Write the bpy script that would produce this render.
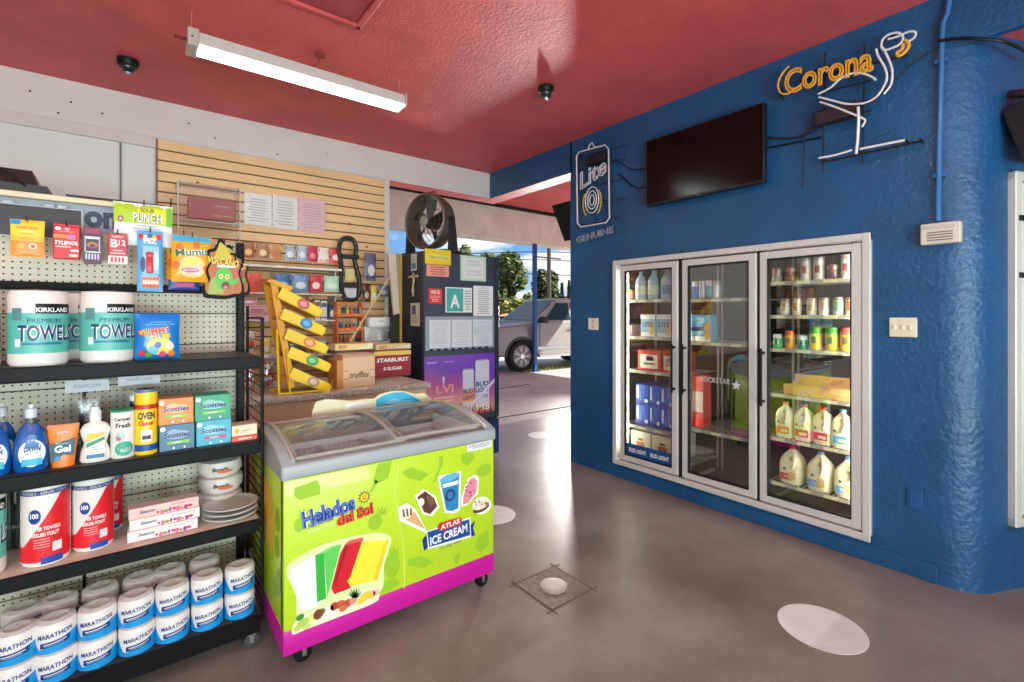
import bpy, bmesh, math, random
from mathutils import Vector, Matrix
random.seed(7)
for o in list(bpy.data.objects): bpy.data.objects.remove(o, do_unlink=True)
COL = bpy.context.scene.collection
PI = math.pi
# ------------------------------------------------------------------ camera
FPX = 479.0; CXP = 512.0; HOR = 314.0; CAMZ = 1.5
YAW = math.atan(377/479)
SY, CY = math.sin(YAW), math.cos(YAW)
cam = bpy.data.cameras.new('camera'); camo = bpy.data.objects.new('camera', cam); COL.objects.link(camo)
cam.sensor_width = 36; cam.lens = FPX/1024*36; cam.shift_y = -(341-HOR)/1024; cam.clip_start = .05; cam.clip_end = 400
camo.location = (0, 0, CAMZ); camo.rotation_euler = (PI/2, 0, -YAW)
bpy.context.scene.camera = camo
vs = bpy.context.scene.view_settings
vs.view_transform = 'Standard'; vs.look = 'None'; vs.gamma = 1; vs.exposure = 0.25; vs.use_curve_mapping = False
def ray(u, v):
    t = (u-CXP)/FPX
    return Vector((SY+t*CY, CY-t*SY, -(v-HOR)/FPX))
def onX(u, v, X): r = ray(u, v); return r*(X/r.x)+Vector((0, 0, CAMZ))
def onY(u, v, Y): r = ray(u, v); return r*(Y/r.y)+Vector((0, 0, CAMZ))
def onZ(u, v, z): r = ray(u, v); return r*((z-CAMZ)/r.z)+Vector((0, 0, CAMZ))
# ------------------------------------------------------------------ sky
def lin(c):
    c = c/255.0
    return c/12.92 if c <= .04045 else ((c+.055)/1.055)**2.4
def L3(rgb): return (lin(rgb[0]), lin(rgb[1]), lin(rgb[2]), 1)
W = bpy.data.worlds.new('sky'); bpy.context.scene.world = W; W.use_nodes = True
nt = W.node_tree; nt.nodes.clear()
def N(nt, t, **kw):
    n = nt.nodes.new(t)
    for k, v in kw.items(): setattr(n, k, v)
    return n
def ramp(nt, fac, stops):
    r = N(nt, 'ShaderNodeValToRGB'); e = r.color_ramp.elements
    while len(e) < len(stops): e.new(.5)
    for el, (p, c) in zip(e, stops): el.position = p; el.color = c
    nt.links.new(fac, r.inputs['Fac']); return r.outputs['Color']
tc = N(nt, 'ShaderNodeTexCoord'); sep = N(nt, 'ShaderNodeSeparateXYZ'); nt.links.new(tc.outputs['Generated'], sep.inputs[0])
grad = ramp(nt, sep.outputs['Z'], [(0, L3((190, 214, 238))), (.12, L3((120, 172, 226))), (.6, L3((64, 122, 196)))])
mp = N(nt, 'ShaderNodeMapping'); mp.inputs['Scale'].default_value = (3, 3, 9); nt.links.new(tc.outputs['Generated'], mp.inputs[0])
nz = N(nt, 'ShaderNodeTexNoise'); nz.inputs['Scale'].default_value = 2.2; nz.inputs['Detail'].default_value = 7; nz.inputs['Roughness'].default_value = .55
nt.links.new(mp.outputs[0], nz.inputs['Vector'])
cl = ramp(nt, nz.outputs['Fac'], [(.46, (0, 0, 0, 1)), (.6, (1, 1, 1, 1))])
mx = N(nt, 'ShaderNodeMix', data_type='RGBA'); nt.links.new(cl, mx.inputs[0]); nt.links.new(grad, mx.inputs[6]); mx.inputs[7].default_value = (1, 1, 1, 1)
bg = N(nt, 'ShaderNodeBackground'); nt.links.new(mx.outputs[2], bg.inputs[0]); bg.inputs[1].default_value = .98
wo = N(nt, 'ShaderNodeOutputWorld'); nt.links.new(bg.outputs[0], wo.inputs[0])
# ------------------------------------------------------------------ sun
sl = bpy.data.lights.new('sun', 'SUN'); sl.energy = 8.5; sl.angle = .009; sl.color = (1, .95, .86)
so = bpy.data.objects.new('sun', sl); COL.objects.link(so)
so.rotation_euler = Vector((.75, -.55, .78)).to_track_quat('Z', 'Y').to_euler()
# room tube lights (the strips hang from the ceiling; see ceiling_light below)
TUBE_POWER = 60
ROOM_LIGHTS = [(.235, 3.33, 3.075, 1.34), (-1.6, .7, 3.13, 1.24), (1.3, .3, 3.13, 1.24), (1.0, -1.9, 3.13, 1.24), (-1.6, -1.9, 3.13, 1.24)]
for (x, y, z, w) in ROOM_LIGHTS:
    a = bpy.data.lights.new('tube_light', 'AREA'); a.shape = 'RECTANGLE'; a.size = w-.06; a.size_y = .1; a.energy = TUBE_POWER; a.color = (.88, 1, .98)
    ao = bpy.data.objects.new('tube_light', a); COL.objects.link(ao); ao.location = (x+w/2, y, z-.045)
# daylight plus added upward ceiling fill from the glazed shop front behind the camera
for (x, y, z, w, h, e, dx) in [(-.2, -3.05, 1.5, 4.6, 2.2, 68, (0, -1, 0)), (-.2, -3.05, .9, 4.6, .9, 225, (0, -1, -.9))]:
    a = bpy.data.lights.new('shopfront_daylight_fill', 'AREA'); a.shape = 'RECTANGLE'; a.size = w; a.size_y = h; a.energy = e; a.color = (.78, .97, 1)
    ao = bpy.data.objects.new('shopfront_daylight_fill', a); COL.objects.link(ao); ao.location = (x, y, z)
    ao.rotation_euler = Vector(dx).to_track_quat('Z', 'Y').to_euler()
# sun glancing off the parked car, back in through the open doorway
gp0 = ray(571, 306)*12.2
a = bpy.data.lights.new('car_glint', 'AREA'); a.shape = 'DISK'; a.size = .45; a.energy = 75; a.color = (1, .95, .88); a.spread = 1.2
ao = bpy.data.objects.new('car_glint', a); COL.objects.link(ao); ao.location = (gp0.x, gp0.y, 1.6); ao.rotation_euler = Vector((gp0.x-2.2, gp0.y-2.6, -1.4)).to_track_quat('Z', 'Y').to_euler()
# ------------------------------------------------------------------ materials
MC = {}
def mat(rgb, r=.5, metal=0, em=0, bump=0, bs=60, var=0, vs_=8, clear=0, trans=0, spec=.5):
    k = (rgb, r, metal, em, bump, bs, var, vs_, clear, trans, spec)
    if k in MC: return MC[k]
    m = bpy.data.materials.new('paint_%d_%d_%d' % rgb); m.use_nodes = True; t = m.node_tree
    b = t.nodes['Principled BSDF']; b.inputs['Base Color'].default_value = L3(rgb)
    b.inputs['Roughness'].default_value = r; b.inputs['Metallic'].default_value = metal
    b.inputs['Specular IOR Level'].default_value = spec
    if clear: b.inputs['Coat Weight'].default_value = clear
    if trans: b.inputs['Transmission Weight'].default_value = trans
    if em: b.inputs['Emission Color'].default_value = L3(rgb); b.inputs['Emission Strength'].default_value = em
    if bump or var: c = N(t, 'ShaderNodeTexCoord')
    if bump:
        n = N(t, 'ShaderNodeTexNoise'); n.inputs['Scale'].default_value = bs; n.inputs['Detail'].default_value = 5
        t.links.new(c.outputs['Object'], n.inputs['Vector'])
        bp = N(t, 'ShaderNodeBump'); bp.inputs['Strength'].default_value = bump; bp.inputs['Distance'].default_value = .02
        t.links.new(n.outputs['Fac'], bp.inputs['Height']); t.links.new(bp.outputs[0], b.inputs['Normal'])
    if var:
        n = N(t, 'ShaderNodeTexNoise'); n.inputs['Scale'].default_value = vs_; n.inputs['Detail'].default_value = 6
        t.links.new(c.outputs['Object'], n.inputs['Vector'])
        d = tuple(max(0, x*(1-var)) for x in L3(rgb)[:3])+(1,); u = tuple(min(1, x*(1+var)) for x in L3(rgb)[:3])+(1,)
        t.links.new(ramp(t, n.outputs['Fac'], [(.3, d), (.7, u)]), b.inputs['Base Color'])
    MC[k] = m; return m
def glass(name, tint=(1, 1, 1), refl=.12, rough=.01, boost=.6):
    if name in MC: return MC[name]
    m = bpy.data.materials.new(name); m.use_nodes = True; t = m.node_tree; t.nodes.clear()
    tr = N(t, 'ShaderNodeBsdfTransparent'); tr.inputs[0].default_value = tint+(1,)
    gl = N(t, 'ShaderNodeBsdfGlossy'); gl.inputs['Roughness'].default_value = rough
    lw = N(t, 'ShaderNodeLayerWeight'); lw.inputs[0].default_value = .5; pw = N(t, 'ShaderNodeMath', operation='POWER'); pw.inputs[1].default_value = 4; t.links.new(lw.outputs['Facing'], pw.inputs[0])
    ma = N(t, 'ShaderNodeMath', operation='MULTIPLY_ADD'); ma.inputs[1].default_value = boost; ma.inputs[2].default_value = refl
    t.links.new(pw.outputs[0], ma.inputs[0])
    mi = N(t, 'ShaderNodeMixShader'); t.links.new(ma.outputs[0], mi.inputs[0]); t.links.new(tr.outputs[0], mi.inputs[1]); t.links.new(gl.outputs[0], mi.inputs[2])
    o = N(t, 'ShaderNodeOutputMaterial'); t.links.new(mi.outputs[0], o.inputs[0])
    MC[name] = m; return m
def stucco(name, rgb, r, s1, s2, strength, var, lowbump=.5):
    m = bpy.data.materials.new(name); m.use_nodes = True; t = m.node_tree; b = t.nodes['Principled BSDF']
    b.inputs['Roughness'].default_value = r
    c = N(t, 'ShaderNodeTexCoord')
    n1 = N(t, 'ShaderNodeTexNoise'); n1.inputs['Scale'].default_value = s1; n1.inputs['Detail'].default_value = 6
    n2 = N(t, 'ShaderNodeTexNoise'); n2.inputs['Scale'].default_value = s2; n2.inputs['Detail'].default_value = 3
    n3 = N(t, 'ShaderNodeTexNoise'); n3.inputs['Scale'].default_value = 1.7; n3.inputs['Detail'].default_value = 8; n3.inputs['Roughness'].default_value = .65
    for n in (n1, n2, n3): t.links.new(c.outputs['Object'], n.inputs['Vector'])
    ad = N(t, 'ShaderNodeMath', operation='MULTIPLY_ADD'); ad.inputs[1].default_value = lowbump
    t.links.new(n2.outputs['Fac'], ad.inputs[0]); t.links.new(n1.outputs['Fac'], ad.inputs[2])
    bp = N(t, 'ShaderNodeBump'); bp.inputs['Strength'].default_value = strength; bp.inputs['Distance'].default_value = .03
    t.links.new(ad.outputs[0], bp.inputs['Height']); t.links.new(bp.outputs[0], b.inputs['Normal'])
    l = L3(rgb)
    t.links.new(ramp(t, n3.outputs['Fac'], [(.3, tuple(x*(1-var) for x in l[:3])+(1,)), (.7, tuple(min(1, x*(1+var)) for x in l[:3])+(1,))]), b.inputs['Base Color'])
    return m
M_RED = stucco('red_ceiling_paint', (208, 86, 86), .55, 55, 9, .22, .2)
M_BLUE = stucco('blue_stucco_paint', (24, 80, 126), .36, 38, 11, .28, .2, .9)
M_WHITE_ST = stucco('white_plaster', (226, 218, 212), .6, 70, 8, .3, .05)
M_SAND = stucco('grey_stucco', (226, 216, 200), .8, 30, 5, .5, .16)
def floor_mat():
    m = bpy.data.materials.new('polished_concrete'); m.use_nodes = True; t = m.node_tree; b = t.nodes['Principled BSDF']
    c = N(t, 'ShaderNodeTexCoord')
    n1 = N(t, 'ShaderNodeTexNoise'); n1.inputs['Scale'].default_value = 1.1; n1.inputs['Detail'].default_value = 9; n1.inputs['Roughness'].default_value = .62
    n2 = N(t, 'ShaderNodeTexNoise'); n2.inputs['Scale'].default_value = 140; n2.inputs['Detail'].default_value = 3
    for n in (n1, n2): t.links.new(c.outputs['Object'], n.inputs['Vector'])
    c1 = ramp(t, n1.outputs['Fac'], [(.32, L3((116, 107, 97))), (.5, L3((142, 134, 124))), (.7, L3((166, 160, 152)))])
    c2 = ramp(t, n2.outputs['Fac'], [(.3, (.78, .78, .78, 1)), (.7, (1.1, 1.1, 1.1, 1))])
    x = N(t, 'ShaderNodeMix', data_type='RGBA', blend_type='MULTIPLY'); x.inputs[0].default_value = 1
    t.links.new(c1, x.inputs[6]); t.links.new(c2, x.inputs[7]); t.links.new(x.outputs[2], b.inputs['Base Color'])
    rr = ramp(t, n1.outputs['Fac'], [(.3, (.3, .3, .3, 1)), (.7, (.38, .38, .38, 1))]); t.links.new(rr, b.inputs['Roughness'])
    return m
M_FLOOR = floor_mat()
def peg_mat():
    m = bpy.data.materials.new('pegboard_cream'); m.use_nodes = True; t = m.node_tree; b = t.nodes['Principled BSDF']; b.inputs['Roughness'].default_value = .6
    c = N(t, 'ShaderNodeTexCoord'); s = N(t, 'ShaderNodeSeparateXYZ'); t.links.new(c.outputs['Object'], s.inputs[0])
    sq = []
    for a in ('X', 'Z'):
        d = N(t, 'ShaderNodeMath', operation='MULTIPLY'); d.inputs[1].default_value = 1/.0254; t.links.new(s.outputs[a], d.inputs[0])
        f = N(t, 'ShaderNodeMath', operation='FRACT'); t.links.new(d.outputs[0], f.inputs[0])
        g = N(t, 'ShaderNodeMath', operation='SUBTRACT'); g.inputs[1].default_value = .5; t.links.new(f.outputs[0], g.inputs[0])
        h = N(t, 'ShaderNodeMath', operation='POWER'); h.inputs[1].default_value = 2; t.links.new(g.outputs[0], h.inputs[0]); sq.append(h)
    a = N(t, 'ShaderNodeMath', operation='ADD'); t.links.new(sq[0].outputs[0], a.inputs[0]); t.links.new(sq[1].outputs[0], a.inputs[1])
    l = N(t, 'ShaderNodeMath', operation='GREATER_THAN'); l.inputs[1].default_value = .022; t.links.new(a.outputs[0], l.inputs[0])
    mx = N(t, 'ShaderNodeMix', data_type='RGBA'); t.links.new(l.outputs[0], mx.inputs[0]); mx.inputs[6].default_value = L3((40, 36, 32)); mx.inputs[7].default_value = L3((206, 200, 178))
    t.links.new(mx.outputs[2], b.inputs['Base Color']); return m
M_PEG = peg_mat()
WHITE = mat((240, 240, 238), .45); BLACK = mat((12, 12, 13), .45, spec=.3); DARK = mat((26, 27, 30), .5, spec=.3); CHROME = mat((200, 200, 205), .18, .95)
ALU = mat((188, 184, 180), .34, .75); NAVY = mat((22, 40, 104), .5); RED = mat((205, 28, 36), .45); YEL = mat((250, 208, 20), .45)
GREY = mat((128, 130, 132), .5); CARD = mat((206, 166, 116), .8); CLEAR = glass('clear_plastic', (.96, .97, .97), .06, .08, .5)
# ------------------------------------------------------------------ mesh builder
TXT = {}
def text_geo(s, bold=0, line=0, sub=0):
    k = (s, bold, line, sub)
    if k in TXT: return TXT[k]
    c = bpy.data.curves.new('t', 'FONT'); c.body = s; c.size = 1; c.resolution_u = 3; c.align_x = 'CENTER'; c.offset = bold
    if line: c.fill_mode = 'NONE'; c.bevel_depth = line; c.bevel_resolution = 1
    o = bpy.data.objects.new('t', c); COL.objects.link(o)
    dg = bpy.context.evaluated_depsgraph_get(); dg.update()
    me = bpy.data.meshes.new_from_object(o.evaluated_get(dg))
    bm = bmesh.new(); bm.from_mesh(me)
    if sub:
        bmesh.ops.triangulate(bm, faces=bm.faces)
        for _ in range(3):
            e = [e for e in bm.edges if e.calc_length() > sub]
            if not e: break
            bmesh.ops.subdivide_edges(bm, edges=e, cuts=1); bmesh.ops.triangulate(bm, faces=bm.faces)
    bm.verts.index_update()
    V = [v.co.copy() for v in bm.verts]; Fs = [[v.index for v in f.verts] for f in bm.faces]
    bm.free(); bpy.data.meshes.remove(me); bpy.data.objects.remove(o); bpy.data.curves.remove(c)
    xs = [v.x for v in V] or [0]; ys = [v.y for v in V] or [0]
    x0, x1, y0, y1 = min(xs), max(xs), min(ys), max(ys)
    TXT[k] = (V, Fs, x0, x1, y0, y1); return TXT[k]
class MB:
    def __init__(s): s.v = []; s.f = []; s.m = []; s.mats = []; s.T = Matrix.Identity(4)
    def mark(s): return len(s.v)
    def map(s, st, fn):
        for i in range(st, len(s.v)): s.v[i] = Vector(fn(s.v[i]))
        return s
    def wrap(s, st, R): return s.map(st, lambda p: ((R-p.y)*math.sin(p.x/R), -(R-p.y)*math.cos(p.x/R), p.z))
    def add(s, V, Fs, m):
        if m not in s.mats: s.mats.append(m)
        k = s.mats.index(m); b = len(s.v)
        s.v += [s.T @ Vector(p) for p in V]
        for f in Fs: s.f.append([b+i for i in f]); s.m.append(k)
        return s
    def box(s, a, b, m, bev=0, seg=1):
        x0, y0, z0 = [min(p, q) for p, q in zip(a, b)]; x1, y1, z1 = [max(p, q) for p, q in zip(a, b)]
        V = [(x0, y0, z0), (x1, y0, z0), (x1, y1, z0), (x0, y1, z0), (x0, y0, z1), (x1, y0, z1), (x1, y1, z1), (x0, y1, z1)]
        Fs = [(0, 3, 2, 1), (4, 5, 6, 7), (0, 1, 5, 4), (1, 2, 6, 5), (2, 3, 7, 6), (3, 0, 4, 7)]
        if bev:
            bm = bmesh.new(); vv = [bm.verts.new(p) for p in V]
            for f in Fs: bm.faces.new([vv[i] for i in f])
            bmesh.ops.bevel(bm, geom=bm.edges[:], offset=bev, segments=seg, affect='EDGES', profile=.5)
            bm.verts.index_update(); V = [v.co.copy() for v in bm.verts]; Fs = [[v.index for v in f.verts] for f in bm.faces]; bm.free()
        return s.add(V, Fs, m)
    def cyl(s, p0, p1, r0, m, r1=None, n=14, caps=True):
        r1 = r0 if r1 is None else r1; p0 = Vector(p0); p1 = Vector(p1); d = (p1-p0).normalized()
        a = d.orthogonal().normalized(); b = d.cross(a); V = []
        for p, r in ((p0, r0), (p1, r1)):
            for i in range(n): t = 2*PI*i/n; V.append(p+a*(r*math.cos(t))+b*(r*math.sin(t)))
        Fs = [(i, (i+1) % n, n+(i+1) % n, n+i) for i in range(n)]
        if caps: Fs += [tuple(range(n-1, -1, -1)), tuple(range(n, 2*n))]
        return s.add(V, Fs, m)
    def lathe(s, prof, m, n=24, c=(0, 0, 0), sx=1, sy=1, axis='z', caps=True):
        V = []; Fs = []
        for (r, z) in prof:
            for i in range(n):
                t = 2*PI*i/n; p = (r*math.cos(t)*sx, r*math.sin(t)*sy, z)
                if axis == 'y': p = (p[0], p[2], p[1])
                V.append((p[0]+c[0], p[1]+c[1], p[2]+c[2]))
        for k in range(len(prof)-1):
            for i in range(n): j = (i+1) % n; Fs.append((k*n+i, k*n+j, (k+1)*n+j, (k+1)*n+i))
        if caps: Fs.append(tuple(range(n-1, -1, -1))); Fs.append(tuple((len(prof)-1)*n+i for i in range(n)))
        return s.add(V, Fs, m)
    def tube(s, pts, r, m, n=6, closed=False):
        P = [Vector(p) for p in pts]; k = len(P); V = []; Fs = []; up = None
        for i in range(k):
            a = P[i-1] if (i or closed) else P[0]; b = P[(i+1) % k] if (i < k-1 or closed) else P[-1]
            d = (b-a)
            if d.length < 1e-9: d = Vector((0, 0, 1))
            d.normalize()
            if up is None: up = d.orthogonal().normalized()
            up = (up-d*up.dot(d))
            if up.length < 1e-6: up = d.orthogonal()
            up.normalize(); w = d.cross(up)
            for j in range(n): t = 2*PI*j/n; V.append(P[i]+up*(r*math.cos(t))+w*(r*math.sin(t)))
        for i in range(k if closed else k-1):
            q = (i+1) % k
            for j in range(n): l = (j+1) % n; Fs.append((i*n+j, i*n+l, q*n+l, q*n+j))
        if not closed: Fs += [tuple(range(n-1, -1, -1)), tuple((k-1)*n+j for j in range(n))]
        return s.add(V, Fs, m)
    def poly(s, pts, y, m, th=0):   # polygon in the x-z plane facing -y
        n = len(pts); V = [(p[0], y, p[1]) for p in pts]
        ar = sum(pts[i][0]*pts[(i+1) % n][1]-pts[(i+1) % n][0]*pts[i][1] for i in range(n))
        if ar < 0: V = V[::-1]
        Fs = [tuple(range(n))]
        if th:
            V += [(p[0], p[1]+th, p[2]) for p in V]; Fs.append(tuple(range(2*n-1, n-1, -1)))
            Fs += [(i, n+i, n+(i+1) % n, (i+1) % n) for i in range(n)]
        return s.add(V, Fs, m)
    def rect(s, x0, z0, x1, z1, y, m, nx=1, nz=1):
        V = [(x0+(x1-x0)*i/nx, y, z0+(z1-z0)*j/nz) for j in range(nz+1) for i in range(nx+1)]
        Fs = [(j*(nx+1)+i, j*(nx+1)+i+1, (j+1)*(nx+1)+i+1, (j+1)*(nx+1)+i) for j in range(nz) for i in range(nx)]
        return s.add(V, Fs, m)
    def ell(s, cx, cz, rx, rz, y, m, rot=0, n=24, th=0):
        c, q = math.cos(rot), math.sin(rot)
        P = [(cx+rx*math.cos(2*PI*i/n)*c-rz*math.sin(2*PI*i/n)*q, cz+rx*math.cos(2*PI*i/n)*q+rz*math.sin(2*PI*i/n)*c) for i in range(n)]
        if th: return s.poly(P, y, m, th)
        V = [(cx, y, cz)]; R = (.4, .75, 1)
        for k in R: V += [(cx+(a-cx)*k, y, cz+(b-cz)*k) for a, b in P]
        Fs = [(0, 1+i, 1+(i+1) % n) for i in range(n)]
        for k in range(2): Fs += [(1+k*n+i, 1+(k+1)*n+i, 1+(k+1)*n+(i+1) % n, 1+k*n+(i+1) % n) for i in range(n)]
        return s.add(V, Fs, m)
    def text(s, t, cx, cz, h, y, m, w=None, rot=0, bold=0, line=0, sub=0, shear=0):
        V, Fs, x0, x1, y0, y1 = text_geo(t, bold, line, sub)
        k = h/max(1e-6, y1-y0); kx = k if w is None else w/max(1e-6, x1-x0); c, q = math.cos(rot), math.sin(rot); P = []
        for p in V:
            a = (p.x-(x0+x1)/2)*kx; b = (p.y-(y0+y1)/2)*k; a += b*shear
            P.append((cx+a*c-b*q, y-p.z*k, cz+a*q+b*c))
        return s.add(P, Fs, m)
    def lines(s, x0, x1, z0, z1, n, y, m, fill=.45, seed=1):   # rows of small print
        rr = random.Random(seed); p = (z1-z0)/n
        for i in range(n):
            a = z1-(i+.5)*p; k = rr.uniform(.6, 1); d = (x1-x0)*(1-k)/2
            s.rect(x0+d, a-p*fill/2, x1-d, a+p*fill/2, y, m)
        return s
    def blob(s, c, r, m, seed=0, amp=.12, n=14, rings=8, sc=(1, 1, 1)):
        rr = random.Random(seed); ph = [rr.uniform(0, 6.28) for _ in range(6)]; V = []; Fs = []
        for k in range(rings+1):
            th = PI*k/rings
            for i in range(n):
                t = 2*PI*i/n; d = 1+amp*(math.sin(3*t+ph[0]+2*th)+math.sin(5*t+ph[1])*.5+math.sin(4*th+ph[2])+.6*math.sin(7*t+6*th+ph[3]))/2
                V.append((c[0]+r*sc[0]*d*math.sin(th)*math.cos(t), c[1]+r*sc[1]*d*math.sin(th)*math.sin(t), c[2]+r*sc[2]*d*math.cos(th)))
        for k in range(rings):
            for i in range(n): j = (i+1) % n; Fs.append((k*n+i, (k+1)*n+i, (k+1)*n+j, k*n+j))
        return s.add(V, Fs, m)
    def pouch(s, w, h, t, m, mback=None, nx=10, nz=12, seed=0, crimp=.08, outline=None):
        rr = random.Random(seed); mback = mback or m
        def thick(a, b):
            ea = max(0, 1-abs(a)**3.0); eb = max(0, 1-(abs(b)/(1-crimp))**4) if abs(b) < 1-crimp else 0
            return t/2*(ea**.6)*(eb**.6)+.0012
        s.pf = lambda x, z: -thick(max(-1, min(1, 2*x/w)), max(-1, min(1, 2*z/h-1)))
        wob = [rr.uniform(-.002, .002) for _ in range((nx+1)*(nz+1))]
        for sg, mm in ((-1, m), (1, mback)):
            V = []
            for j in range(nz+1):
                for i in range(nx+1):
                    a = -1+2*i/nx; b = -1+2*j/nz; T_ = thick(a, b)
                    V.append((a*w/2*(1-.04*(1-abs(b))), sg*T_+(wob[j*(nx+1)+i] if T_ > .004 else 0)*(sg < 0)*.6, (b+1)/2*h))
            Fs = [(j*(nx+1)+i, j*(nx+1)+i+1, (j+1)*(nx+1)+i+1, (j+1)*(nx+1)+i) for j in range(nz) for i in range(nx)]
            if sg > 0: Fs = [f[::-1] for f in Fs]
            s.add(V, Fs, mm)
        return s
    def build(s, name, parent=None, loc=None, smooth=True, ang=.6):
        me = bpy.data.meshes.new(name); me.from_pydata([tuple(p) for p in s.v], [], s.f)
        for m in s.mats: me.materials.append(m)
        me.polygons.foreach_set('material_index', s.m)
        if smooth: me.polygons.foreach_set('use_smooth', [True]*len(s.f))
        me.update()
        if smooth:
            try: me.set_sharp_from_angle(angle=ang)
            except Exception: pass
        o = bpy.data.objects.new(name, me); COL.objects.link(o)
        if parent: o.parent = parent
        if loc: o.location = loc
        return o
def tag(o, label=None, cat=None, group=None, kind=None):
    if label: o['label'] = label
    if cat: o['category'] = cat
    if group: o['group'] = group
    if kind: o['kind'] = kind
    return o
def thing(name, label, cat, loc=(0, 0, 0), rz=0, group=None):
    o = bpy.data.objects.new(name, None); COL.objects.link(o); o.location = loc; o.rotation_euler = (0, 0, rz); o.empty_display_size = .05
    return tag(o, label, cat, group)
def struct(name, mb, **k): o = mb.build(name, **k); o['kind'] = 'structure'; return o
def dup(src, loc, rz=None, label=None, group=None):
    r = src.copy(); COL.objects.link(r); r.location = loc
    if rz is not None: r.rotation_euler = (0, 0, rz)
    if label: r['label'] = label
    if group: r['group'] = group
    for ch in src.children:
        c = ch.copy(); COL.objects.link(c); c.parent = r
        for g in ch.children: d = g.copy(); COL.objects.link(d); d.parent = c
    return r
def spline(pts, n=6, closed=False):
    P = [Vector(p) for p in pts]; out = []; k = len(P)
    for i in range(k if closed else k-1):
        p0 = P[i-1] if (i or closed) else P[0]; p1 = P[i]; p2 = P[(i+1) % k]; p3 = P[(i+2) % k] if (i+2 < k or closed) else P[-1]
        for j in range(n):
            t = j/n; out.append(.5*((2*p1)+(p2-p0)*t+(2*p0-5*p1+4*p2-p3)*t*t+(3*p1-p0-3*p2+p3)*t**3))
    if not closed: out.append(P[-1])
    return out
def fit(u0, u1, v, Y, z):
    a = onY(u0, v, Y); b = onY(u1, v, Y); c = onY((u0+u1)/2, v, Y)
    return (a.x+b.x)/2, b.x-a.x, c.z-z
# ================================================================== SETTING
YE = 3.48; YR = .62; ZC = 3.26; ZB = 2.95; XW = 3.5; YW = 4.9
b = MB(); b.box((-3.2, -3.2, -.1), (3.7, 5.2, 0), M_FLOOR); b.box((3.7, 3.48, -.1), (5.2, 5.2, 0), M_FLOOR)
b.box((3.7, -1.8, -.1), (6, 1.1, 0), M_FLOOR); struct('floor', b)
b = MB(); b.box((-3.2, -3.2, ZC), (3.7, 5.1, ZC+.1), M_RED); struct('ceiling', b)
b = MB(); b.box((3.54, -1.9, ZB+.05), (6.0, .6, ZB+.16), M_RED); struct('ceiling_recess', b)
# back wall (slat wall side): soffit band over everything, plain panelled wall below at left
b = MB(); b.box((-3.2, YW, ZB), (XW+.2, YW+.2, ZC), M_WHITE_ST); b.box((2.17, YW, ZB-.006), (XW+.2, YW+.2, ZB), M_RED); b.box((XW, YE, ZB-.006), (XW+.2, YW, ZB), M_RED)
for (x, z) in [(-.6, 3.12), (-.38, 3.1), (-.2, 3.06), (.36, 3.12), (.55, 3.04), (1.05, 3.0), (1.5, 3.1), (-.45, 3.0)]: b.ell(x, z, .007, .009, YW-.001, mat((60, 50, 45), .8), n=8)
struct('wall_back', b)
b = MB(); b.box((-3.2, YW+.01, 0), (2.12, YW+.14, ZB), mat((222, 220, 214), .55))
struct('wall_back_lower', b)
b = MB()
b.box((-3.2, YW-.02, ZB-.09), (.14, YW+.012, ZB), mat((214, 208, 200), .6), .004)
for x in (-.95, -.09): b.box((x-.006, YW-.004, .9), (x+.006, YW+.012, ZB-.09), mat((120, 116, 110), .7))
struct('trim_1', b)
b = MB(); b.box((2.10, YW-.02, 0), (2.16, YW+.16, ZB), mat((220, 214, 204), .6), .004); struct('trim_2', b)
# blue wall, built around the cooler opening
CY0, CY1, CZ0, CZ1 = .928, 2.904, .125, 1.992
b = MB(); T = .2
b.box((XW, CY1, 0), (XW+T, YE-.02, ZB), M_BLUE); b.box((XW, CY0, 0), (XW+T, CY1, CZ0), M_BLUE); b.box((XW, CY0, CZ1), (XW+T, CY1, ZB), M_BLUE)
b.box((XW, YR, 0), (XW+T, CY0, ZB), M_BLUE)
b.box((XW, YR-.02, ZB), (XW+T, YW, ZC), M_BLUE); b.box((XW, -3.2, ZB), (XW+.04, YR-.02, ZC), M_BLUE)
b.cyl((XW+.02, YE-.02, 0), (XW+.02, YE-.02, ZB), .02, M_BLUE)
# rounded corner into the slanted return wall
r = .22; cx, cy = XW+r, YR; a1 = math.radians(-90-23.8+0); V = []; Fs = []; n = 12
angs = [PI+(math.radians(66.2))*i/n for i in range(n+1)]
for z in (0, ZB+.05):
    for a in angs: V.append((cx+r*math.cos(a), cy+r*math.sin(a), z))
m_ = n+1
for i in range(n): Fs.append((i, i+1, m_+i+1, m_+i))
b.add(V, Fs, M_BLUE)
ea = angs[-1]; p = Vector((cx+r*math.cos(ea), cy+r*math.sin(ea), 0)); d = Vector((math.cos(math.radians(-23.8)), math.sin(math.radians(-23.8)), 0)); nrm = Vector((-d.y, d.x, 0))
P_RET, D_RET = p.copy(), d.copy()
def ret(s, z, off=0): q = P_RET+D_RET*s-nrm*off; return (q.x, q.y, z)
# return wall with its own cooler window opening s in [.07, .9]
RS0, RS1, RZ0, RZ1 = .10, 1.0, .35, 2.27
for (s0, s1, z0, z1) in [(0, RS0, 0, ZB+.06), (RS1, 2.2, 0, ZB+.06), (RS0, RS1, 0, RZ0), (RS0, RS1, RZ1, ZB+.06)]:
    b.add([ret(s0, z0), ret(s1, z0), ret(s1, z1), ret(s0, z1), ret(s0, z0, -.18), ret(s1, z0, -.18), ret(s1, z1, -.18), ret(s0, z1, -.18)],
          [(0, 1, 2, 3), (7, 6, 5, 4), (0, 4, 5, 1), (1, 5, 6, 2), (2, 6, 7, 3), (3, 7, 4, 0)], M_BLUE)
struct('wall_right', b)
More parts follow.
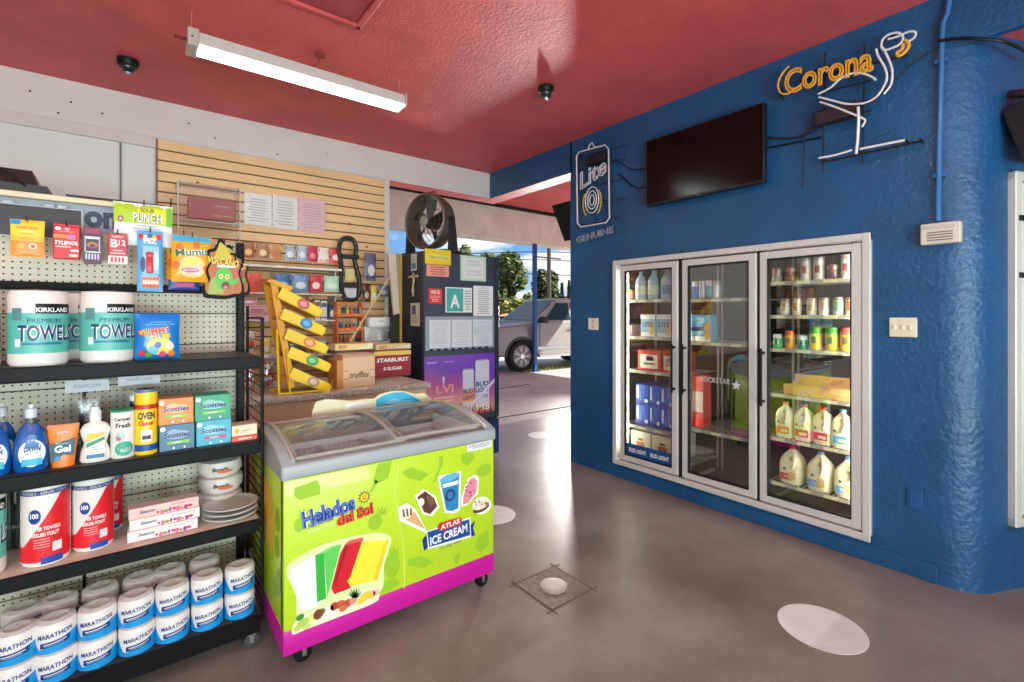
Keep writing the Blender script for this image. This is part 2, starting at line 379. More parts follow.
# raised blue stucco foot swelling of the wall at the floor
b = MB(); b.box((XW-.012, CY0-.3, 0), (XW, YE-.04, .1), M_BLUE, .006); struct('baseboard_right', b)
# outer skin of the building past the blue wall
b = MB(); b.box((XW, YE-.02, 0), (6.2, YE+.0, 3.6), M_BLUE); b.box((6.0, -.3, 0), (6.2, YE, 3.6), mat((70, 74, 84), .7)); b.box((XW+.25, .7, 3.05), (6.2, YE-.02, 3.15), mat((90, 90, 90), .7))
struct('wall_exterior', b)
# walls behind the camera
b = MB(); cw = mat((214, 208, 198), .7); b.box((-3.3, -3.2, 0), (-3.2, 5.1, ZC), cw); struct('wall_left', b)
b = MB(); b.box((-3.3, -3.4, 0), (6, -3.2, .5), cw); b.box((-3.3, -3.4, 2.7), (6, -3.2, ZC), cw); b.box((-3.3, -3.4, 0), (-2.6, -3.2, ZC), cw); b.box((2.2, -3.4, 0), (6, -3.2, ZC), cw)
struct('wall_front', b)
b = MB()
for x in (-2.6, -1.42, -.22, .98, 2.16): b.box((x, -3.33, .5), (x+.05, -3.27, 2.7), ALU)
b.box((-2.6, -3.33, .5), (2.2, -3.27, .55), ALU); b.box((-2.6, -3.33, 2.65), (2.2, -3.27, 2.7), ALU); struct('window_1', b)
b = MB(); b.box((5.9, -3.2, 0), (6.0, -.3, ZC), cw); b.box((3.7, -3.2, ZB+.2), (6, -1.8, ZC), cw); struct('wall_side', b)
# ceiling hatch
h = MB(); hx, hy = 1.083, 2.88
h.box((hx-.75, hy-.75, ZC-.012), (hx-.04, hy-.04, ZC+.001), mat((176, 62, 66), .5), .003)
for (a, c) in [((hx-.78, hy-.035), (hx, hy)), ((hx-.035, hy-.78), (hx, hy)), ((hx-.78, hy-.78), (hx-.745, hy)), ((hx-.78, hy-.78), (hx, hy-.745))]:
    h.box((a[0], a[1], ZC-.026), (c[0], c[1], ZC+.001), M_RED, .006)
struct('trim_3', h)
# floor marks
b = MB(); wm = mat((226, 226, 226), .5, var=.06)
for (x, y, r) in [(2.58, .885, .185), (2.10, 2.90, .17), (3.96, 4.42, .18)]:
    b.cyl((x, y, .0005), (x, y, .0025), r, wm, n=40)
    struct('floor_marking', b); b = MB()
dr = thing('floor_drain', 'round metal floor drain plate in a chiselled square of concrete', 'drain', (1.81, 1.93, 0), .0)
d1 = MB(); d1.box((-.15, -.15, .0005), (.15, .15, .002), mat((146, 134, 118), .7, bump=.6, bs=60, var=.2, vs_=30)); d1.build('concrete_patch', dr)
d2 = MB()
for s in (-1, 1): d2.box((-.19, s*.15-.0018, .001), (.19, s*.15+.0018, .003), mat((92, 86, 78), .8)); d2.box((s*.15-.0018, -.19, .001), (s*.15+.0018, .19, .003), mat((92, 86, 78), .8))
d2.build('saw_cut', dr)
d3 = MB(); d3.lathe([(.075, .002), (.075, .008), (.06, .010), (.0, .006)], mat((186, 180, 170), .5, .4)); d3.build('cover', dr)
# ================================================================== OUTSIDE
conc = stucco('outdoor_concrete', (196, 190, 180), .55, 60, 3, .15, .18)
b = MB(); b.box((-4, 5.2, -.12), (5.2, 13.5, -.002), conc); b.box((5.2, 3.5, -.12), (16, 13.5, -.002), conc); struct('ground', b)
b = MB(); b.box((-30, 13.5, -.15), (120, 130, -.03), mat((150, 146, 140), .9, var=.15, vs_=1)); b.box((16, -20, -.15), (120, 13.5, -.03), mat((150, 146, 140), .9, var=.15, vs_=1)); struct('ground_lot', b)
for i, (p, q) in enumerate([((3.9, 5.55), (8.3, 5.5)), ((4.6, 7.4), (6.6, 7.8))]):
    j = MB(); j.tube([(p[0], p[1], 0), ((p[0]+q[0])/2, (p[1]+q[1])/2+.08*i, 0), (q[0], q[1], 0)], .008, mat((60, 58, 54), .9)); struct('trim_%d' % (4+i), j)
b = MB(); b.box((-2, YW+.2, 4.2), (11.2, 10.0, 4.32), M_RED); b.box((6.3, -1, 4.2), (11.2, YW+.2, 4.32), M_RED); struct('ceiling_canopy', b)
b = MB(); b.box((-2, 9.45, 3.32), (11.2, 9.8, 4.6), M_SAND, .02); b.box((11.1, -1, 3.38), (11.3, 10.1, 4.6), M_SAND, .02); b.box((-2, 9.40, 4.12), (11.1, 9.46, 4.2), mat((30, 24, 24), .8)); struct('trim_6', b)
b = MB(); pb = onZ(534.7, 371.5, 0); b.box((pb.x-.05, pb.y-.05, 0), (pb.x+.05, pb.y+.05, 3.33), mat((24, 78, 140), .45, bump=.2), .008); b.box((pb.x-.1, pb.y-.1, 0), (pb.x+.1, pb.y+.1, .02), mat((24, 78, 140), .45))
tag(b.build('canopy_post'), 'blue square steel post holding up the canopy in front of the parked car', 'post')
# monitor mounted on the wall end outside
t = thing('monitor', 'thin black screen seen edge-on, fixed past the end of the blue wall', 'monitor', (3.74, 3.66, 2.55))
m = MB(); m.T = Matrix.Rotation(-.12, 4, 'Y')
m.poly([(-.15, .15), (-.12, .16), (.08, .04), (.10, -.18), (.0, -.24)], -.12, BLACK, .30); m.build('screen', t)
m = MB(); m.cyl((-.05, -.1, -.05), (-.02, -.14, -.02), .02, DARK); m.box((-.03, -.16, -.08), (.05, -.12, .08), DARK); m.build('bracket', t)
# SUV ------------------------------------------------------------------
base = onZ(519.5, 371.5, 0)
rz = math.radians(-6)
lx, ly = -1.55, -.86
car = thing('car', 'silver grey sport utility vehicle parked in the sun beyond the blue canopy post', 'car',
            (base.x-(lx*math.cos(rz)-ly*math.sin(rz)), base.y-(lx*math.sin(rz)+ly*math.cos(rz)), 0), rz)
pa = mat((158, 152, 146), .35, .15, clear=.5); gl = mat((26, 52, 62), .2, 0, spec=.3); trim = mat((30, 31, 33), .6)
def arch(cx, r, z0=.42, n=10): return [(cx+r*math.cos(PI-PI*i/n), z0-.02+r*math.sin(PI*i/n)) for i in range(n+1)]
prof = [(-2.62, .42), (-2.6, .78), (-2.52, 1.05), (-2.35, 1.17), (-1.2, 1.27), (-1.0, 1.30), (2.45, 1.32), (2.6, 1.1), (2.62, .45)]+arch(1.5, .47)[::-1]+arch(-1.55, .47)[::-1]
bm = bmesh.new(); vs1 = [bm.verts.new((x, -.97, z)) for x, z in prof]; f = bm.faces.new(vs1); r_ = bmesh.ops.extrude_face_region(bm, geom=[f])
for v in [g for g in r_['geom'] if isinstance(g, bmesh.types.BMVert)]: v.co.y = .97
bmesh.ops.recalc_face_normals(bm, faces=bm.faces)
ed = [e for e in bm.edges if abs(abs(e.verts[0].co.y)-.97) < 1e-4 and abs(e.verts[0].co.y-e.verts[1].co.y) < 1e-4]
bmesh.ops.bevel(bm, geom=ed, offset=.07, segments=3, affect='EDGES', profile=.6)
for v in bm.verts:
    if v.co.z > .9: v.co.y *= 1-.05*(v.co.z-.9)/.4
    if v.co.x < -2.0: v.co.y *= 1-.12*((-v.co.x-2.0)/.6)**2
bmesh.ops.triangulate(bm, faces=[f for f in bm.faces if len(f.verts) > 4]); bm.verts.index_update()
m = MB(); m.add([v.co.copy() for v in bm.verts], [[v.index for v in f.verts] for f in bm.faces], pa); bm.free(); body = m.build('body', car, ang=.5)
def ghouse(x): return x
m = MB()   # greenhouse shell
low = [(-1.12, -.90), (2.5, -.90), (2.5, .90), (-1.12, .90)]; top = [(-.32, -.74), (2.2, -.76), (2.2, .76), (-.32, .74)]
m.add([(x, y, 1.29) for x, y in low]+[(x, y, 1.86) for x, y in top], [(0, 1, 5, 4), (1, 2, 6, 5), (2, 3, 7, 6), (3, 0, 4, 7)], pa)
m.box((-.34, -.77, 1.85), (2.24, .77, 1.93), pa, .035, 3); m.build('roof', car)
def side(x, z, sy):  # point on greenhouse side
    f_ = (z-1.29)/.57; return (x, sy*(.905-.15*f_), z)
for sy in (-1, 1):
    for nm, q in (('front_window', [(-.78, 1.33), (.12, 1.34), (.12, 1.80), (-.28, 1.80)]), ('rear_window', [(.2, 1.34), (1.15, 1.34), (1.15, 1.80), (.2, 1.80)]), ('cargo_window', [(1.25, 1.34), (2.3, 1.34), (2.12, 1.80), (1.25, 1.80)])):
        m = MB(); P = [side(x, z, sy*1.008) for x, z in q]; Q = [(x, y*.97, z) for x, y, z in P]
        if sy > 0: P = P[::-1]; Q = Q[::-1]
        m.add(P+Q, [(0, 1, 2, 3), (7, 6, 5, 4)]+[(i, 4+i, 4+(i+1) % 4, (i+1) % 4) for i in range(4)], gl); m.build('side_window', car)
m = MB(); m.add([(-1.07, -.80, 1.33), (-1.07, .80, 1.33), (-.36, .68, 1.83), (-.36, -.68, 1.83)], [(0, 3, 2, 1)], gl)
m.map(0, lambda p: (p.x-.012, p.y, p.z+.01)); m.build('windshield', car)
for wx in (-1.55, 1.5):
    for sy in (-1, 1):
        m = MB(); m.lathe([(.2, -.02), (.30, -.13), (.385, -.13), (.405, -.10), (.405, .10), (.385, .13), (.2, .13)], mat((24, 24, 25), .8), 30, axis='y')
        w = m.build('wheel', car, (wx, sy*.86, .405))
        m = MB(); m.T = Matrix.Scale(1 if sy < 0 else -1, 4, (0, 1, 0)); m.lathe([(.285, -.135), (.27, -.12), (.27, -.05), (.05, -.04)], mat((120, 120, 122), .5), 30, axis='y'); m.cyl((0, -.15, 0), (0, -.05, 0), .06, CHROME)
        for k in range(7):
            a = 2*PI*k/7
            for da in (-.11, .11): m.tube([(.04*math.cos(a), -.13, .04*math.sin(a)), (.27*math.cos(a+da), -.13, .27*math.sin(a+da))], .018, mat((214, 212, 210), .4, .2))
        m.build('rim', w)
for sy in (-1, 1):
    m = MB(); m.box((-1.02, sy*.93, 1.26), (-.82, sy*1.17, 1.43), trim, .03, 2); m.build('side_mirror', car)
    for x in (-.02, 1.05): m = MB(); m.box((x, sy*.965, 1.08), (x+.2, sy*.995, 1.115), CHROME, .008); m.build('door_handle', car)
    m = MB(); m.box((-1.05, sy*.94, .36), (1.0, sy*1.06, .43), CHROME, .015); m.build('running_board', car)
    m = MB(); m.box((-.1, sy*.66, 1.95), (2.0, sy*.70, 2.0), DARK, .012); m.build('roof_rail', car)
    m = MB(); m.box((-2.60, sy*.62, .86), (-2.44, sy*.86, 1.06), mat((225, 230, 235), .1), .02); m.build('headlight', car)
    for wx in (-1.55, 1.5):
        m = MB(); m.tube([(wx+.48*math.cos(PI*i/12), sy*.965, .40+.48*math.sin(PI*i/12)) for i in range(13)], .035, mat((70, 68, 66), .6), 6); m.build('wheel_arch', car)
    m = MB(); m.box((-1.05, sy*.972, .56), (1.02, sy*.985, .64), CHROME, .006); m.build('door_molding', car)
    for x in (-.98, .17, 1.12):
        m = MB(); m.box((x, sy*.968, .52), (x+.012, sy*.9725, 1.24), trim); m.build('door_seam', car)
m = MB(); m.box((-2.66, -.5, .55), (-2.56, .5, 1.0), CHROME, .02)
for k in range(8): m.box((-2.675, -.48, .58+k*.05), (-2.655, .48, .6+k*.05), DARK)
m.build('grille', car)
m = MB(); m.box((-2.72, -.9, .38), (-2.5, .9, .56), trim, .04, 2); m.build('bumper', car)
# trees, pole, bank -----------------------------------------------------
def tree(name, label, u, v0, zc, wid, cols, seed, shape='round', n=2600, trunk=True, cat='tree', leaf=.3):
    rr = random.Random(seed); r = ray(u, HOR); p = r*zc
    topz = CAMZ+(HOR-v0)/FPX*zc
    t = thing(name, label, cat, (p.x, p.y, 0)); f = MB()
    ms = [mat(c, .8) for c in cols]; W_ = wid/FPX*zc/2; zb = .12*topz
    lobes = [(rr.uniform(-.6, .6)*W_, rr.uniform(-.6, .6)*W_, rr.uniform(.25, .85)) for _ in range(9)]
    for i in range(n):
        if shape == 'cone':
            q = rr.random()**.7; z = topz-(topz-zb)*q; R = W_*q*rr.uniform(.5, 1)*(.8+.3*math.sin(z*4)); a = rr.uniform(0, 6.28); c = (R*math.cos(a), R*math.sin(a), z)
        else:
            lb = rr.choice(lobes); d = Vector((rr.gauss(0, 1), rr.gauss(0, 1), rr.gauss(0, 1))).normalized()*rr.uniform(.7, 1)
            c = (lb[0]+d.x*W_*.42, lb[1]+d.y*W_*.42, zb+(topz-zb)*min(1, max(0, lb[2]+d.z*.2)))
        s_ = leaf*rr.uniform(.5, 1); e1 = Vector((rr.gauss(0, 1), rr.gauss(0, 1), rr.gauss(0, .6))).normalized()*s_; e2 = e1.orthogonal().normalized()*s_*.6; c = Vector(c)
        f.add([c-e1, c-e2, c+e1, c+e2], [(0, 1, 2, 3)], rr.choice(ms))
    f.build('foliage', t, smooth=False)
    k = MB(); k.cyl((0, 0, 0), (0, 0, topz*.75), .03*topz, mat((86, 70, 54), .9), r1=.01*topz, n=8)
    for j in range(5): a = j*1.3; k.cyl((0, 0, topz*(.25+.09*j)), (W_*.5*math.cos(a), W_*.5*math.sin(a), topz*(.42+.09*j)), .012*topz, mat((86, 70, 54), .9), r1=.004*topz, n=6)
    k.build('trunk', t)
G1 = [(74, 92, 40), (96, 112, 56), (50, 66, 36), (124, 130, 72)]
G2 = [(66, 86, 44), (84, 100, 58), (46, 60, 38), (104, 112, 74)]
tree('conifer_tree', 'large leafy green tree right of the black cabinet', 503, 251, 34, 66, G1, 3, n=6500, leaf=.28)
tree('conifer_tree', 'second green tree behind the utility pole', 548, 270, 44, 34, G2, 5, n=4500, leaf=.3)
tree('cypress_tree', 'slim dark cypress left of the pair by the wall edge', 562, 283, 60, 7, [(40, 60, 36), (54, 74, 44)], 8, 'cone', 1500, leaf=.3)
tree('cypress_tree', 'slim dark cypress right of the pair by the wall edge', 569, 280, 66, 7, [(40, 60, 36), (54, 74, 44)], 9, 'cone', 1500, leaf=.3)
tree('shrub', 'low yellow green shrub behind the car bonnet', 512, 296, 30, 24, [(170, 160, 70), (120, 126, 60)], 12, n=1800, leaf=.2, cat='shrub')
tree('shrub', 'pale green shrub between the two trees behind the car', 529, 292, 31, 20, [(120, 130, 78), (90, 104, 60)], 14, n=1600, leaf=.2, cat='shrub')
tree('street_tree', 'treetop showing above the black cabinet', 460, 246, 44, 36, G1, 21, n=3500, leaf=.25)
b = MB()
pts = [(2, 40, 0), (60, 40, 0), (60, 46, 0), (2, 46, 0)]
a0 = ray(440, HOR)*27; a1 = ray(640, HOR)*27; nn = 24; V = []; Fs = []
for i in range(nn+1):
    q = a0.lerp(a1, i/nn); bk = q*1.25
    V += [(q.x, q.y, 0), (q.x*1.05, q.y*1.05, 1.35+.12*math.sin(i*1.7)), (bk.x, bk.y, 1.9+.2*math.sin(i*1.1)), (bk.x*1.3, bk.y*1.3, 2.0)]
for i in range(nn):
    for j in range(3): Fs.append((i*4+j, (i+1)*4+j, (i+1)*4+j+1, i*4+j+1))
b.add(V, Fs, mat((170, 132, 104), .9, var=.3, vs_=.8)); struct('ground_bank', b)
g = MB(); rr = random.Random(4); gp = onZ(556, 369, 0)
for i in range(700):
    x = gp.x+rr.uniform(-1.0, 2.6); y = gp.y+rr.uniform(-.1, .2); h_ = rr.uniform(.03, .12); a = rr.uniform(0, 3.1)
    g.add([(x-.012*math.cos(a), y-.012*math.sin(a), 0), (x+.012*math.cos(a), y+.012*math.sin(a), 0), (x+rr.uniform(-.04, .04), y+rr.uniform(-.04, .04), h_)], [(0, 1, 2)], mat((120, 116, 60), .9) if rr.random() < .6 else mat((80, 100, 46), .9))
tag(g.build('dry_grass', smooth=False), 'strip of dry grass along the slab edge under the car', 'grass', kind='stuff')
pp = ray(549, HOR)*27; up = thing('utility_pole', 'wooden utility pole with crossarms behind the car', 'pole', (pp.x, pp.y, 0))
k = MB(); k.cyl((0, 0, 0), (0, 0, 9), .14, mat((92, 74, 62), .9), r1=.1, n=10); k.build('pole', up)
k = MB()
k.box((-.9, -.05, 4.62), (.9, .05, 4.70), mat((82, 68, 58), .9))
k.build('crossarm', up)
for (z, s) in ((5.0, .25), (4.55, -.1), (3.75, -.35)):
    w = MB(); w.tube(spline([(-16, 8, z-.4), (-8, 4, z-.45), (0, 0, z), (8, -4, z-.5+s), (16, -8, z+s)], 6), .022, BLACK, 5); w.build('cable', up)
# ================================================================== CEILING THINGS
def ceiling_light(x, y, z, w, label, group=None, wires=True):
    t = thing('ceiling_light', label, 'ceiling light', (x, y, z), 0, group)
    hs = mat((206, 202, 196), .5)
    m = MB(); m.add([(0, -.075, -.03), (w, -.075, -.03), (w, -.055, .045), (0, -.055, .045), (0, .075, -.03), (w, .075, -.03), (w, .055, .045), (0, .055, .045)], [(0, 1, 2, 3), (5, 4, 7, 6), (3, 2, 6, 7), (0, 3, 7, 4), (1, 5, 6, 2), (0, 4, 5, 1)], hs); m.build('housing', t)
    m = MB(); m.box((.05, -.068, -.045), (w-.012, .068, -.028), mat((255, 252, 244), .4, em=3.2), .006); m.build('diffuser', t)
    for x0 in (-.002, w-.012):
        m = MB(); m.box((x0, -.08, -.05), (x0+(.055 if x0 < 0 else .014), .08, .05), mat((196, 190, 182), .4, .3), .004)
        if x0 < 0: m.cyl((.02, -.081, .0), (.02, -.079, .0), .006, DARK, n=8)
        m.build('end_cap', t)
    for q in (.02, w-.03):
        m = MB(); m.tube([(q, 0, .045), (q+.004, 0, ZC-z)], .0015, mat((190, 150, 150), .5), 4); m.build('hanger_wire', t)
    if wires:
        m = MB(); m.tube(spline([(w*.42, 0, .045), (w*.5, .01, .06), (w*.55, .03, .12), (w*.56, .03, ZC-z)], 5), .004, mat((120, 50, 50), .6)); m.cyl((w*.56, .03, ZC-z-.012), (w*.56, .03, ZC-z), .035, mat((150, 50, 54), .6)); m.build('power_cord', t)
    m = MB(); m.box((-.06, -.02, 0), (0, .0, .012), mat((130, 30, 34), .6)); m.build('clip', t)
    return t
for i, (x, y, z, w) in enumerate(ROOM_LIGHTS):
    ceiling_light(x, y, z, w, 'long glowing strip light hung under the red ceiling' if i == 0 else 'unseen strip light %s the camera on the red ceiling' % ['', 'to the left of', 'just to the right of', 'behind and right of', 'behind and left of'][i])
def dome(name, loc, label):
    t = thing(name, label, 'security camera', loc)
    m = MB(); m.lathe([(.062, 0), (.062, -.03), (.055, -.042), (.05, -.042)], BLACK, 24); m.build('housing', t)
    m = MB(); m.lathe([(.046, -.04), (.044, -.06), (.032, -.078), (.014, -.087), (.002, -.089)], mat((50, 52, 56), .05, .3), 20); m.build('dome_glass', t)
    m = MB(); m.lathe([(.016, -.086), (.012, -.096), (.001, -.098)], mat((190, 190, 195), .1, .5), 12); m.build('lens', t)
p = onZ(128, 60, ZC); dome('dome_camera', (p.x, p.y, ZC), 'black dome camera on the ceiling left of the strip light')
p = onZ(546, 87, ZC); dome('dome_camera', (p.x, p.y, ZC), 'black dome camera on the ceiling right of the strip light')
# ================================================================== ON THE BLUE WALL   (local x runs toward -Y, -y into the room)
RW = -PI/2
def wallpt(u, v, X=XW): p = onX(u, v, X); return p
def wl(u, v, o, X=XW):   # pixel -> local (x, z) of a thing standing at o on the blue wall
    p = onX(u, v, X); return (o[1]-p.y, p.z-o[2])
# television
a = wallpt(646, 141.5, 3.40); c = wallpt(764, 182, 3.40); tw = a.y-c.y; th = a.z-c.z
t = thing('television', 'black flat screen television mounted on the blue wall', 'television', (3.42, (a.y+c.y)/2, (a.z+c.z)/2), RW)
m = MB(); m.box((-tw/2, -.02, -th/2), (tw/2, .03, th/2), mat((14, 14, 15), .35), .004); m.box((-tw/2+.1, .03, -th/2+.05), (tw/2-.1, .055, th/2-.1), BLACK, .01); m.build('casing', t)
m = MB(); m.rect(-tw/2+.012, -th/2+.02, tw/2-.012, th/2-.012, -.0215, mat((6, 6, 7), .16, spec=.35)); m.build('screen', t)
m = MB(); m.box((-.02, -.022, -th/2+.004), (.02, -.0205, -th/2+.01), GREY); m.build('logo_strip', t)
m = MB(); m.tube(spline([(tw/2-.1, .04, -.02), (tw/2+.1, .06, -.03), (tw/2+.32, .07, -.04)], 5), .006, BLACK); m.build('cable', t)
m = MB(); m.tube(spline([(-tw/2+.1, .05, -.06), (-tw/2-.08, .06, -.08), (-tw/2-.2, .07, -.05), (-tw/2-.36, .07, .1)], 5), .006, BLACK); m.build('cable', t)
m = MB(); m.box((-.2, .05, -.15), (.2, .075, .15), DARK); m.build('bracket', t)
# neon sign: beer can outline with lettering
o = wallpt(592, 190, 3.41); nz_ = thing('neon_sign', 'unlit neon can outline with Lite lettering at the end of the blue wall', 'neon sign', (3.41, o.y, o.z), RW)
q = lambda u, v: wl(u, v, (0, o.y, o.z), 3.41)
tw_ = mat((225, 222, 222), .2, spec=.8)
def ntube(pl, name, r, mm, par, y=0, closed=False):
    m = MB(); m.tube([(x, y, z) for x, z in pl], r, mm, 6, closed); return m.build(name, par)
pl = [q(*p) for p in [(579, 152), (605, 145), (608.5, 149), (609.5, 218), (606, 222.5), (581, 227), (577.5, 223), (576.5, 156)]]
ntube(pl, 'outline_tube', .007, tw_, nz_, closed=True)
ntube([q(*p) for p in [(588, 150), (589.5, 145), (592, 142.5), (594, 146), (595, 148)]], 'pull_tab_tube', .006, tw_, nz_)
m = MB(); x0, z0 = q(580, 172); x1, z1 = q(606, 172); cx_, cz_ = q(593, 173)
m.text('Lite', cx_, cz_, .17, 0, tw_, w=(x1-x0)*1.0, line=.022, rot=.0); m.map(0, lambda p: (p.x, p.y, p.z-(p.x-cx_)*-.28)); m.build('lettering', nz_)
cx_, cz_ = q(592, 200)
for (rx, rz_, mm) in [(.085, .125, tw_), (.055, .085, tw_), (.028, .05, tw_)]:
    ntube([(cx_+rx*math.cos(2*PI*i/24), cz_+rz_*math.sin(2*PI*i/24)) for i in range(24)], 'ring_tube', .005, mm, nz_, closed=True)
for sx in (-1, 1):
    ntube([(cx_+sx*.115*math.cos(k*.2-.9), cz_-.02+.15*math.sin(k*.2-.9)) for k in range(9)], 'wheat_tube', .006, mat((214, 170, 40), .3), nz_)
bk = mat((22, 24, 30), .5)
m = MB()
for u in (577, 608): a1 = q(u, 150); a2 = q(u+1, 226); m.cyl((a1[0], .05, a1[1]), (a2[0], .05, a2[1]), .005, bk, n=6)
for v in (152, 165, 185, 205, 222): a1 = q(573, v+5); a2 = q(622, v-8); m.cyl((a1[0], .05, a1[1]), (a2[0], .05, a2[1]), .004, bk, n=6)
for k in range(14): a1 = q(580+k*2.2, 155+(k*37) % 65); m.cyl((a1[0], 0, a1[1]), (a1[0], .06, a1[1]), .006, bk, n=6)
m.build('frame', nz_)
m = MB(); x0, z0 = q(594, 158); m.box((x0-.13, .01, z0-.04), (x0+.12, .08, z0+.04), bk, .01); m.build('transformer', nz_)
m = MB(); cx_, cz_ = q(594, 235); m.text('GENUINE', cx_, cz_, .065, 0, mat((150, 150, 156), .3), w=.46, line=.03); m.map(0, lambda p: (p.x, p.y, p.z+(p.x-cx_)*.1)); m.build('lettering', nz_)
m = MB(); a1 = q(612, 158); a2 = q(628, 168); a3 = q(645, 166); m.tube(spline([(a1[0], .05, a1[1]), (a2[0], .06, a2[1]), (a3[0], .06, a3[1])], 6), .005, bk); m.build('cable', nz_)
# neon sign: bird with Corona lettering
o = wallpt(855, 95, 3.40); ns = thing('neon_sign', 'unlit neon sign with amber Corona lettering over a white long-legged bird', 'neon sign', (3.40, o.y, o.z), RW)
q = lambda u, v: wl(u, v, (0, o.y, o.z), 3.40)
am = mat((232, 168, 56), .3); 
m = MB(); a1 = q(780, 84); a2 = q(868, 58); w_ = a2[0]-a1[0]; cc = q(826, 71)
m.text('Corona', cc[0], cc[1], .165, 0, am, w=w_, line=.034); sl_ = (q(868, 58)[1]-q(780, 84)[1])/w_
m.map(0, lambda p: (p.x, p.y, p.z+(p.x-cc[0])*sl_)); m.build('lettering', ns)
def zig(name, pts, mm, r=.0062, closed=False, par=ns):
    m = MB(); m.tube(spline([(q(*p)[0], 0, q(*p)[1]) for p in pts], 5, closed), r, mm, 8, closed); return m.build(name, par)
zig('letter_tube', [(789, 66), (782, 74), (778, 84), (780, 92), (787, 94), (796, 88)], am)
zig('head_tube', [(881, 46), (883, 39), (890, 34), (899, 33), (903, 38), (900, 44), (892, 48), (884, 50), (881, 46)], tw_)
zig('beak_tube', [(888, 39), (896, 37), (908, 32), (915, 32), (914, 38), (906, 42)], tw_)
zig('beak_tube', [(905, 40), (909, 45), (905, 52), (899, 56), (897, 53), (902, 49), (903, 44)], am, .009)
zig('neck_tube', [(876, 49), (878, 56), (884, 66), (887, 76), (884, 86), (876, 97), (864, 103), (848, 104), (834, 101), (819, 97)], tw_)
zig('neck_tube', [(883, 48), (888, 58), (892, 70), (891, 84), (884, 94)], tw_)
zig('body_tube', [(818, 94), (830, 88), (840, 79), (850, 74), (860, 73), (870, 76), (876, 80)], tw_)
zig('leg_tube', [(820, 102), (835, 107), (850, 113), (862, 118), (865, 121), (862, 127)], tw_)
zig('leg_tube', [(858, 107), (858.5, 120), (857.5, 140), (856, 154)], tw_, .008)
zig('base_tube', [(819, 158), (835, 155), (852, 150)], tw_, .007); zig('base_tube', [(860, 149), (880, 145), (905, 140)], tw_, .007)
m = MB()
for (p1, p2) in [((818, 161), (920, 139)), ((822, 50), (820, 172)), ((862, 40), (860, 162)), ((800, 78), (905, 52)), ((802, 128), (868, 108)), ((802, 128), (800, 186)), ((812, 68), (812, 80)), ((779, 96), (779, 85)), ((820, 110), (864, 98)), ((818, 90), (868, 78))]:
    a1 = q(*p1); a2 = q(*p2); m.cyl((a1[0], .05, a1[1]), (a2[0], .05, a2[1]), .006, bk, n=6)
for p1 in [(822, 158), (860, 149), (905, 140), (822, 100), (862, 100), (886, 70), (800, 80), (845, 68), (892, 35), (920, 139), (779, 96)]:
    a1 = q(*p1); m.cyl((a1[0], 0, a1[1]), (a1[0], .08, a1[1]), .006, bk, n=6)
m.build('frame', ns)
m = MB(); a1 = q(834, 112); m.box((a1[0]-.12, .01, a1[1]-.045), (a1[0]+.12, .09, a1[1]+.04), mat((44, 34, 40), .6), .01); m.build('transformer', ns)
m = MB(); P = [(764, 135), (785, 136), (806, 130), (824, 116)]; m.tube(spline([(q(*p)[0], .07, q(*p)[1]) for p in P], 6), .007, bk); m.build('cable', ns)
m = MB(); P = [(862, 105), (890, 78), (915, 55), (938, 42)]; m.tube(spline([(q(*p)[0], .07, q(*p)[1]) for p in P], 6), .005, bk); m.build('cable', ns)
# cable crossing to the right, conduit, alarm box, switches
cb = MB(); P = [(938, 41, 3.46), (955, 38.5, 3.46), (975, 38.5, 3.46), (1000, 41, 3.5), (1015, 46, 3.58), (1040, 58, 3.7)]
cb.tube(spline([tuple(onX(u, v, X)) for u, v, X in P], 6), .008, BLACK)
tag(cb.build('cable'), 'black cable running right from the conduit across the wall corner', 'cable')
o = wallpt(940, 222, 3.47); cd = thing('conduit', 'blue painted conduit pipe running down the wall to the small alarm box', 'pipe', (3.475, o.y, 0), RW)
q = lambda u, v: wl(u, v, (0, o.y, 0), 3.475)
m = MB(); m.tube([(q(*p)[0], 0, q(*p)[1]) for p in [(951, -30), (949, 3), (947, 14), (943, 22), (942, 34), (941, 80), (939, 150), (938, 221)]], .012, mat((50, 110, 168), .35), 10); m.build('pipe', cd)
for v in (60, 175): m = MB(); x_, z_ = q(941 if v < 100 else 939, v); m.box((x_-.03, -.006, z_-.012), (x_+.03, .026, z_+.012), mat((40, 100, 158), .4), .005); m.build('clamp', cd)
a = wallpt(920, 222, 3.44); c = wallpt(960.5, 244.5, 3.44)
t = thing('alarm_box', 'small beige louvred sounder box under the blue conduit', 'alarm box', (3.44, (a.y+c.y)/2, (a.z+c.z)/2), RW); w_ = a.y-c.y; h_ = .115
m = MB(); m.box((-w_/2, 0, -h_/2), (w_/2, .058, h_/2), mat((206, 196, 180), .6), .006); m.box((-w_/2+.01, -.002, h_/2-.035), (w_/2-.02, .01, h_/2-.012), mat((190, 180, 164), .6), .003); m.build('casing', t)
m = MB()
for k in range(4): m.box((-w_/2+.03, -.003, -h_/2+.018+k*.014), (w_/2-.03, .004, -h_/2+.024+k*.014), mat((120, 112, 104), .7))
m.build('grille', t)
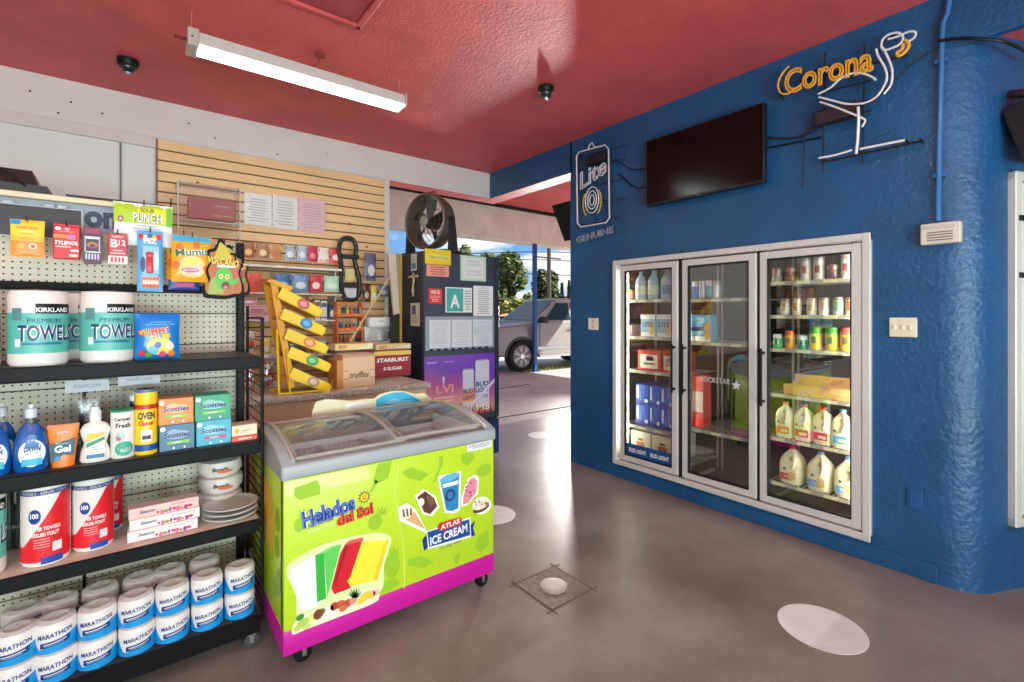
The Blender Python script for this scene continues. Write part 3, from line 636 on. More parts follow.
def plate(u0, v0, u1, v1, name, label, cat, col, kind):
    a = wallpt(u0, v0, 3.49); c = wallpt(u1, v1, 3.49); w_ = abs(a.y-c.y); h_ = abs(a.z-c.z)
    t = thing(name, label, cat, (3.49, (a.y+c.y)/2, (a.z+c.z)/2), RW)
    m = MB(); m.box((-w_/2, 0, -h_/2), (w_/2, .011, h_/2), col, .004); m.build('cover_plate', t)
    n = MB()
    if kind == 'switch':
        for x in (-w_*.28, w_*.0, w_*.28): n.box((x-.006, -.012, -.014), (x+.006, 0, .012), mat((240, 236, 224), .4), .002)
        n.build('toggle', t)
    elif kind == 'outlet':
        for z in (-.028, .028): n.ell(0, z, .016, .018, -.001, mat((200, 190, 170), .5))
        n.build('socket', t)
    else: n.box((-w_/2+.01, -.006, -h_/2+.01), (w_/2-.01, .002, h_/2-.01), col, .006); n.build('raised_cover', t)
plate(889, 317.5, 917, 337.5, 'light_switch', 'cream triple light switch plate right of the glass doors', 'light switch', mat((228, 220, 196), .4), 'switch')
plate(588, 318, 598, 330, 'wall_outlet', 'cream outlet plate on the blue wall left of the glass doors', 'outlet', mat((232, 224, 200), .4), 'outlet')
plate(906, 487, 922, 511, 'wall_outlet', 'low blue painted outlet cover near the wall corner', 'outlet', mat((26, 86, 142), .35), 'blank')
# loudspeaker / monitor on the slanted wall
t = thing('wall_speaker', 'tilted black and grey box bracketed on the wall right of the corner', 'speaker', ret(.13, 2.49, .16), math.radians(-23.8))
m = MB(); m.T = Matrix.Rotation(-.28, 4, 'X'); m.box((-.10, -.06, -.17), (.2, .12, .14), mat((30, 28, 30), .5), .01); m.build('casing', t)
m = MB(); m.T = Matrix.Rotation(-.28, 4, 'X'); m.box((-.09, -.075, -.155), (.19, -.06, .125), mat((168, 170, 172), .5), .004); m.build('front_panel', t)
m = MB(); m.cyl((.05, .1, .08), (.05, .16, .1), .025, DARK); m.cyl((-.06, .06, .16), (-.02, .15, .2), .022, mat((60, 40, 30), .5)); m.build('bracket', t)
# ================================================================== GLASS DOOR COOLER
CH = CZ1-CZ0; CW = CY1-CY0
ck = thing('display_cooler', 'three door glass fronted walk-in cooler set into the blue wall', 'cooler', (XW, CY1, CZ0), RW)
fr = mat((206, 205, 200), .4, .1); frd = mat((150, 146, 142), .35, .6); gk = mat((24, 24, 26), .6)
def Yu(u): return onX(u, HOR, XW).y
m = MB(); e = .045
m.box((0, -.035, 0), (CW, .03, e), fr, .005); m.box((0, -.035, CH-e), (CW, .03, CH), fr, .005); m.box((0, -.036, 0), (e, .03, CH), fr, .005); m.box((CW-e, -.036, 0), (CW, .03, CH), fr, .005)
m.build('frame', ck)
GLS = glass('cooler_glass', (.96, .98, .97), .15, .006, .5)
edges = [(622, 679.5), (684, 758), (761.5, 863)]
sh = mat((188, 186, 178), .4, .3); inn = mat((56, 56, 54), .6)
doors = []
for k, (ua, ub) in enumerate(edges):
    x0 = CY1-Yu(ua)+.0; x1 = CY1-Yu(ub); z0 = e+.012; z1 = CH-e-.012; s_ = .055
    d = MB()
    d.box((x0, -.03, z0), (x0+s_, .01, z1), fr, .004); d.box((x1-s_, -.03, z0), (x1, .01, z1), fr, .004)
    d.box((x0+s_, -.03, z0), (x1-s_, .01, z0+s_), fr, .004); d.box((x0+s_, -.03, z1-s_), (x1-s_, .01, z1), fr, .004)
    dd = d.build('door', ck)
    g = MB(); g.box((x0+s_, -.012, z0+s_), (x1-s_, -.008, z1-s_), GLS); g.build('glass_pane', dd)
    g = MB()
    for (xa_, xb_, za_, zb2) in ((x0+s_-.004, x1-s_+.004, z0+s_-.006, z0+s_+.006), (x0+s_-.004, x1-s_+.004, z1-s_-.006, z1-s_+.006), (x0+s_-.004, x0+s_+.004, z0+s_-.006, z1-s_+.006), (x1-s_-.004, x1-s_+.004, z0+s_-.006, z1-s_+.006)): g.box((xa_, -.031, za_), (xb_, .0, zb2), gk)
    g.build('gasket', dd)
    hx_ = x1-.028 if k == 0 else x0+.028
    g = MB(); zc_ = z0+.5*(z1-z0)
    for zz in (zc_-.17, zc_+.17): g.cyl((hx_, -.03, zz), (hx_, -.07, zz), .011, BLACK, n=10)
    g.tube([(hx_, -.07, zc_-.2), (hx_, -.07, zc_+.2)], .009, BLACK, 8); g.build('handle', dd)
    doors.append((x0+s_, x1-s_, z0+s_, z1-s_, dd))
# mullions and LED strips behind them
m = MB()
for k in range(2):
    xa = CY1-Yu(edges[k][1]); xb = CY1-Yu(edges[k+1][0]); m.box((xa, -.012, e), (xb, .05, CH-e), gk)
m.build('mullion', ck)
led = mat((255, 246, 222), .5, em=60)
DEP = 1.0
for xm in ((CY1-Yu(681.5)), (CY1-Yu(760)), CY1-Yu(863)-.035):
    m = MB(); m.box((xm-.008, .035, .15), (xm+.008, .05, CH-.12), led, .003); m.build('glow_strip', ck)
m = MB(); xm = CY1-Yu(622)+.03; m.box((xm-.008, .035, .15), (xm+.008, .05, CH-.12), mat((255, 246, 222), .5, em=22), .003); m.build('glow_strip', ck)
m = MB(); T_ = .02
m.box((-.02, DEP, -.05), (CW+.02, DEP+T_, CH+.05), inn); m.box((-.03, .04, -.05), (-.001, DEP, CH+.05), inn); m.box((CW+.001, .04, -.05), (CW+.03, DEP, CH+.05), inn)
m.box((-.03, .04, -.02), (CW+.03, DEP, -.001), mat((70, 68, 66), .6)); m.box((-.03, .04, CH+.001), (CW+.03, DEP, CH+.06), inn)
for k in range(2):
    xm = CY1-Yu(681.5 if k == 0 else 760)
    m.box((xm-.01, .05, 0), (xm+.01, .5, .02), sh)
m.build('interior', ck)
xsep = [0, CY1-Yu(681.5), CY1-Yu(760), CW]
def lz(u, v): p = onX(u, v, XW+.12); return p.z-CZ0
shelves = [[lz(650, v) for v in (300, 337, 371, 427)]+[lz(650, 433)-.21], [lz(720, v) for v in (299, 343, 432)], [lz(812, v) for v in (281, 315.5, 350, 397, 442.5)]+[lz(812, 488.5)]]
def add_shelf(k, z, x0=None, x1=None, ya=.06, white=False):
    x0 = xsep[k]+.03 if x0 is None else x0; x1 = xsep[k+1]-.03 if x1 is None else x1; s = MB()
    s.box((x0, ya, z-.022), (x1, ya+.006, z+.004), sh, .002)
    for i in range(int((x1-x0)/.03)+1): s.box((x0+i*.03, ya, z-.006), (x0+i*.03+.006, ya+.55, z), sh)
    for y in (.2, .4): s.box((x0, ya+y, z-.012), (x1, ya+y+.008, z-.006), sh)
    for i in range(int((x1-x0)/.16)): s.box((x0+.03+i*.16, ya-.002, z-.020), (x0+.11+i*.16, ya, z+.002), mat((236, 232, 190), .5))
    s.build('shelf', ck)
for k in range(3):
    for z in shelves[k]: add_shelf(k, z)
for k in range(3):
    s = MB()
    for x in (xsep[k]+.02, xsep[k+1]-.02): s.box((x-.006, .08, 0), (x+.006, .1, CH), sh); s.box((x-.006, .6, 0), (x+.006, .62, CH), sh)
    s.build('shelf_post', ck)
# wordmark strip inside the first door and faint star decal on the second
m = MB(); a, c_, z0, z1, dd = doors[0]; zt = z0+.105
m.box((a, -.0145, z0), (c_, -.0125, zt), mat((22, 76, 136), .4)); w_ = (c_-a)
for q_ in (.27, .74): m.text('BUD LIGHT', a+w_*q_, z0+.05, .036, -.0155, WHITE, w=w_*.38, bold=.02)
m.build('decal_strip', ck)
m = MB(); a, c_, z0, z1, dd = doors[1]; w_ = c_-a; zz = z0+(z1-z0)*.46
m.text('ROCKSTAR', a+w_*.45, zz, .04, -.0135, mat((210, 210, 205), .4), w=w_*.5)
m.poly([(a+w_*.8+.04*(1 if i % 2 == 0 else .4)*math.sin(i*PI/5), zz-.02+.04*(1 if i % 2 == 0 else .4)*math.cos(i*PI/5)) for i in range(10)], -.0135, mat((210, 210, 205), .4))
m.build('decal', ck)
# second cooler in the slanted wall
c2 = thing('display_cooler', 'second glass door cooler in the slanted wall at the right edge', 'cooler', ret(RS0, RZ0), math.radians(-23.8)); w_ = RS1-RS0; h_ = RZ1-RZ0
m = MB()
m.box((0, -.035, 0), (w_, .02, .05), fr, .005); m.box((0, -.035, h_-.05), (w_, .02, h_), fr, .005); m.box((0, -.036, 0), (.05, .02, h_), fr, .005); m.box((w_-.05, -.036, 0), (w_, .02, h_), fr, .005); m.build('frame', c2)
d = MB()
for (x0, x1, z0, z1) in [(.06, .11, .06, h_-.06), (w_-.11, w_-.06, .06, h_-.06), (.11, w_-.11, .06, .11), (.11, w_-.11, h_-.11, h_-.06)]: d.box((x0, -.03, z0), (x1, .01, z1), fr, .004)
d = d.build('door', c2); g = MB(); g.box((.11, -.012, .11), (w_-.11, -.008, h_-.11), GLS); g.build('glass_pane', d)
g = MB()
for z in (h_*.7, h_*.86): g.box((.02, -.045, z), (.1, -.02, z+.03), BLACK, .004)
g.build('hinge', d)
g = MB(); g.box((-.02, .5, -.02), (w_+.02, .52, h_+.02), inn); g.box((-.02, 0, -.03), (w_+.02, .5, -.01), inn); g.box((w_, .0, -.02), (w_+.02, .5, h_), inn); g.box((-.02, .02, -.02), (0, .5, h_), inn); g.box((-.02, 0, h_), (w_+.02, .5, h_+.02), inn); g.build('interior', c2)
for z in (.3, .68, 1.06): g = MB(); g.box((.02, .05, z), (w_-.02, .45, z+.012), sh); g.build('shelf', c2)
# ------------------------------------------------------------------ goods in the cooler
def cool(name, label, cat, x, z, y=.14, group=None, rz=0):
    return thing(name, label, cat, (XW+y, CY1-x, CZ0+z), RW+rz, group)
def lxu(u, y=.14): return CY1-onX(u, HOR, XW+y).y
def can(mb, r, h, c1, c2, c3):
    mb.lathe([(r*.82, 0), (r, .008), (r, h*.25)], c2, 18); mb.lathe([(r, h*.25), (r, h*.7)], c1, 18); mb.lathe([(r, h*.7), (r, h-.012), (r*.82, h-.002)], c3, 18)
def carton(name, label, cat, x0, x1, z, h, d, c1, c2, word, wc, group=None, y=.12, accents=()):
    t = cool(name, label, cat, (x0+x1)/2, z, y, group); w = x1-x0
    m = MB(); m.box((-w/2, 0, 0), (w/2, d, h), c1, .004); m.build('box', t)
    m = MB(); m.rect(-w/2+.004, 0.004, w/2-.004, h*.2, -.0012, c2); 
    for (a, b_, c_, e_, mm) in accents: m.rect(-w/2+a*w, b_*h, -w/2+c_*w, e_*h, -.0016, mm)
    if word: m.text(word, 0, h*.55, h*.2, -.002, wc, w=w*.7, bold=.02)
    m.build('print', t); return t
S1 = shelves[0]
blue1 = mat((28, 74, 176), .4); cream = mat((232, 222, 200), .5)
# door 1 : clear bottles, two pale cases, red case, deep blue cases, cream cases
def bottle(t, r, h, body, capm, lab):
    m = MB(); m.lathe([(r*.9, 0), (r, .01), (r, h*.6), (r*.8, h*.68), (r*.35, h*.82), (r*.33, h*.95)], body, 16); m.build('bottle_body', t)
    m = MB(); m.lathe([(r*.38, h*.95), (r*.38, h)], capm, 12); m.build('cap', t)
    m = MB(); m.lathe([(r*1.015, h*.15), (r*1.015, h*.45)], lab, 16); m.build('label', t)
for i, u in enumerate((642.5, 655, 668)):
    t = cool('water_bottle', 'clear water bottle %s on the top shelf behind the left door' % ['at the left', 'in the middle', 'at the right'][i], 'bottle', lxu(u), S1[0]+.001, .12, 'water bottles behind the left glass door')
    bottle(t, .05, .28, mat((176, 204, 222), .1, spec=.9), WHITE, mat((220, 226, 200), .5) if i != 2 else mat((90, 150, 200), .4))
for i, (ua, ub, l_) in enumerate([(642, 656.5, 'left of the two pale blue beer cases behind the left door'), (658, 673, 'right of the two pale blue beer cases behind the left door')]):
    carton('beer_case', l_, 'case', lxu(ua), lxu(ub), S1[1]+.001, .20, .35, mat((140, 188, 214), .5), WHITE, 'LITE', NAVY, 'pale blue beer cases', accents=((.0, .8, 1, 1, WHITE), (.62, .1, .9, .62, mat((226, 180, 80), .5))))
for i, (ua, ub, l_) in enumerate([(639, 662, 'red and cream beer case, the left one of its pair'), (664, 675, 'red and cream beer case, the right one of its pair')]):
    carton('beer_case', l_, 'case', lxu(ua), lxu(ub), S1[2]+.002, .18, .35, mat((206, 64, 48), .5), RED, '', RED, 'red and cream beer cases', accents=((.12, .12, .88, .8, cream), (.25, .3, .75, .38, RED), (.4, .5, .7, .72, mat((150, 110, 70), .5))))
for j, (row, nm) in enumerate([(0, 'lower'), (1, 'upper')]):
    for i, (ua, ub) in enumerate([(637, 650), (650.5, 661.5), (662, 675)]):
        carton('beer_case', 'deep blue beer case in the %s row, %s' % (nm, ['left', 'middle', 'right'][i]), 'case', lxu(ua), lxu(ub), S1[3]+.002+row*.185, .183, .35, mat((26, 84, 196), .35), mat((16, 50, 150), .4), '', WHITE, 'deep blue beer cases', accents=((.1, .3, .25, .92, WHITE), (.35, .2, .42, .6, mat((90, 150, 230), .4)), (.7, .15, .95, .3, WHITE), (.6, .5, .66, .95, mat((90, 150, 230), .4))))
for i, (ua, ub) in enumerate([(632, 652), (653, 675)]):
    carton('beer_case', 'cream beer case on the bottom shelf, %s one' % ['left', 'right'][i], 'case', lxu(ua), lxu(ub), S1[4]+.002, .20, .35, mat((216, 206, 180), .5), mat((200, 188, 160), .5), '', RED, 'cream beer cases', accents=((.3, .15, .7, .55, mat((176, 96, 60), .5)), (.38, .6, .62, .7, mat((120, 60, 50), .5))))
# left column of small goods
for i, z in enumerate([S1[0]+.002, S1[1]+.002]):
    carton('snack_box', 'small %s box at the far left behind the left door' % ['tan', 'pink'][i], 'box', lxu(626), lxu(633), z, .1, .2, mat([(200, 150, 110), (206, 150, 150)][i], .5), RED, '', RED, None)
# door 2 : sparse
S2 = shelves[1]
carton('drink_case', 'pale blue drinks case on the middle shelf behind the middle door', 'case', lxu(690), lxu(712), S2[1]+.002, .22, .12, mat((110, 170, 206), .5), WHITE, '', NAVY, accents=((.1, .4, .7, .55, NAVY), (.75, .1, .92, .7, mat((230, 150, 60), .5))))
carton('drink_case', 'pink and red carton on the third shelf behind the middle door', 'case', lxu(693), lxu(705), S2[2]+.002, .42, .12, mat((214, 92, 84), .5), RED, '', NAVY, accents=((.05, .3, .95, .7, mat((226, 206, 196), .5)),))
for i, u in enumerate((697, 704, 711, 718)):
    t = cool('soda_can', 'small %s can on the top shelf behind the middle door' % ['blue', 'silver', 'teal', 'white'][i], 'can', lxu(u), S2[0]+.002, .12, 'cans behind the middle glass door')
    m = MB(); c_ = mat([(50, 80, 150), (180, 182, 186), (70, 150, 160), (220, 220, 220)][i], .3, .3); can(m, .03, .15, c_, c_, mat((190, 190, 196), .3, .6)); m.build('can_body', t)
# door 3
S3 = shelves[2]
cols_top = [('clear bottle', (170, 160, 150)), ('amber bottle', (150, 90, 60)), ('white can', (228, 222, 206)), ('white can', (228, 222, 206)), ('dark bottle', (90, 70, 66)), ('white can', (230, 226, 212))]
for i, (u, (nm, cc_)) in enumerate(zip((778, 792, 807, 820, 834, 848), cols_top)):
    t = cool('tall_can', '%s tall %s on the top shelf behind the right door' % (['first', 'second', 'third', 'fourth', 'fifth', 'sixth'][i], nm), 'can', lxu(u), S3[0]+.002, .12, 'tall cans on the top cooler shelf')
    m = MB(); c_ = mat(cc_, .35, .1); can(m, .032, .19 if i in (2, 3, 5) else .1, c_, c_, mat((200, 196, 190), .3, .6)); m.build('can_body', t)
    m = MB(); s0 = m.mark(); m.rect(-.015, .05, .015, .1, 0, mat((150, 70, 60), .5), 4); m.wrap(s0, .0325); m.build('print', t)
for i, u in enumerate((786.5, 798, 813, 825, 839.5, 852)):
    t = cool('tall_can', 'white tea can, number %s from the left on the second shelf' % ['one', 'two', 'three', 'four', 'five', 'six'][i], 'can', lxu(u), S3[1]+.002, .12, 'white cans on the second cooler shelf')
    m = MB(); c_ = mat((232, 226, 206) if i < 4 else (206, 216, 190), .35); can(m, .030, .118, c_, c_, mat((206, 196, 180), .3, .6)); m.build('can_body', t)
    m = MB(); s0 = m.mark(); m.rect(-.012, .03, .014, .09, 0, mat([(190, 150, 90), (170, 120, 70), (196, 160, 120), (190, 160, 120), (90, 160, 110), (190, 90, 70)][i], .5), 4); m.rect(-.02, .1, .02, .108, 0, mat((150, 90, 60), .5), 4); m.wrap(s0, .0316); m.build('print', t)
for i, (u, h_, c1, c2_, r_) in enumerate([(779, .10, (70, 180, 90), (230, 236, 230), .030), (791, .13, (240, 176, 40), (226, 120, 60), .030), (804, .095, (60, 170, 130), (226, 240, 236), .030), (817, .156, (240, 210, 40), (90, 170, 60), .036), (833, .156, (238, 206, 40), (70, 160, 70), .036), (848, .156, (244, 200, 50), (206, 60, 50), .036)]):
    t = cool('juice_can', 'colourful juice can, %s from the left on the third shelf' % ['first and green', 'second and orange', 'third and teal', 'fourth and yellow', 'fifth and yellow', 'sixth and red topped'][i], 'can', lxu(u), S3[2]+.002, .12, 'juice cans on the third cooler shelf')
    m = MB(); can(m, r_, h_, mat(c1, .35), mat(c1, .35), mat(c2_, .35)); m.build('can_body', t)
    m = MB(); s0 = m.mark(); m.rect(-.018, h_*.3, .018, h_*.6, 0, mat(c2_, .4), 5); m.ell(.0, h_*.45, .011, .02, -.001, mat((60, 110, 60), .5), n=10); m.wrap(s0, r_+.0006); m.build('print', t)
t = cool('open_carton', 'long tan cardboard tray on the fourth shelf behind the right door', 'tray', lxu(820), S3[3]-.002, .10)
m = MB(); w_ = lxu(857)-lxu(785)
for (a_, b_) in [((-w_/2, 0, 0), (w_/2, .004, .075)), ((-w_/2, .2, 0), (w_/2, .204, .13)), ((-w_/2, 0, 0), (-w_/2+.004, .2, .07)), ((w_/2-.004, 0, 0), (w_/2, .2, .07)), ((-w_/2, 0, 0), (w_/2, .2, .004))]: m.box(a_, b_, mat((206, 160, 96), .8))
m.build('tray', t)
def jug(kind):
    milk = mat((248, 240, 204), .35); t = thing('milk_jug', 'x', 'milk jug')
    if kind == 'gallon':
        H = .25; w = .075; prof = [(.0, .86), (.03, .98), (.06, 1), (.13, 1), (.16, .93), (.19, .72), (.215, .45), (.232, .25), (.24, .22)]
    else:
        H = .235; w = .058; prof = [(.0, .88), (.03, 1), (.06, 1), (.15, 1), (.17, .92), (.195, .7), (.21, .42), (.222, .28), (.23, .27)]
    m = MB(); n = 20; V = []; Fs = []
    for (z, k) in prof:
        for i in range(n):
            a = 2*PI*i/n; cx_, sx_ = math.cos(a), math.sin(a); pw = .55 if k > .6 else .8
            V.append((w*k*math.copysign(abs(cx_)**pw, cx_), w*k*math.copysign(abs(sx_)**pw, sx_), z))
    for k in range(len(prof)-1):
        for i in range(n): j = (i+1) % n; Fs.append((k*n+i, k*n+j, (k+1)*n+j, (k+1)*n+i))
    Fs += [tuple(range(n-1, -1, -1)), tuple((len(prof)-1)*n+i for i in range(n))]
    m.add(V, Fs, milk); m.build('jug_body', t, ang=1.2)
    m = MB(); hx_ = w*.32
    m.tube(spline([(hx_*.2, -w*.40, .222), (hx_, -w*.62, .208), (hx_*1.5, -w*.98, .17), (hx_*1.4, -w*1.06, .14), (hx_*.9, -w*.98, .115)], 5), .011, milk, 8); m.build('handle', t)
    m = MB(); m.ell(hx_*.5, .165, .011, .03, -w*.90, mat((196, 184, 140), .6), th=.02); m.build('handle_recess', t)
    return t
def capjug(t, colr, lab, w):
    m = MB(); m.lathe([(.02, .235 if w > .07 else .225), (.02, .252 if w > .07 else .243), (.015, .256 if w > .07 else .247)], mat(colr, .4), 16); m.build('cap', t)
    m = MB(); m.rect(-w*.72, .03, w*.3, .075, -w*1.02, mat(lab, .45)); m.rect(w*.0, .035, w*.62, .09, -w*1.025, mat((226, 190, 110), .5))
    m.ell(-w*.35, .105, .009, .009, -w*1.02, mat((30, 30, 40), .5), n=10); m.text('2%', -w*.2, .052, .02, -w*1.03, WHITE); m.build('label', t)
gal = jug('gallon'); half = jug('half')
def capjugh(t, colr, lab):
    m = MB(); m.lathe([(.02, .226), (.02, .243), (.015, .247)], mat(colr, .4), 16); m.build('cap', t)
    m = MB(); w = .058; m.rect(-w*.7, .03, w*.75, .08, -w*1.02, mat(lab, .45)); m.rect(-w*.2, .04, w*.6, .06, -w*1.025, mat((240, 230, 200), .5)); m.ell(-w*.5, .11, .008, .008, -w*1.02, mat((30, 30, 40), .5), n=10)
    m.text('milk', 0, .105, .016, -w*1.03, mat((60, 70, 90), .5)); m.build('label', t)
def clone_body(src, loc, label, group):
    r = src.copy(); COL.objects.link(r); r.location = loc; r.rotation_euler = (0, 0, RW); r['label'] = label; r['group'] = group
    for ch in src.children: c = ch.copy(); COL.objects.link(c); c.parent = r
    return r
for i, (u, cp, lb, w1, w2) in enumerate([(786, (236, 130, 60), (236, 140, 50), 'orange', 'first'), (804.5, (226, 90, 60), (206, 60, 46), 'red orange', 'second'), (823.5, (206, 40, 40), (206, 60, 46), 'red', 'third'), (843, (120, 170, 214), (70, 150, 190), 'light blue', 'fourth')]):
    r_ = clone_body(half, (XW+.15, CY1-lxu(u, .15), CZ0+S3[4]+.002), 'half gallon milk jug with %s cap, %s from left on the upper milk shelf' % (w1, w2), 'milk jugs on the upper milk shelf')
    capjugh(r_, cp, lb)
for i, (u, cp, lb, w1, w2) in enumerate([(793, (206, 50, 50), (200, 60, 50), 'red', 'left'), (821, (110, 150, 206), (90, 150, 200), 'blue', 'middle'), (849, (110, 150, 206), (90, 150, 200), 'blue', 'right')]):
    r_ = clone_body(gal, (XW+.15, CY1-lxu(u, .15), CZ0+S3[5]+.002), 'gallon milk jug with %s cap, %s one on the bottom milk shelf' % (w1, w2), 'milk jugs on the bottom milk shelf')
    capjug(r_, cp, lb, .075)
for s_ in (gal, half):
    for ch in list(s_.children): bpy.data.objects.remove(ch, do_unlink=True)
    bpy.data.objects.remove(s_, do_unlink=True)
# ================================================================== SLAT WALL
b = thing('slatwall', 'tan wooden slat wall panelling behind the counter', 'slat wall', (0, YW-.02, 0))
SX0, SX1 = .146, 2.10; pitch = .0865
wood = mat((236, 194, 142), .5, var=.06, vs_=3)
m = MB(); m.box((SX0, .005, .6), (SX1, .02, 2.93), mat((104, 74, 48), .7)); m.build('backing', b)
z = 2.93; m = MB()
while z > .7: m.box((SX0, -.012, z-pitch+.011), (SX1, .006, z), wood, .003); z -= pitch
m.build('boards', b)
m = MB(); m.box((SX0-.012, -.016, .6), (SX0, .02, 2.935), mat((140, 96, 80), .6)); m.build('edge_strip', b)
m = MB()
for (x, z) in [(.42, 2.62), (1.72, 2.42), (1.9, 2.2)]: m.cyl((x, -.018, z), (x, -.012, z), .012, mat((120, 84, 54), .6), n=10)
m.build('plug', b)
YS = YW-.033
def SW(u, v, Y=YS): return onY(u, v, Y)
# three sheets in plastic
names = [('left white', (236, 234, 230)), ('middle white', (232, 231, 228)), ('pink', (232, 190, 198))]
uu = [(244, 271.5), (272.5, 297.5), (298.5, 325)]
for (nm, c_), (ua, ub) in zip(names, uu):
    a = SW(ua, 192+(ua-244)*.10, YS); c = SW(ub, 227+(ua-244)*.12, YS); w_ = c.x-a.x; h_ = a.z-c.z
    t = thing('permit_sheet', '%s permit sheet in a shiny sleeve pinned on the slat wall' % nm, 'paper', ((a.x+c.x)/2, YS-.004, c.z))
    m = MB(); m.box((-w_/2, 0, 0), (w_/2, .002, h_), mat(c_, .6)); m.lines(-w_/2+.02, w_/2-.02, .03, h_-.04, 9, -.001, mat((180, 176, 176), .7), .3, 3); m.build('sheet', t)
    m = MB(); rr = random.Random(int(ua)); nx_, nz_2 = 8, 8
    V = [(-w_/2-.006+(w_+.012)*i/nx_, -.006-rr.uniform(0, .009), -.006+(h_+.012)*j/nz_2) for j in range(nz_2+1) for i in range(nx_+1)]
    m.add(V, [(j*9+i, j*9+i+1, j*9+i+10, j*9+i+9) for j in range(8) for i in range(8)], glass('sleeve', (.97, .97, .97), .05, .12, .5)); m.build('plastic_sleeve', t)
# acrylic box with brown carton
a = SW(178, 180, 4.55); c = SW(240, 240, 4.55)
t = thing('acrylic_display_box', 'clear acrylic box on the slat wall holding a reddish brown carton', 'display box', ((a.x+c.x)/2, 4.55, c.z)); w_ = c.x-a.x; h_ = a.z-c.z
m = MB(); th_ = .006
for (p, q_) in [((-w_/2, 0, h_*.3), (w_/2, th_, h_)), ((-w_/2, 0, 0), (-w_/2+th_, .25, h_)), ((w_/2-th_, 0, 0), (w_/2, .25, h_)), ((-w_/2, 0, h_*.3), (w_/2, .25, h_*.3+th_)), ((-w_/2, 0, h_-th_), (w_/2, .25, h_)), ((-w_/2, 0, 0), (-w_/2+.05, .25, .004)), ((w_/2-.05, 0, 0), (w_/2, .004, h_*.3))]: m.box(p, q_, CLEAR)
m.build('case', t)
m = MB()
for (x, z) in [(-w_/2, 0), (w_/2, 0), (-w_/2, h_), (w_/2, h_)]: m.cyl((x, .0, z), (x, .315, z), .004, mat((210, 210, 210), .3), n=6)
for x in (-w_/2, w_/2): m.cyl((x, 0, 0), (x, 0, h_), .004, mat((210, 210, 210), .3), n=6)
m.cyl((-w_/2, 0, h_*.3), (w_/2, 0, h_*.3), .005, mat((190, 190, 190), .3), n=6); m.build('edges', t)
bx = MB(); bx.box((-w_*.33, .03, h_*.34), (w_*.44, .2, h_*.74), mat((160, 74, 64), .5), .003); bx.text('cartridges', w_*.2, h_*.6, .016, .028, mat((226, 200, 190), .5), w=.12); bx.text('single packs', w_*.22, h_*.42, .016, .028, mat((226, 200, 190), .5), w=.14)
tag(bx.build('carton', loc=((a.x+c.x)/2, 4.55, c.z+.007)), 'reddish brown carton inside the clear acrylic box', 'carton')
# slat wall shelves
def shelf_w(name, ua, ub, v, Y0, Y1, th_, label, col=(226, 218, 206)):
    a = onY(ua, v, Y0); c = onY(ub, v, Y0); z = onY((ua+ub)/2, v, Y0).z
    t = thing(name, label, 'shelf', (a.x, Y0, z)); m = MB(); m.box((0, 0, -th_), (c.x-a.x, Y1-Y0, 0), mat(col, .5), .003); m.build('board', t)
    m = MB()
    for x in (.05, c.x-a.x-.06): m.box((x, .02, -.09), (x+.01, Y1-Y0, -th_), mat((190, 180, 170), .5))
    m.build('bracket', t); return z
YF = 4.62
ZSH = {}
for k, (v, lb) in enumerate([(266, 'top'), (293, 'second'), (320, 'third'), (356, 'lowest')]):
    ZSH[k] = shelf_w('wall_shelf', 236, 342 if k < 3 else 338, v, YF if k else 4.66, YW-.04, .022 if k == 0 else .014, '%s pale shelf of the slat wall beside the yellow rack' % lb)
def pack(name, label, cat, ua, ub, v0, v1, Y, cbase, cacc, cmark, seed=0, depth=.02, group=None, word=None, hang=True, style=0):
    a = onY(ua, v0, Y); c = onY(ub, v1, Y); w_ = c.x-a.x; z1 = onY((ua+ub)/2, v0, Y).z; z0 = onY((ua+ub)/2, v1, Y).z; h_ = z1-z0
    t = thing(name, label, cat, ((a.x+c.x)/2, Y, z0), 0, group)
    m = MB()
    if style == 1: m.box((-w_/2, 0, 0), (w_/2, depth, h_), mat(cbase, .45), .003)
    else: m.pouch(w_, h_, depth, mat(cbase, .35), nx=6, nz=7, seed=seed)
    m.build('bag' if style == 0 else 'box', t)
    rr = random.Random(seed+5); m = MB(); y = -.001
    m.rect(-w_*.44, h_*.68, w_*.44, h_*.9, y, mat(cacc, .4)); m.ell(rr.uniform(-.1, .1)*w_, h_*.38, w_*.3, h_*.2, y, mat(cmark, .4), n=12)
    m.rect(-w_*.4, h_*.1, w_*.4, h_*.17, y-.0005, mat(cacc, .4))
    if word: m.text(word, 0, h_*.79, h_*.12, y-.001, WHITE if sum(cacc) < 500 else NAVY, w=w_*.7, bold=.02)
    if style == 0: s = m; s.map(0, lambda p, d=depth, w2=w_, h2=h_: (p.x, p.y-d/2*max(0, 1-abs(2*p.x/w2)**3)**.6*max(0, 1-abs((2*p.z/h2-1)/.92)**4)**.6-.0015, p.z))
    m.build('print', t)
    if hang:
        m = MB(); m.cyl((0, -.02, h_*.97), (0, YW-.03-Y, h_*.97), .003, CHROME, n=6); m.build('peg_hook', t)
    return t
row1 = [(242, 254, (170, 104, 60), (120, 50, 60), (240, 190, 110)), (256, 268, (180, 130, 90), (110, 80, 60), (236, 214, 170)), (269, 281, (196, 140, 80), (226, 190, 150), (200, 110, 70)), (285, 296, (170, 182, 190), (70, 80, 90), (226, 232, 236)), (297, 307, (176, 190, 200), (60, 76, 96), (226, 232, 236)), (308, 317, (200, 50, 80), (60, 40, 60), (236, 130, 150)), (318, 329, (236, 210, 206), (206, 60, 70), (240, 226, 220)), (330, 341, (206, 60, 60), (226, 130, 120), (240, 220, 210))]
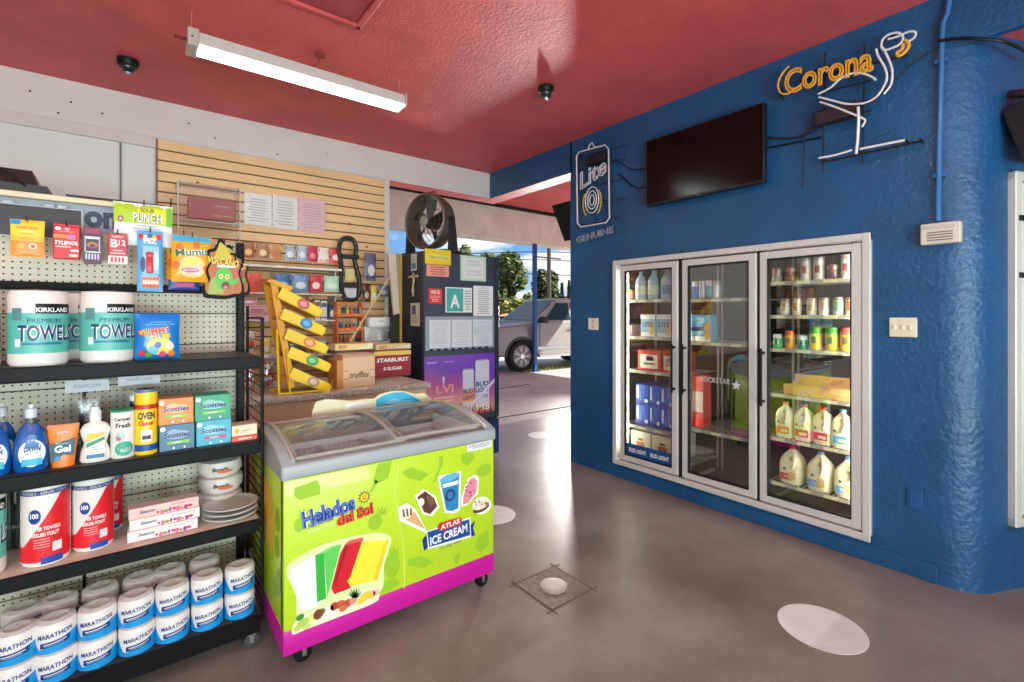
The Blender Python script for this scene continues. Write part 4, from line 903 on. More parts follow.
for i, (ua, ub, c1, c2_, c3) in enumerate(row1):
    pack('candy_pack', '%s candy pack, %s along the hanging row below the permit sheets' % (['brown', 'beige', 'amber', 'grey', 'pale blue', 'magenta', 'cream pink', 'red'][i], ['first', 'second', 'third', 'fourth', 'fifth', 'sixth', 'seventh', 'eighth'][i]), 'candy', ua, ub, 242+i*.9, 258+i*.75, 4.72, c1, c2_, c3, i, group='candy packs hanging in the upper row')
row2 = [(247, 262, (226, 90, 60), (236, 160, 130), (200, 60, 40)), (274, 290, (80, 120, 176), (50, 76, 120), (170, 196, 216)), (291, 308, (120, 156, 190), (40, 60, 96), (210, 220, 226)), (310, 323, (206, 60, 76), (226, 150, 150), (240, 210, 200)), (324, 339, (180, 216, 190), (110, 150, 90), (226, 236, 220))]
for i, (ua, ub, c1, c2_, c3) in enumerate(row2):
    pack('snack_bag', '%s snack bag standing on the second wall shelf' % ['orange', 'deep blue', 'pale blue', 'red', 'mint green'][i], 'snack', ua, ub, 273+i*.8, 292.2-.05*i, 4.68, c1, c2_, c3, i+20, .04, 'snack bags on the second wall shelf', hang=False)
row2b = [(265, 272, (90, 190, 200), (220, 240, 240), (60, 120, 140))]
pack('gum_box', 'small turquoise gum box at the left of the second wall shelf', 'box', 264, 271, 283, 292.5, 4.63, (90, 190, 200), (220, 240, 240), (60, 120, 140), 3, .05, hang=False, style=1)
for i in range(2):
    pack('candy_box', 'white and pink flat candy box, %s of the two stacked' % ['lower', 'upper'][i], 'box', 243, 269, (313, 305)[i], (320, 312.6)[i], 4.64, (232, 206, 210), (214, 130, 150), (210, 110, 130), i, .12, 'pink candy boxes', hang=False, style=1)
pack('candy_box', 'small pink and white box on top of the flat candy boxes', 'box', 243, 257, 298, 304.5, 4.66, (226, 170, 180), (200, 60, 90), (240, 230, 230), 8, .08, hang=False, style=1)
small = [(308, 314, 297, 318, (196, 150, 70), (90, 60, 40)), (315, 320, 300, 318, (226, 220, 210), (180, 60, 60)), (321, 327, 301, 318, (226, 226, 216), (70, 100, 90)), (329, 337, 303, 318, (40, 90, 130), (20, 40, 60))]
for i, (ua, ub, v0, v1, c1, c2_) in enumerate(small):
    pack('remedy_box', '%s small upright box on the third wall shelf' % ['tan', 'white and red', 'white and green', 'dark blue'][i], 'box', ua, ub, v0, 320, 4.66, c1, c2_, (230, 220, 200), i, .04, 'small boxes on the third wall shelf', hang=False, style=1)
pack('candy_bag', 'crumpled red and white candy bag left of the yellow rack', 'candy', 243, 256, 330, 353, 4.6, (220, 200, 190), (190, 40, 40), (206, 60, 60), 33, .05, hang=False)
pack('candy_bag', 'yellow and green pouch just left of the yellow rack', 'candy', 262, 271, 338, 355, 4.64, (226, 210, 90), (60, 110, 80), (240, 240, 230), 34, .05, hang=False)
# more small goods on the lowest shelf
for i, (ua, ub, c1) in enumerate([(290, 297, (60, 130, 110)), (299, 306, (40, 110, 100)), (308, 316, (226, 190, 60)), (318, 326, (190, 190, 186))]):
    pack('snack_box', '%s carton on the lowest wall shelf behind the yellow rack' % ['green', 'teal', 'yellow', 'grey'][i], 'box', ua, ub, 340, 356, 4.66, c1, (230, 226, 210), (90, 60, 50), i, .06, 'cartons on the lowest wall shelf', hang=False, style=1)
# bag of bubble gum / candy jars at the counter left
for i, (ua, ub) in enumerate([(243, 256), (259, 275)]):
    a = onY(ua, 364, 3.88); c = onY(ub, 364, 3.88); w_ = c.x-a.x; t = thing('candy_jar', 'clear jar of red and white wrapped candy, %s of the pair' % ['left', 'right'][i], 'jar', ((a.x+c.x)/2, 3.90, .952))
    h_ = .20 if i == 0 else .23
    m = MB(); m.lathe([(w_/2*.95, 0), (w_/2, .01), (w_/2, h_-.03), (w_/2*.8, h_)], glass('jar', (.95, .95, .95), .08, .02, .4), 20); m.build('jar_glass', t)
    m = MB(); m.lathe([(w_/2*.84, h_), (w_/2*.84, h_+.02)], mat((210, 206, 200), .4), 20); m.build('lid', t)
    rr = random.Random(i); m = MB()
    for k in range(150):
        r_ = (w_/2-.014)*math.sqrt(rr.random()); a_ = rr.uniform(0, 6.28); zz = .012+(h_-.05)*rr.random(); c0 = (r_*math.cos(a_), r_*math.sin(a_), zz)
        m.blob(c0, .012, [RED, WHITE, mat((226, 120, 130), .4), mat((120, 170, 90), .4)][rr.randrange(4) if rr.random() < .6 else rr.randrange(2)], k, 0, 6, 4)
    o_ = m.build('candy', t); o_['kind'] = 'stuff'
# hanging black hose-like steering lock display
t = thing('tire_tube_display', 'black looped rubber tube strapped upright on the slat wall', 'tube', (onY(350, 270, 4.7).x, 4.7, 0))
q = lambda u, v: (onY(u, v, 4.7).x-onY(350, 270, 4.7).x, onY(u, v, 4.7).z)
m = MB(); P = [(344, 296), (341, 285), (341, 265), (339, 250), (341, 241), (347, 238), (353, 240), (356, 248), (355, 262), (359, 278), (359, 292), (355, 299), (347, 299)]
m.tube(spline([(q(*p)[0], 0, q(*p)[1]) for p in P], 5, True), .022, mat((30, 31, 34), .45), 10, True); m.build('tube', t)
m = MB()
for v in (256, 285): a1 = q(339.5, v); a2 = q(358.5, v+1); m.box((a1[0], -.03, a1[1]-.02), (a2[0], .03, a1[1]+.02), mat((24, 24, 26), .5), .006)
m.build('strap', t)
m = MB(); a1 = q(345, 269); a2 = q(354, 281); m.box((a1[0], -.01, a2[1]), (a2[0], .0, a1[1]), mat((206, 200, 140), .5)); a1 = q(344, 288); a2 = q(356, 298); m.box((a1[0], -.012, a2[1]), (a2[0], .0, a1[1]), mat((196, 200, 206), .5))
m.build('label', t)
# phone charger blister
pack('blister_pack', 'grey and white blister pack hanging right of the black tube', 'pack', 364, 376, 253, 281, 4.74, (110, 106, 130), (40, 40, 60), (226, 216, 214), 41, .02, hang=True)
pack('blister_pack', 'dark red bottle pack hanging low at the right of the slat wall', 'pack', 363, 370, 284, 302, 4.74, (90, 40, 40), (230, 200, 60), (200, 180, 160), 42, .03)
pack('blister_pack', 'yellow striped pack hanging low at the right of the slat wall', 'pack', 371, 377, 285, 303, 4.74, (226, 200, 90), (90, 140, 90), (230, 230, 220), 43, .02)
pack('blister_pack', 'blue and grey pack hanging by the leaning boards', 'pack', 379, 389, 285, 297, 4.74, (120, 146, 166), (50, 80, 120), (210, 210, 206), 44, .02)
# orange small rack
a = onY(337, 302, 4.55); c = onY(363, 345, 4.55)
t = thing('lighter_rack', 'small orange tiered rack of bottles beside the coffee maker', 'rack', (a.x, 4.55, ZSH[3]-.02 if False else onY(350, 345, 4.55).z)); w_ = onY(363, 302, 4.55).x-a.x; h_ = onY(350, 302, 4.55).z-onY(350, 345, 4.55).z
org = mat((226, 120, 50), .45)
m = MB()
for x in (0, w_-.012): m.box((x, 0, 0), (x+.012, .12, h_), org, .002)
m.box((0, .11, h_-.02), (w_, .12, h_), org); m.box((0, .11, 0), (w_, .12, .02), org); m.build('rack_frame', t)
for z in (0, h_*.33, h_*.66): m = MB(); m.box((0, -.02, z), (w_, .11, z+.008), org); m.box((0, -.025, z), (w_, -.018, z+.03), org, .003); m.build('tray', t)
rr = random.Random(6)
for r0 in range(3):
    for k in range(6):
        c_ = [(40, 40, 60), (60, 60, 120), (206, 190, 60), (190, 40, 50), (160, 30, 50), (60, 150, 150)][rr.randrange(6)]
        m = MB(); x = .025+k*(w_-.05)/5; m.lathe([(.013, 0), (.013, .055), (.007, .062), (.007, .085)], mat(c_, .3), 8)
        tag(m.build('small_bottle', loc=(a.x+x, 4.56, t.location.z+.0085+h_*.33*r0)), 'tiny coloured bottle number %s in the %s tray of the orange rack' % (['one', 'two', 'three', 'four', 'five', 'six'][k], ['bottom', 'middle', 'top'][r0]), 'bottle', 'tiny bottles in the orange rack')
# support for rack and coffee maker: a back counter
bc = thing('back_counter', 'low back counter under the slat wall', 'counter', (0, 4.45, 0)); zb_ = onY(350, 345, 4.55).z-.002
m = MB(); m.box((a.x-.04, 0, zb_-.04), (2.08, .41, zb_), mat((200, 190, 176), .5), .004); m.build('top', bc)
m = MB(); m.box((a.x-.02, .03, 0), (2.06, .40, zb_-.04), mat((170, 150, 128), .6)); m.build('cabinet', bc)
# coffee maker
a = onY(366, 345, 4.6); c = onY(389, 345, 4.6); w_ = c.x-a.x
t = thing('coffee_maker', 'white drip coffee maker at the right end of the back counter', 'coffee maker', ((a.x+c.x)/2, 4.6, zb_)); h_ = onY(377, 317, 4.6).z-zb_
wp = mat((232, 230, 226), .35)
m = MB(); m.box((-w_/2, -.08, 0), (w_/2, .1, .025), wp, .01, 2); m.box((-w_/2, .04, .02), (w_/2, .1, h_), wp, .01, 2); m.box((-w_/2, -.08, h_*.62), (w_/2, .1, h_), wp, .02, 3); m.build('body', t)
m = MB(); m.lathe([(w_*.3, .03), (w_*.38, .05), (w_*.38, h_*.4), (w_*.28, h_*.55)], glass('jar', (.95, .95, .95), .08, .02, .4), 18, c=(0, -.02, 0)); m.build('carafe', t)
m = MB(); m.tube(spline([(w_*.34, -.05, h_*.52), (w_*.6, -.08, h_*.48), (w_*.6, -.08, h_*.2), (w_*.36, -.05, h_*.14)], 4), .009, wp, 8); m.build('handle', t)
m = MB(); m.text('coffee', 0, h_*.85, .018, -.081, mat((120, 120, 120), .5)); m.build('label', t)
# leaning boards and stick
t = thing('wood_board', 'pale weathered board leaning beside the black cabinet', 'board', (onY(393, 260, 4.35).x, 4.35, 1.0))
m = MB()
q = lambda u, v: (onY(u, v, 4.35).x-onY(393, 260, 4.35).x, onY(u, v, 4.35).z-1.0)
m.poly([q(388, 254), q(396, 252), q(400, 313), q(394, 315)], 0, mat((196, 182, 160), .8, var=.1), .03); m.build('plank', t)
m = MB(); m.poly([q(397, 253), q(402, 254), q(402, 312), q(400.5, 313)], .01, mat((150, 136, 116), .8), .03); m.build('plank', t)
m = MB(); m.box((q(394, 250)[0]-.02, .03, -1.0), (q(394, 250)[0]+.1, .05, 1.0), mat((24, 22, 20), .6)); m.box((q(400, 250)[0], .0, .15), (q(402, 250)[0], .02, q(398, 255)[1]), mat((170, 140, 60), .5)); m.build('backing', t)
s = MB(); a = onY(348, 345, 3.9); c = onY(391, 275, 4.32); s.tube([tuple(a), tuple(c)], .007, mat((206, 180, 140), .6), 8)
tag(s.build('wooden_stick'), 'thin pale stick leaning diagonally in front of the coffee maker', 'stick')
# ================================================================== COUNTER
CT = .95; CX1 = 1.87
t = thing('counter', 'checkout counter with speckled granite top behind the ice cream freezer', 'counter', (0, 3.42, 0))
gr = bpy.data.materials.new('speckled_granite'); gr.use_nodes = True; g_ = gr.node_tree; bb = g_.nodes['Principled BSDF']; bb.inputs['Roughness'].default_value = .3
c_ = N(g_, 'ShaderNodeTexCoord'); n_ = N(g_, 'ShaderNodeTexVoronoi'); n_.inputs['Scale'].default_value = 110; g_.links.new(c_.outputs['Object'], n_.inputs['Vector'])
g_.links.new(ramp(g_, n_.outputs['Distance'], [(.1, L3((84, 74, 70))), (.4, L3((166, 150, 140))), (.8, L3((206, 190, 178)))]), bb.inputs['Base Color'])
m = MB(); m.box((-.9, 0, CT-.045), (CX1, .88, CT), gr, .012, 2); m.build('countertop', t)
m = MB(); m.box((-.88, .03, 0), (CX1-.03, .86, CT-.045), mat((216, 178, 146), .5, var=.04)); m.build('front_panel', t)
m = MB(); m.box((-.88, .027, 0), (CX1-.03, .03, .1), mat((120, 90, 70), .6)); m.build('kick_board', t)
# header board at the rear of the freezer: cream cloud fading to a blue cloud
# white carton with script, energy drink cartons
def ctr(name, label, cat, ua, ub, v0, vb, d, c1):
    g = onZ(ua, vb, CT); a = onY(ua, vb, g.y); c = onY(ub, vb, g.y); w_ = c.x-a.x; h_ = onY((ua+ub)/2, v0, g.y).z-CT
    t = thing(name, label, cat, ((a.x+c.x)/2, g.y, CT+.001)); m = MB(); m.box((-w_/2, 0, 0), (w_/2, d, h_), c1, .003); m.build('box', t); return t, w_, h_
wd = mat((218, 176, 130), .6)
t, w_, h_ = ctr('wooden_crate', 'pale wooden gift crate with dark script on the counter', 'crate', 343, 375, 357, 389, .22, mat((226, 190, 150), .6))
m = MB(); m.text('truffles', 0, h_*.42, .045, -.002, mat((110, 80, 60), .6), w=w_*.6, shear=.3, bold=.02)
for z in (.3, .55): m.rect(-w_*.48, h_*z, -w_*.33, h_*z+.004, -.0015, mat((120, 90, 66), .6)); m.rect(w_*.33, h_*z, w_*.48, h_*z+.004, -.0015, mat((120, 90, 66), .6))
m.build('print', t)
m = MB(); m.box((-w_/2-.045, .0, 0), (-w_/2-.001, .21, h_*.92), mat((206, 140, 70), .6), .003); m.build('side_panel', t)
m = MB(); m.box((-w_/2, .01, h_), (w_/2, .2, h_+.02), mat((200, 150, 130), .7)); m.build('rim', t)
t, w_, h_ = ctr('energy_drink_carton', 'dark red zero sugar drink carton on the counter by the black cabinet', 'carton', 374, 411, 351, 378.5, .2, mat((150, 34, 48), .45))
m = MB(); sl2 = .0
m.text('STARBURST', 0, h_*.66, .035, -.002, WHITE, w=w_*.85, bold=.03, shear=.2); m.text('0 SUGAR', .0, h_*.33, .03, -.002, WHITE, w=w_*.5, bold=.03); m.rect(-w_/2, h_*.84, w_/2, h_, -.0015, mat((226, 196, 90), .5)); m.build('print', t)
for i, (ua, ub, l_) in enumerate([(335, 373, 'left'), (376, 411, 'right')]):
    g = onZ(352, 386, CT); Yc_ = g.y+.06 if i == 0 else onZ(376, 376, CT).y+.02; zt = onY((ua+ub)/2, 350 if i == 0 else 349.5, Yc_).z
    a = onY(ua, 350, Yc_); c = onY(ub, 350, Yc_); w_ = c.x-a.x
    t = thing('flat_carton', 'flat yellow and white carton lying on the %s box on the counter' % l_, 'carton', ((a.x+c.x)/2, Yc_, zt)); m = MB(); m.box((-w_/2, 0, 0), (w_/2, .16, .05), mat((226, 206, 140), .5), .003); m.build('box', t)
    m = MB(); m.text('KIT', -w_*.3, .025, .025, -.002, mat((190, 60, 50), .5), w=w_*.2, bold=.03); m.poly([(w_*.0, .005), (w_*.48, .045), (w_*.48, .005)], -.002, mat((236, 226, 200), .5)); m.build('print', t)
# yellow tiered candy rack
g = onZ(279, 396, CT); Yk = g.y
t = thing('candy_rack', 'bright yellow five tier candy rack with slanted trays on the counter', 'rack', (onY(279, 396, Yk).x, Yk, CT+.001))
yel = mat((255, 214, 20), .38); yeld = mat((244, 172, 20), .45)
kx = onY(279, 396, Yk).x
def q(u, v, Y=Yk): p = onY(u, v, Y); return (p.x-kx, p.z-CT)
wk = q(331, 390)[0]
m = MB(); m.tube([(0, 0, .01), (wk*.97, 0, .01), (wk*.97, .26, .01), (0, .26, .01)], .008, yel, 8, True)
for y in (0.0,):
    m.tube([(0, y, .01), (q(277, 300)[0], y, q(277, 330)[1])], .007, yel, 8); m.tube([(.07, y, .01), (.05, y, q(277, 350)[1])], .006, yel, 8)
m.build('base_frame', t)
tiers = [((280, 291), (322, 311)), ((282, 312), (325.5, 329)), ((286, 332), (328, 347)), ((289, 350), (330.5, 365)), ((291, 371), (331, 386))]
m = MB()
pz = [q(271, 282), q(274, 300), q(278, 325), q(283, 350), q(289, 388), q(296, 388), q(290, 350), q(285, 325), q(281, 300), q(278, 283)]
m.poly(pz, .02, yeld, .012); m.poly(pz, .235, yeld, .012); m.build('back_frame', t)
lc = [(206, 90, 90), (40, 130, 190), (230, 130, 60), (70, 160, 80), (180, 150, 120)]
for i, ((u0, v0), (u1, v1)) in enumerate(tiers):
    a = q(u0, v0); c = q(u1, v1); L_ = math.hypot(c[0]-a[0], c[1]-a[1]); an = math.atan2(c[1]-a[1], c[0]-a[0]); hh = .075
    R_ = Matrix.Translation((a[0], 0, a[1])) @ Matrix.Rotation(-an, 4, 'Y')
    m = MB(); m.T = R_
    m.poly([(0, -hh*.7), (L_-.015, -hh*.75), (L_, -hh*.6), (L_, 0), (L_-.03, hh*.15), (0, hh*.35)], -.02, yel, .004)
    m.box((0, -.02, -hh*.7), (L_-.01, .26, -hh*.66), yeld); m.box((0, .256, -hh*.7), (L_, .26, hh*.1), yel); m.box((L_-.006, -.02, -hh*.6), (L_, .26, 0), yel, .002)
    tr = m.build('tray', t)
    m = MB(); m.T = R_; m.ell(L_*.55, -hh*.2, .042, .034, -.0215, mat(lc[i], .4), n=20); m.ell(L_*.55, -hh*.2, .026, .018, -.0225, mat(tuple(min(255, x+60) for x in lc[i]), .4), n=16); m.build('label', tr)
    rr = random.Random(i)
    for k in range(5):
        bx = MB(); bx.T = Matrix.Translation((kx, Yk, CT)) @ R_; x = .015+k*(L_-.05)/5
        c1 = [(240, 190, 40), (190, 110, 40), (220, 70, 50), (90, 60, 40), (226, 210, 160)][(k+i) % 5]
        bx.box((x, .01, -hh*.64), (x+(L_-.05)/5-.004, .24, hh*(.18-.05*k)), mat(c1, .4), .004)
        tag(bx.build('candy_bar'), 'candy bar box %s in tray %s from the top of the yellow rack' % (['first', 'second', 'third', 'fourth', 'fifth'][k], ['one', 'two', 'three', 'four', 'five'][i]), 'candy', 'candy bar boxes in the yellow rack')
m = MB(); m.poly([q(267, 281), q(272, 279), q(293, 287), q(291, 291), q(285, 289), q(273, 284)], .0, yeld, .2); m.build('header', t)
# small goods between rack and crate on the counter
for i, (u, vb, c1) in enumerate([(333, 388, (210, 150, 60)), (336, 387, (170, 80, 50)), (340, 386.5, (226, 170, 90))]):
    gg = onZ(u, vb, CT); m = MB(); m.box((-.012, -.01, 0), (.012, .02, .06+.02*i), mat(c1, .4), .003)
    tag(m.build('snack_bar', loc=(gg.x, gg.y, CT+.001)), '%s snack bar standing between the yellow rack and wooden crate' % ['tan', 'brown', 'yellow'][i], 'snack')
# ================================================================== BLACK CABINET with notices
FX0, FX1, FY0, FY1, FZ = 2.135, 3.02, 4.06, 4.86, 2.10
t = thing('upright_cabinet', 'tall black upright cooler cabinet covered in notices beside the doorway', 'cabinet', (FX0, FY0, 0))
bk2 = mat((38, 42, 52), .42); w_ = FX1-FX0
m = MB(); m.box((0, .02, .04), (w_, FY1-FY0, FZ), bk2, .01); m.build('body', t)
m = MB(); m.box((.004, 0, .42), (w_-.05, .02, FZ-.005), mat((52, 58, 72), .4), .004); m.build('door', t)
m = MB(); m.box((w_-.045, -.004, .42), (w_, .02, FZ-.005), mat((34, 40, 52), .4), .004); m.build('edge_trim', t)
m = MB(); m.box((.0, -.005, .04), (w_, .02, .4), mat((26, 48, 84), .4), .006); m.build('lower_panel', t)
m = MB(); m.cyl((w_-.025, -.01, FZ-.17), (w_-.025, 0, FZ-.17), .01, CHROME, n=8); m.cyl((w_-.025, -.01, .45), (w_-.025, 0, .45), .01, CHROME, n=8); m.build('screw', t)
YP = FY0-.003
def poster(name, label, ua, va, ub, vb, draw, base=(236, 234, 230), th_=.002, Y=YP, cat='notice'):
    a = onY(ua, va, Y); c = onY(ub, vb, Y); um = (ua+ub)/2; z1 = onY(um, va, Y).z; z0 = onY(um, vb, Y).z; w = c.x-a.x; h = z1-z0
    m = MB(); m.box((0, 0, 0), (w, th_, h), mat(base, .5)); draw(m, w, h)
    return tag(m.build(name, loc=(a.x, Y, z0), smooth=False), label, cat)
g1 = mat((150, 150, 150), .6)
def d_yellow(m, w, h): m.rect(w*.04, h*.08, w*.96, h*.92, -.0005, mat((226, 196, 20), .5)); m.rect(w*.06, h*.3, w*.94, h*.62, -.001, mat((236, 214, 120), .5)); m.text('TOBACCO SALES', w/2, h*.46, h*.2, -.0015, BLACK, w=w*.8); m.text('age notice', w/2, h*.8, h*.12, -.0015, g1, w=w*.5)
poster('notice', 'yellow notice at the top left of the black cabinet door', 425, 249.5, 451, 264.5, d_yellow, (226, 196, 20))
def d_pink(m, w, h): m.lines(.01, w-.01, h*.1, h*.9, 4, -.001, mat((190, 90, 80), .5), .5, 4)
poster('notice', 'salmon pink notice under the yellow one on the black cabinet', 426.5, 265, 449, 276.5, d_pink, (226, 150, 136))
def d_green(m, w, h):
    m.rect(w*.1, h*.1, w*.9, h*.9, -.0005, mat((226, 222, 222), .5)); m.text('PLEASE BE', w/2, h*.78, h*.08, -.001, g1, w=w*.5); m.text('COURTEOUS', w/2, h*.65, h*.08, -.001, g1, w=w*.6); m.text('CUSTOMERS', w/2, h*.38, h*.08, -.001, g1, w=w*.6); m.text('ONLY INSIDE', w/2, h*.25, h*.08, -.001, g1, w=w*.6)
poster('notice', 'white notice with pale green border at the cabinet top right', 460.5, 256, 486, 281, d_green, (190, 216, 190))
def d_red(m, w, h):
    m.text('WE ID', w*.5, h*.75, h*.25, -.001, WHITE, w=w*.7, bold=.02); m.lines(w*.1, w*.9, h*.1, h*.55, 4, -.001, mat((250, 180, 170), .5), .4, 2)
poster('notice', 'small bright red notice left of the grade card', 428.5, 288.5, 442, 303.5, d_red, (214, 50, 50))
def d_A(m, w, h):
    m.rect(w*.04, h*.04, w*.66, h*.96, -.0005, mat((70, 170, 160), .45)); m.text('A', w*.35, h*.45, h*.52, -.001, WHITE, w=w*.36, bold=.03); m.lines(w*.7, w*.97, h*.08, h*.92, 8, -.001, g1, .4, 5)
poster('grade_card', 'teal health grade card with a large letter A on the cabinet', 445.5, 287.5, 472, 312.5, d_A)
def d_txt(m, w, h): m.text('NOTICE', w/2, h*.93, h*.06, -.001, g1, w=w*.5); m.lines(w*.1, w*.9, h*.05, h*.87, 13, -.001, mat((160, 160, 160), .6), .4, 7)
poster('notice', 'tall white printed notice right of the grade card', 473.5, 286, 493, 316, d_txt)
def d_sleeve(m, w, h):
    for i, (a, b_) in enumerate([(.05, .34), (.36, .65), (.67, .97)]):
        m.rect(w*a, h*.06, w*b_, h*.9, -.001, mat((216, 218, 224), .5)); m.lines(w*(a+.02), w*(b_-.02), h*.1, h*.86, 12, -.0015, mat((186, 188, 196), .6), .35, i)
    m.rect(w*.68, h*.45, w*.96, h*.7, -.0016, mat((196, 206, 210), .5))
    for i in range(9): m.rect(w*(.05+.1*i), -h*.02, w*(.1+.1*i), h*.04, -.002, BLACK)
poster('document_sleeve', 'three white papers side by side in a clear sleeve on the cabinet', 425.5, 316.5, 494, 349, d_sleeve, (150, 158, 172))
# beer poster
pm = bpy.data.materials.new('sunset_print'); pm.use_nodes = True; g_ = pm.node_tree; bb = g_.nodes['Principled BSDF']; bb.inputs['Roughness'].default_value = .3
c_ = N(g_, 'ShaderNodeTexCoord'); s_ = N(g_, 'ShaderNodeSeparateXYZ'); g_.links.new(c_.outputs['Generated'], s_.inputs[0])
n_ = N(g_, 'ShaderNodeTexNoise'); n_.inputs['Scale'].default_value = 2.5; g_.links.new(c_.outputs['Generated'], n_.inputs['Vector'])
ad = N(g_, 'ShaderNodeMath', operation='MULTIPLY_ADD'); ad.inputs[1].default_value = .35; g_.links.new(n_.outputs['Fac'], ad.inputs[0]); g_.links.new(s_.outputs['Z'], ad.inputs[2])
a2_ = N(g_, 'ShaderNodeMath', operation='MULTIPLY_ADD'); a2_.inputs[1].default_value = .25; g_.links.new(s_.outputs['X'], a2_.inputs[0]); g_.links.new(ad.outputs[0], a2_.inputs[2])
g_.links.new(ramp(g_, a2_.outputs[0], [(.2, L3((226, 130, 100))), (.5, L3((224, 150, 140))), (.75, L3((176, 84, 150))), (1.0, L3((116, 60, 176)))]), bb.inputs['Base Color'])
a = onY(424.5, 357, YP); c = onY(494.5, 415, YP); z1 = onY(424.5, 357, YP).z; z0 = onY(460, 416, YP).z; w = c.x-a.x; h = z1-z0
t2 = thing('beer_poster', 'purple and orange beer poster with two cans on the lower cabinet door', 'poster', (a.x, YP, z0))
m = MB(); m.box((0, 0, 0), (w, .002, h), pm); m.build('sheet', t2, smooth=False)
m = MB(); can_ = mat((206, 206, 216), .4); cn = mat((26, 60, 130), .4)
def canp(cx, z0_, z1_, wd_, t1):
    m.poly([(cx-wd_/2, z0_), (cx+wd_/2, z0_), (cx+wd_/2, z1_-.02), (cx+wd_*.38, z1_), (cx-wd_*.38, z1_), (cx-wd_/2, z1_-.02)], -.001, can_)
    m.ell(cx, z1_-.004, wd_*.4, .008, -.0012, mat((150, 150, 160), .3), n=16)
    m.text('BUD', cx, (z0_+z1_)/2+t1, .05, -.002, cn, w=wd_*.92, bold=.03); m.text('LIGHT', cx, (z0_+z1_)/2+t1-.06, .05, -.002, cn, w=wd_*.98, bold=.03)
canp(w*.60, h*.02, h*.76, w*.16, -.0); canp(w*.81, h*.08, h*.90, w*.21, .0)
m.rect(w*.52, h*.22, w*.68, h*.40, -.0018, mat((236, 160, 90), .4)); m.text('SELTZER', w*.81, h*.28, .03, -.002, cn, w=w*.18)
m.poly([(w*.46, 0), (w*.52, 0), (w, h*.5), (w, h*.56)], -.0022, mat((226, 206, 220), .4))
m.text('LVI', w*.27, h*.47, .08, -.0015, mat((240, 150, 150), .4), w=w*.24, bold=.03); m.lathe([(.001, -.03), (.012, -.02), (.008, 0), (.018, .02), (.0, .05)], can_, 10, c=(w*.25, -.004, h*.6), sy=.15)
m.text('BUD LIGHT', w*.1, h*.9, .014, -.0015, WHITE); m.text('official beer sponsor', w*.32, h*.9, .012, -.0015, WHITE)
m.lines(w*.06, w*.46, h*.2, h*.36, 3, -.0015, mat((244, 196, 180), .4), .4, 4)
rr = random.Random(2)
for k in range(40): m.ell(rr.uniform(.04, .5)*w, h*rr.uniform(.0, .2), .012, .012, -.0016-.0001*(k % 5), mat([(130, 60, 50), (200, 120, 90), (236, 200, 170)][k % 3], .5), n=8)
for k in range(10): m.poly([(w*(.55+.045*k), 0), (w*(.575+.045*k), h*.16+.01*math.sin(k*2)), (w*(.6+.045*k), 0)], -.0026, mat([(120, 50, 60), (190, 110, 80)][k % 2], .5))
m.text('MS', w*.82, h*.1, .07, -.003, mat((240, 220, 200), .4), w=w*.2, bold=.03); m.build('print', t2)
# side face of the cabinet (faces -X)
def sideposter(name, label, ua, va, ub, vb, base, draw, cat='notice'):
    X = FX0-.003; a = onX(ua, va, X); c = onX(ub, vb, X); um = (ua+ub)/2; z1 = onX(um, va, X).z; z0 = onX(um, vb, X).z; w = a.y-c.y; h = z1-z0
    m = MB(); m.box((0, 0, 0), (w, .002, h), mat(base, .5)); draw(m, w, h); o = m.build(name, loc=(X, a.y, z0), smooth=False); o.rotation_euler = (0, 0, RW); return tag(o, label, cat)
sideposter('sticker', 'small pale sticker high on the side of the black cabinet', 411, 254, 416.5, 270.5, (200, 206, 196), lambda m, w, h: (m.rect(w*.1, h*.1, w*.9, h*.45, -.001, mat((90, 120, 140), .5)), m.lines(w*.1, w*.9, h*.5, h*.9, 3, -.001, g1, .4)))
sideposter('sticker', 'picture card low on the side of the black cabinet', 410.5, 303, 419.5, 326, (206, 200, 176), lambda m, w, h: (m.rect(w*.15, h*.5, w*.6, h*.9, -.001, mat((90, 100, 140), .5)), m.lines(w*.1, w*.9, h*.1, h*.45, 4, -.001, g1, .4)))
t = thing('crucifix', 'small wooden cross with a palm leaf on the cabinet side', 'cross', (FX0-.01, onX(414, 280, FX0).y, onX(414, 280, FX0).z), RW)
m = MB(); cr = mat((176, 156, 130), .6); m.box((-.014, -.006, -.16), (.014, .006, .07), cr, .003); m.box((-.10, -.006, .02), (.10, .006, .045), cr, .003); m.build('cross_bars', t)
m = MB(); m.tube(spline([(0, -.01, -.12), (.03, -.015, -.05), (.05, -.015, .0), (.0, -.012, .03)], 5), .008, mat((190, 180, 140), .6)); m.build('palm_leaf', t)
# fan on the cabinet
fp = onZ(0, 0, 0) if False else None
fx = onY(430, 217, 4.42); R = .275
t = thing('fan', 'round black floor fan standing on top of the black cabinet', 'fan', (fx.x, 4.42, FZ), math.radians(-74))
fz = R+.075; fb = mat((38, 36, 36), .45); fbz = mat((96, 86, 74), .4, .3); gry = mat((120, 112, 98), .4, .2)
m = MB(); V = []; m.lathe([(R, -.09), (R+.014, -.08), (R+.014, .0), (R-.01, .09), (R-.03, .1), (R-.034, .09), (R-.02, 0), (R-.012, -.08), (R, -.09)], fbz, 40, axis='y', caps=False); m.map(0, lambda p: (p.x, p.y, p.z+fz))
me_f = m; o_ = m.build('shroud', t)
m = MB()
for k in range(12): m.tube([((R-.01)*k/12*math.cos(a_), -.09, fz+(R-.01)*k/12*math.sin(a_)) for a_ in [2*PI*i/36 for i in range(36)]], .0012, gry, 4, True) if k in (4, 7, 10) else None
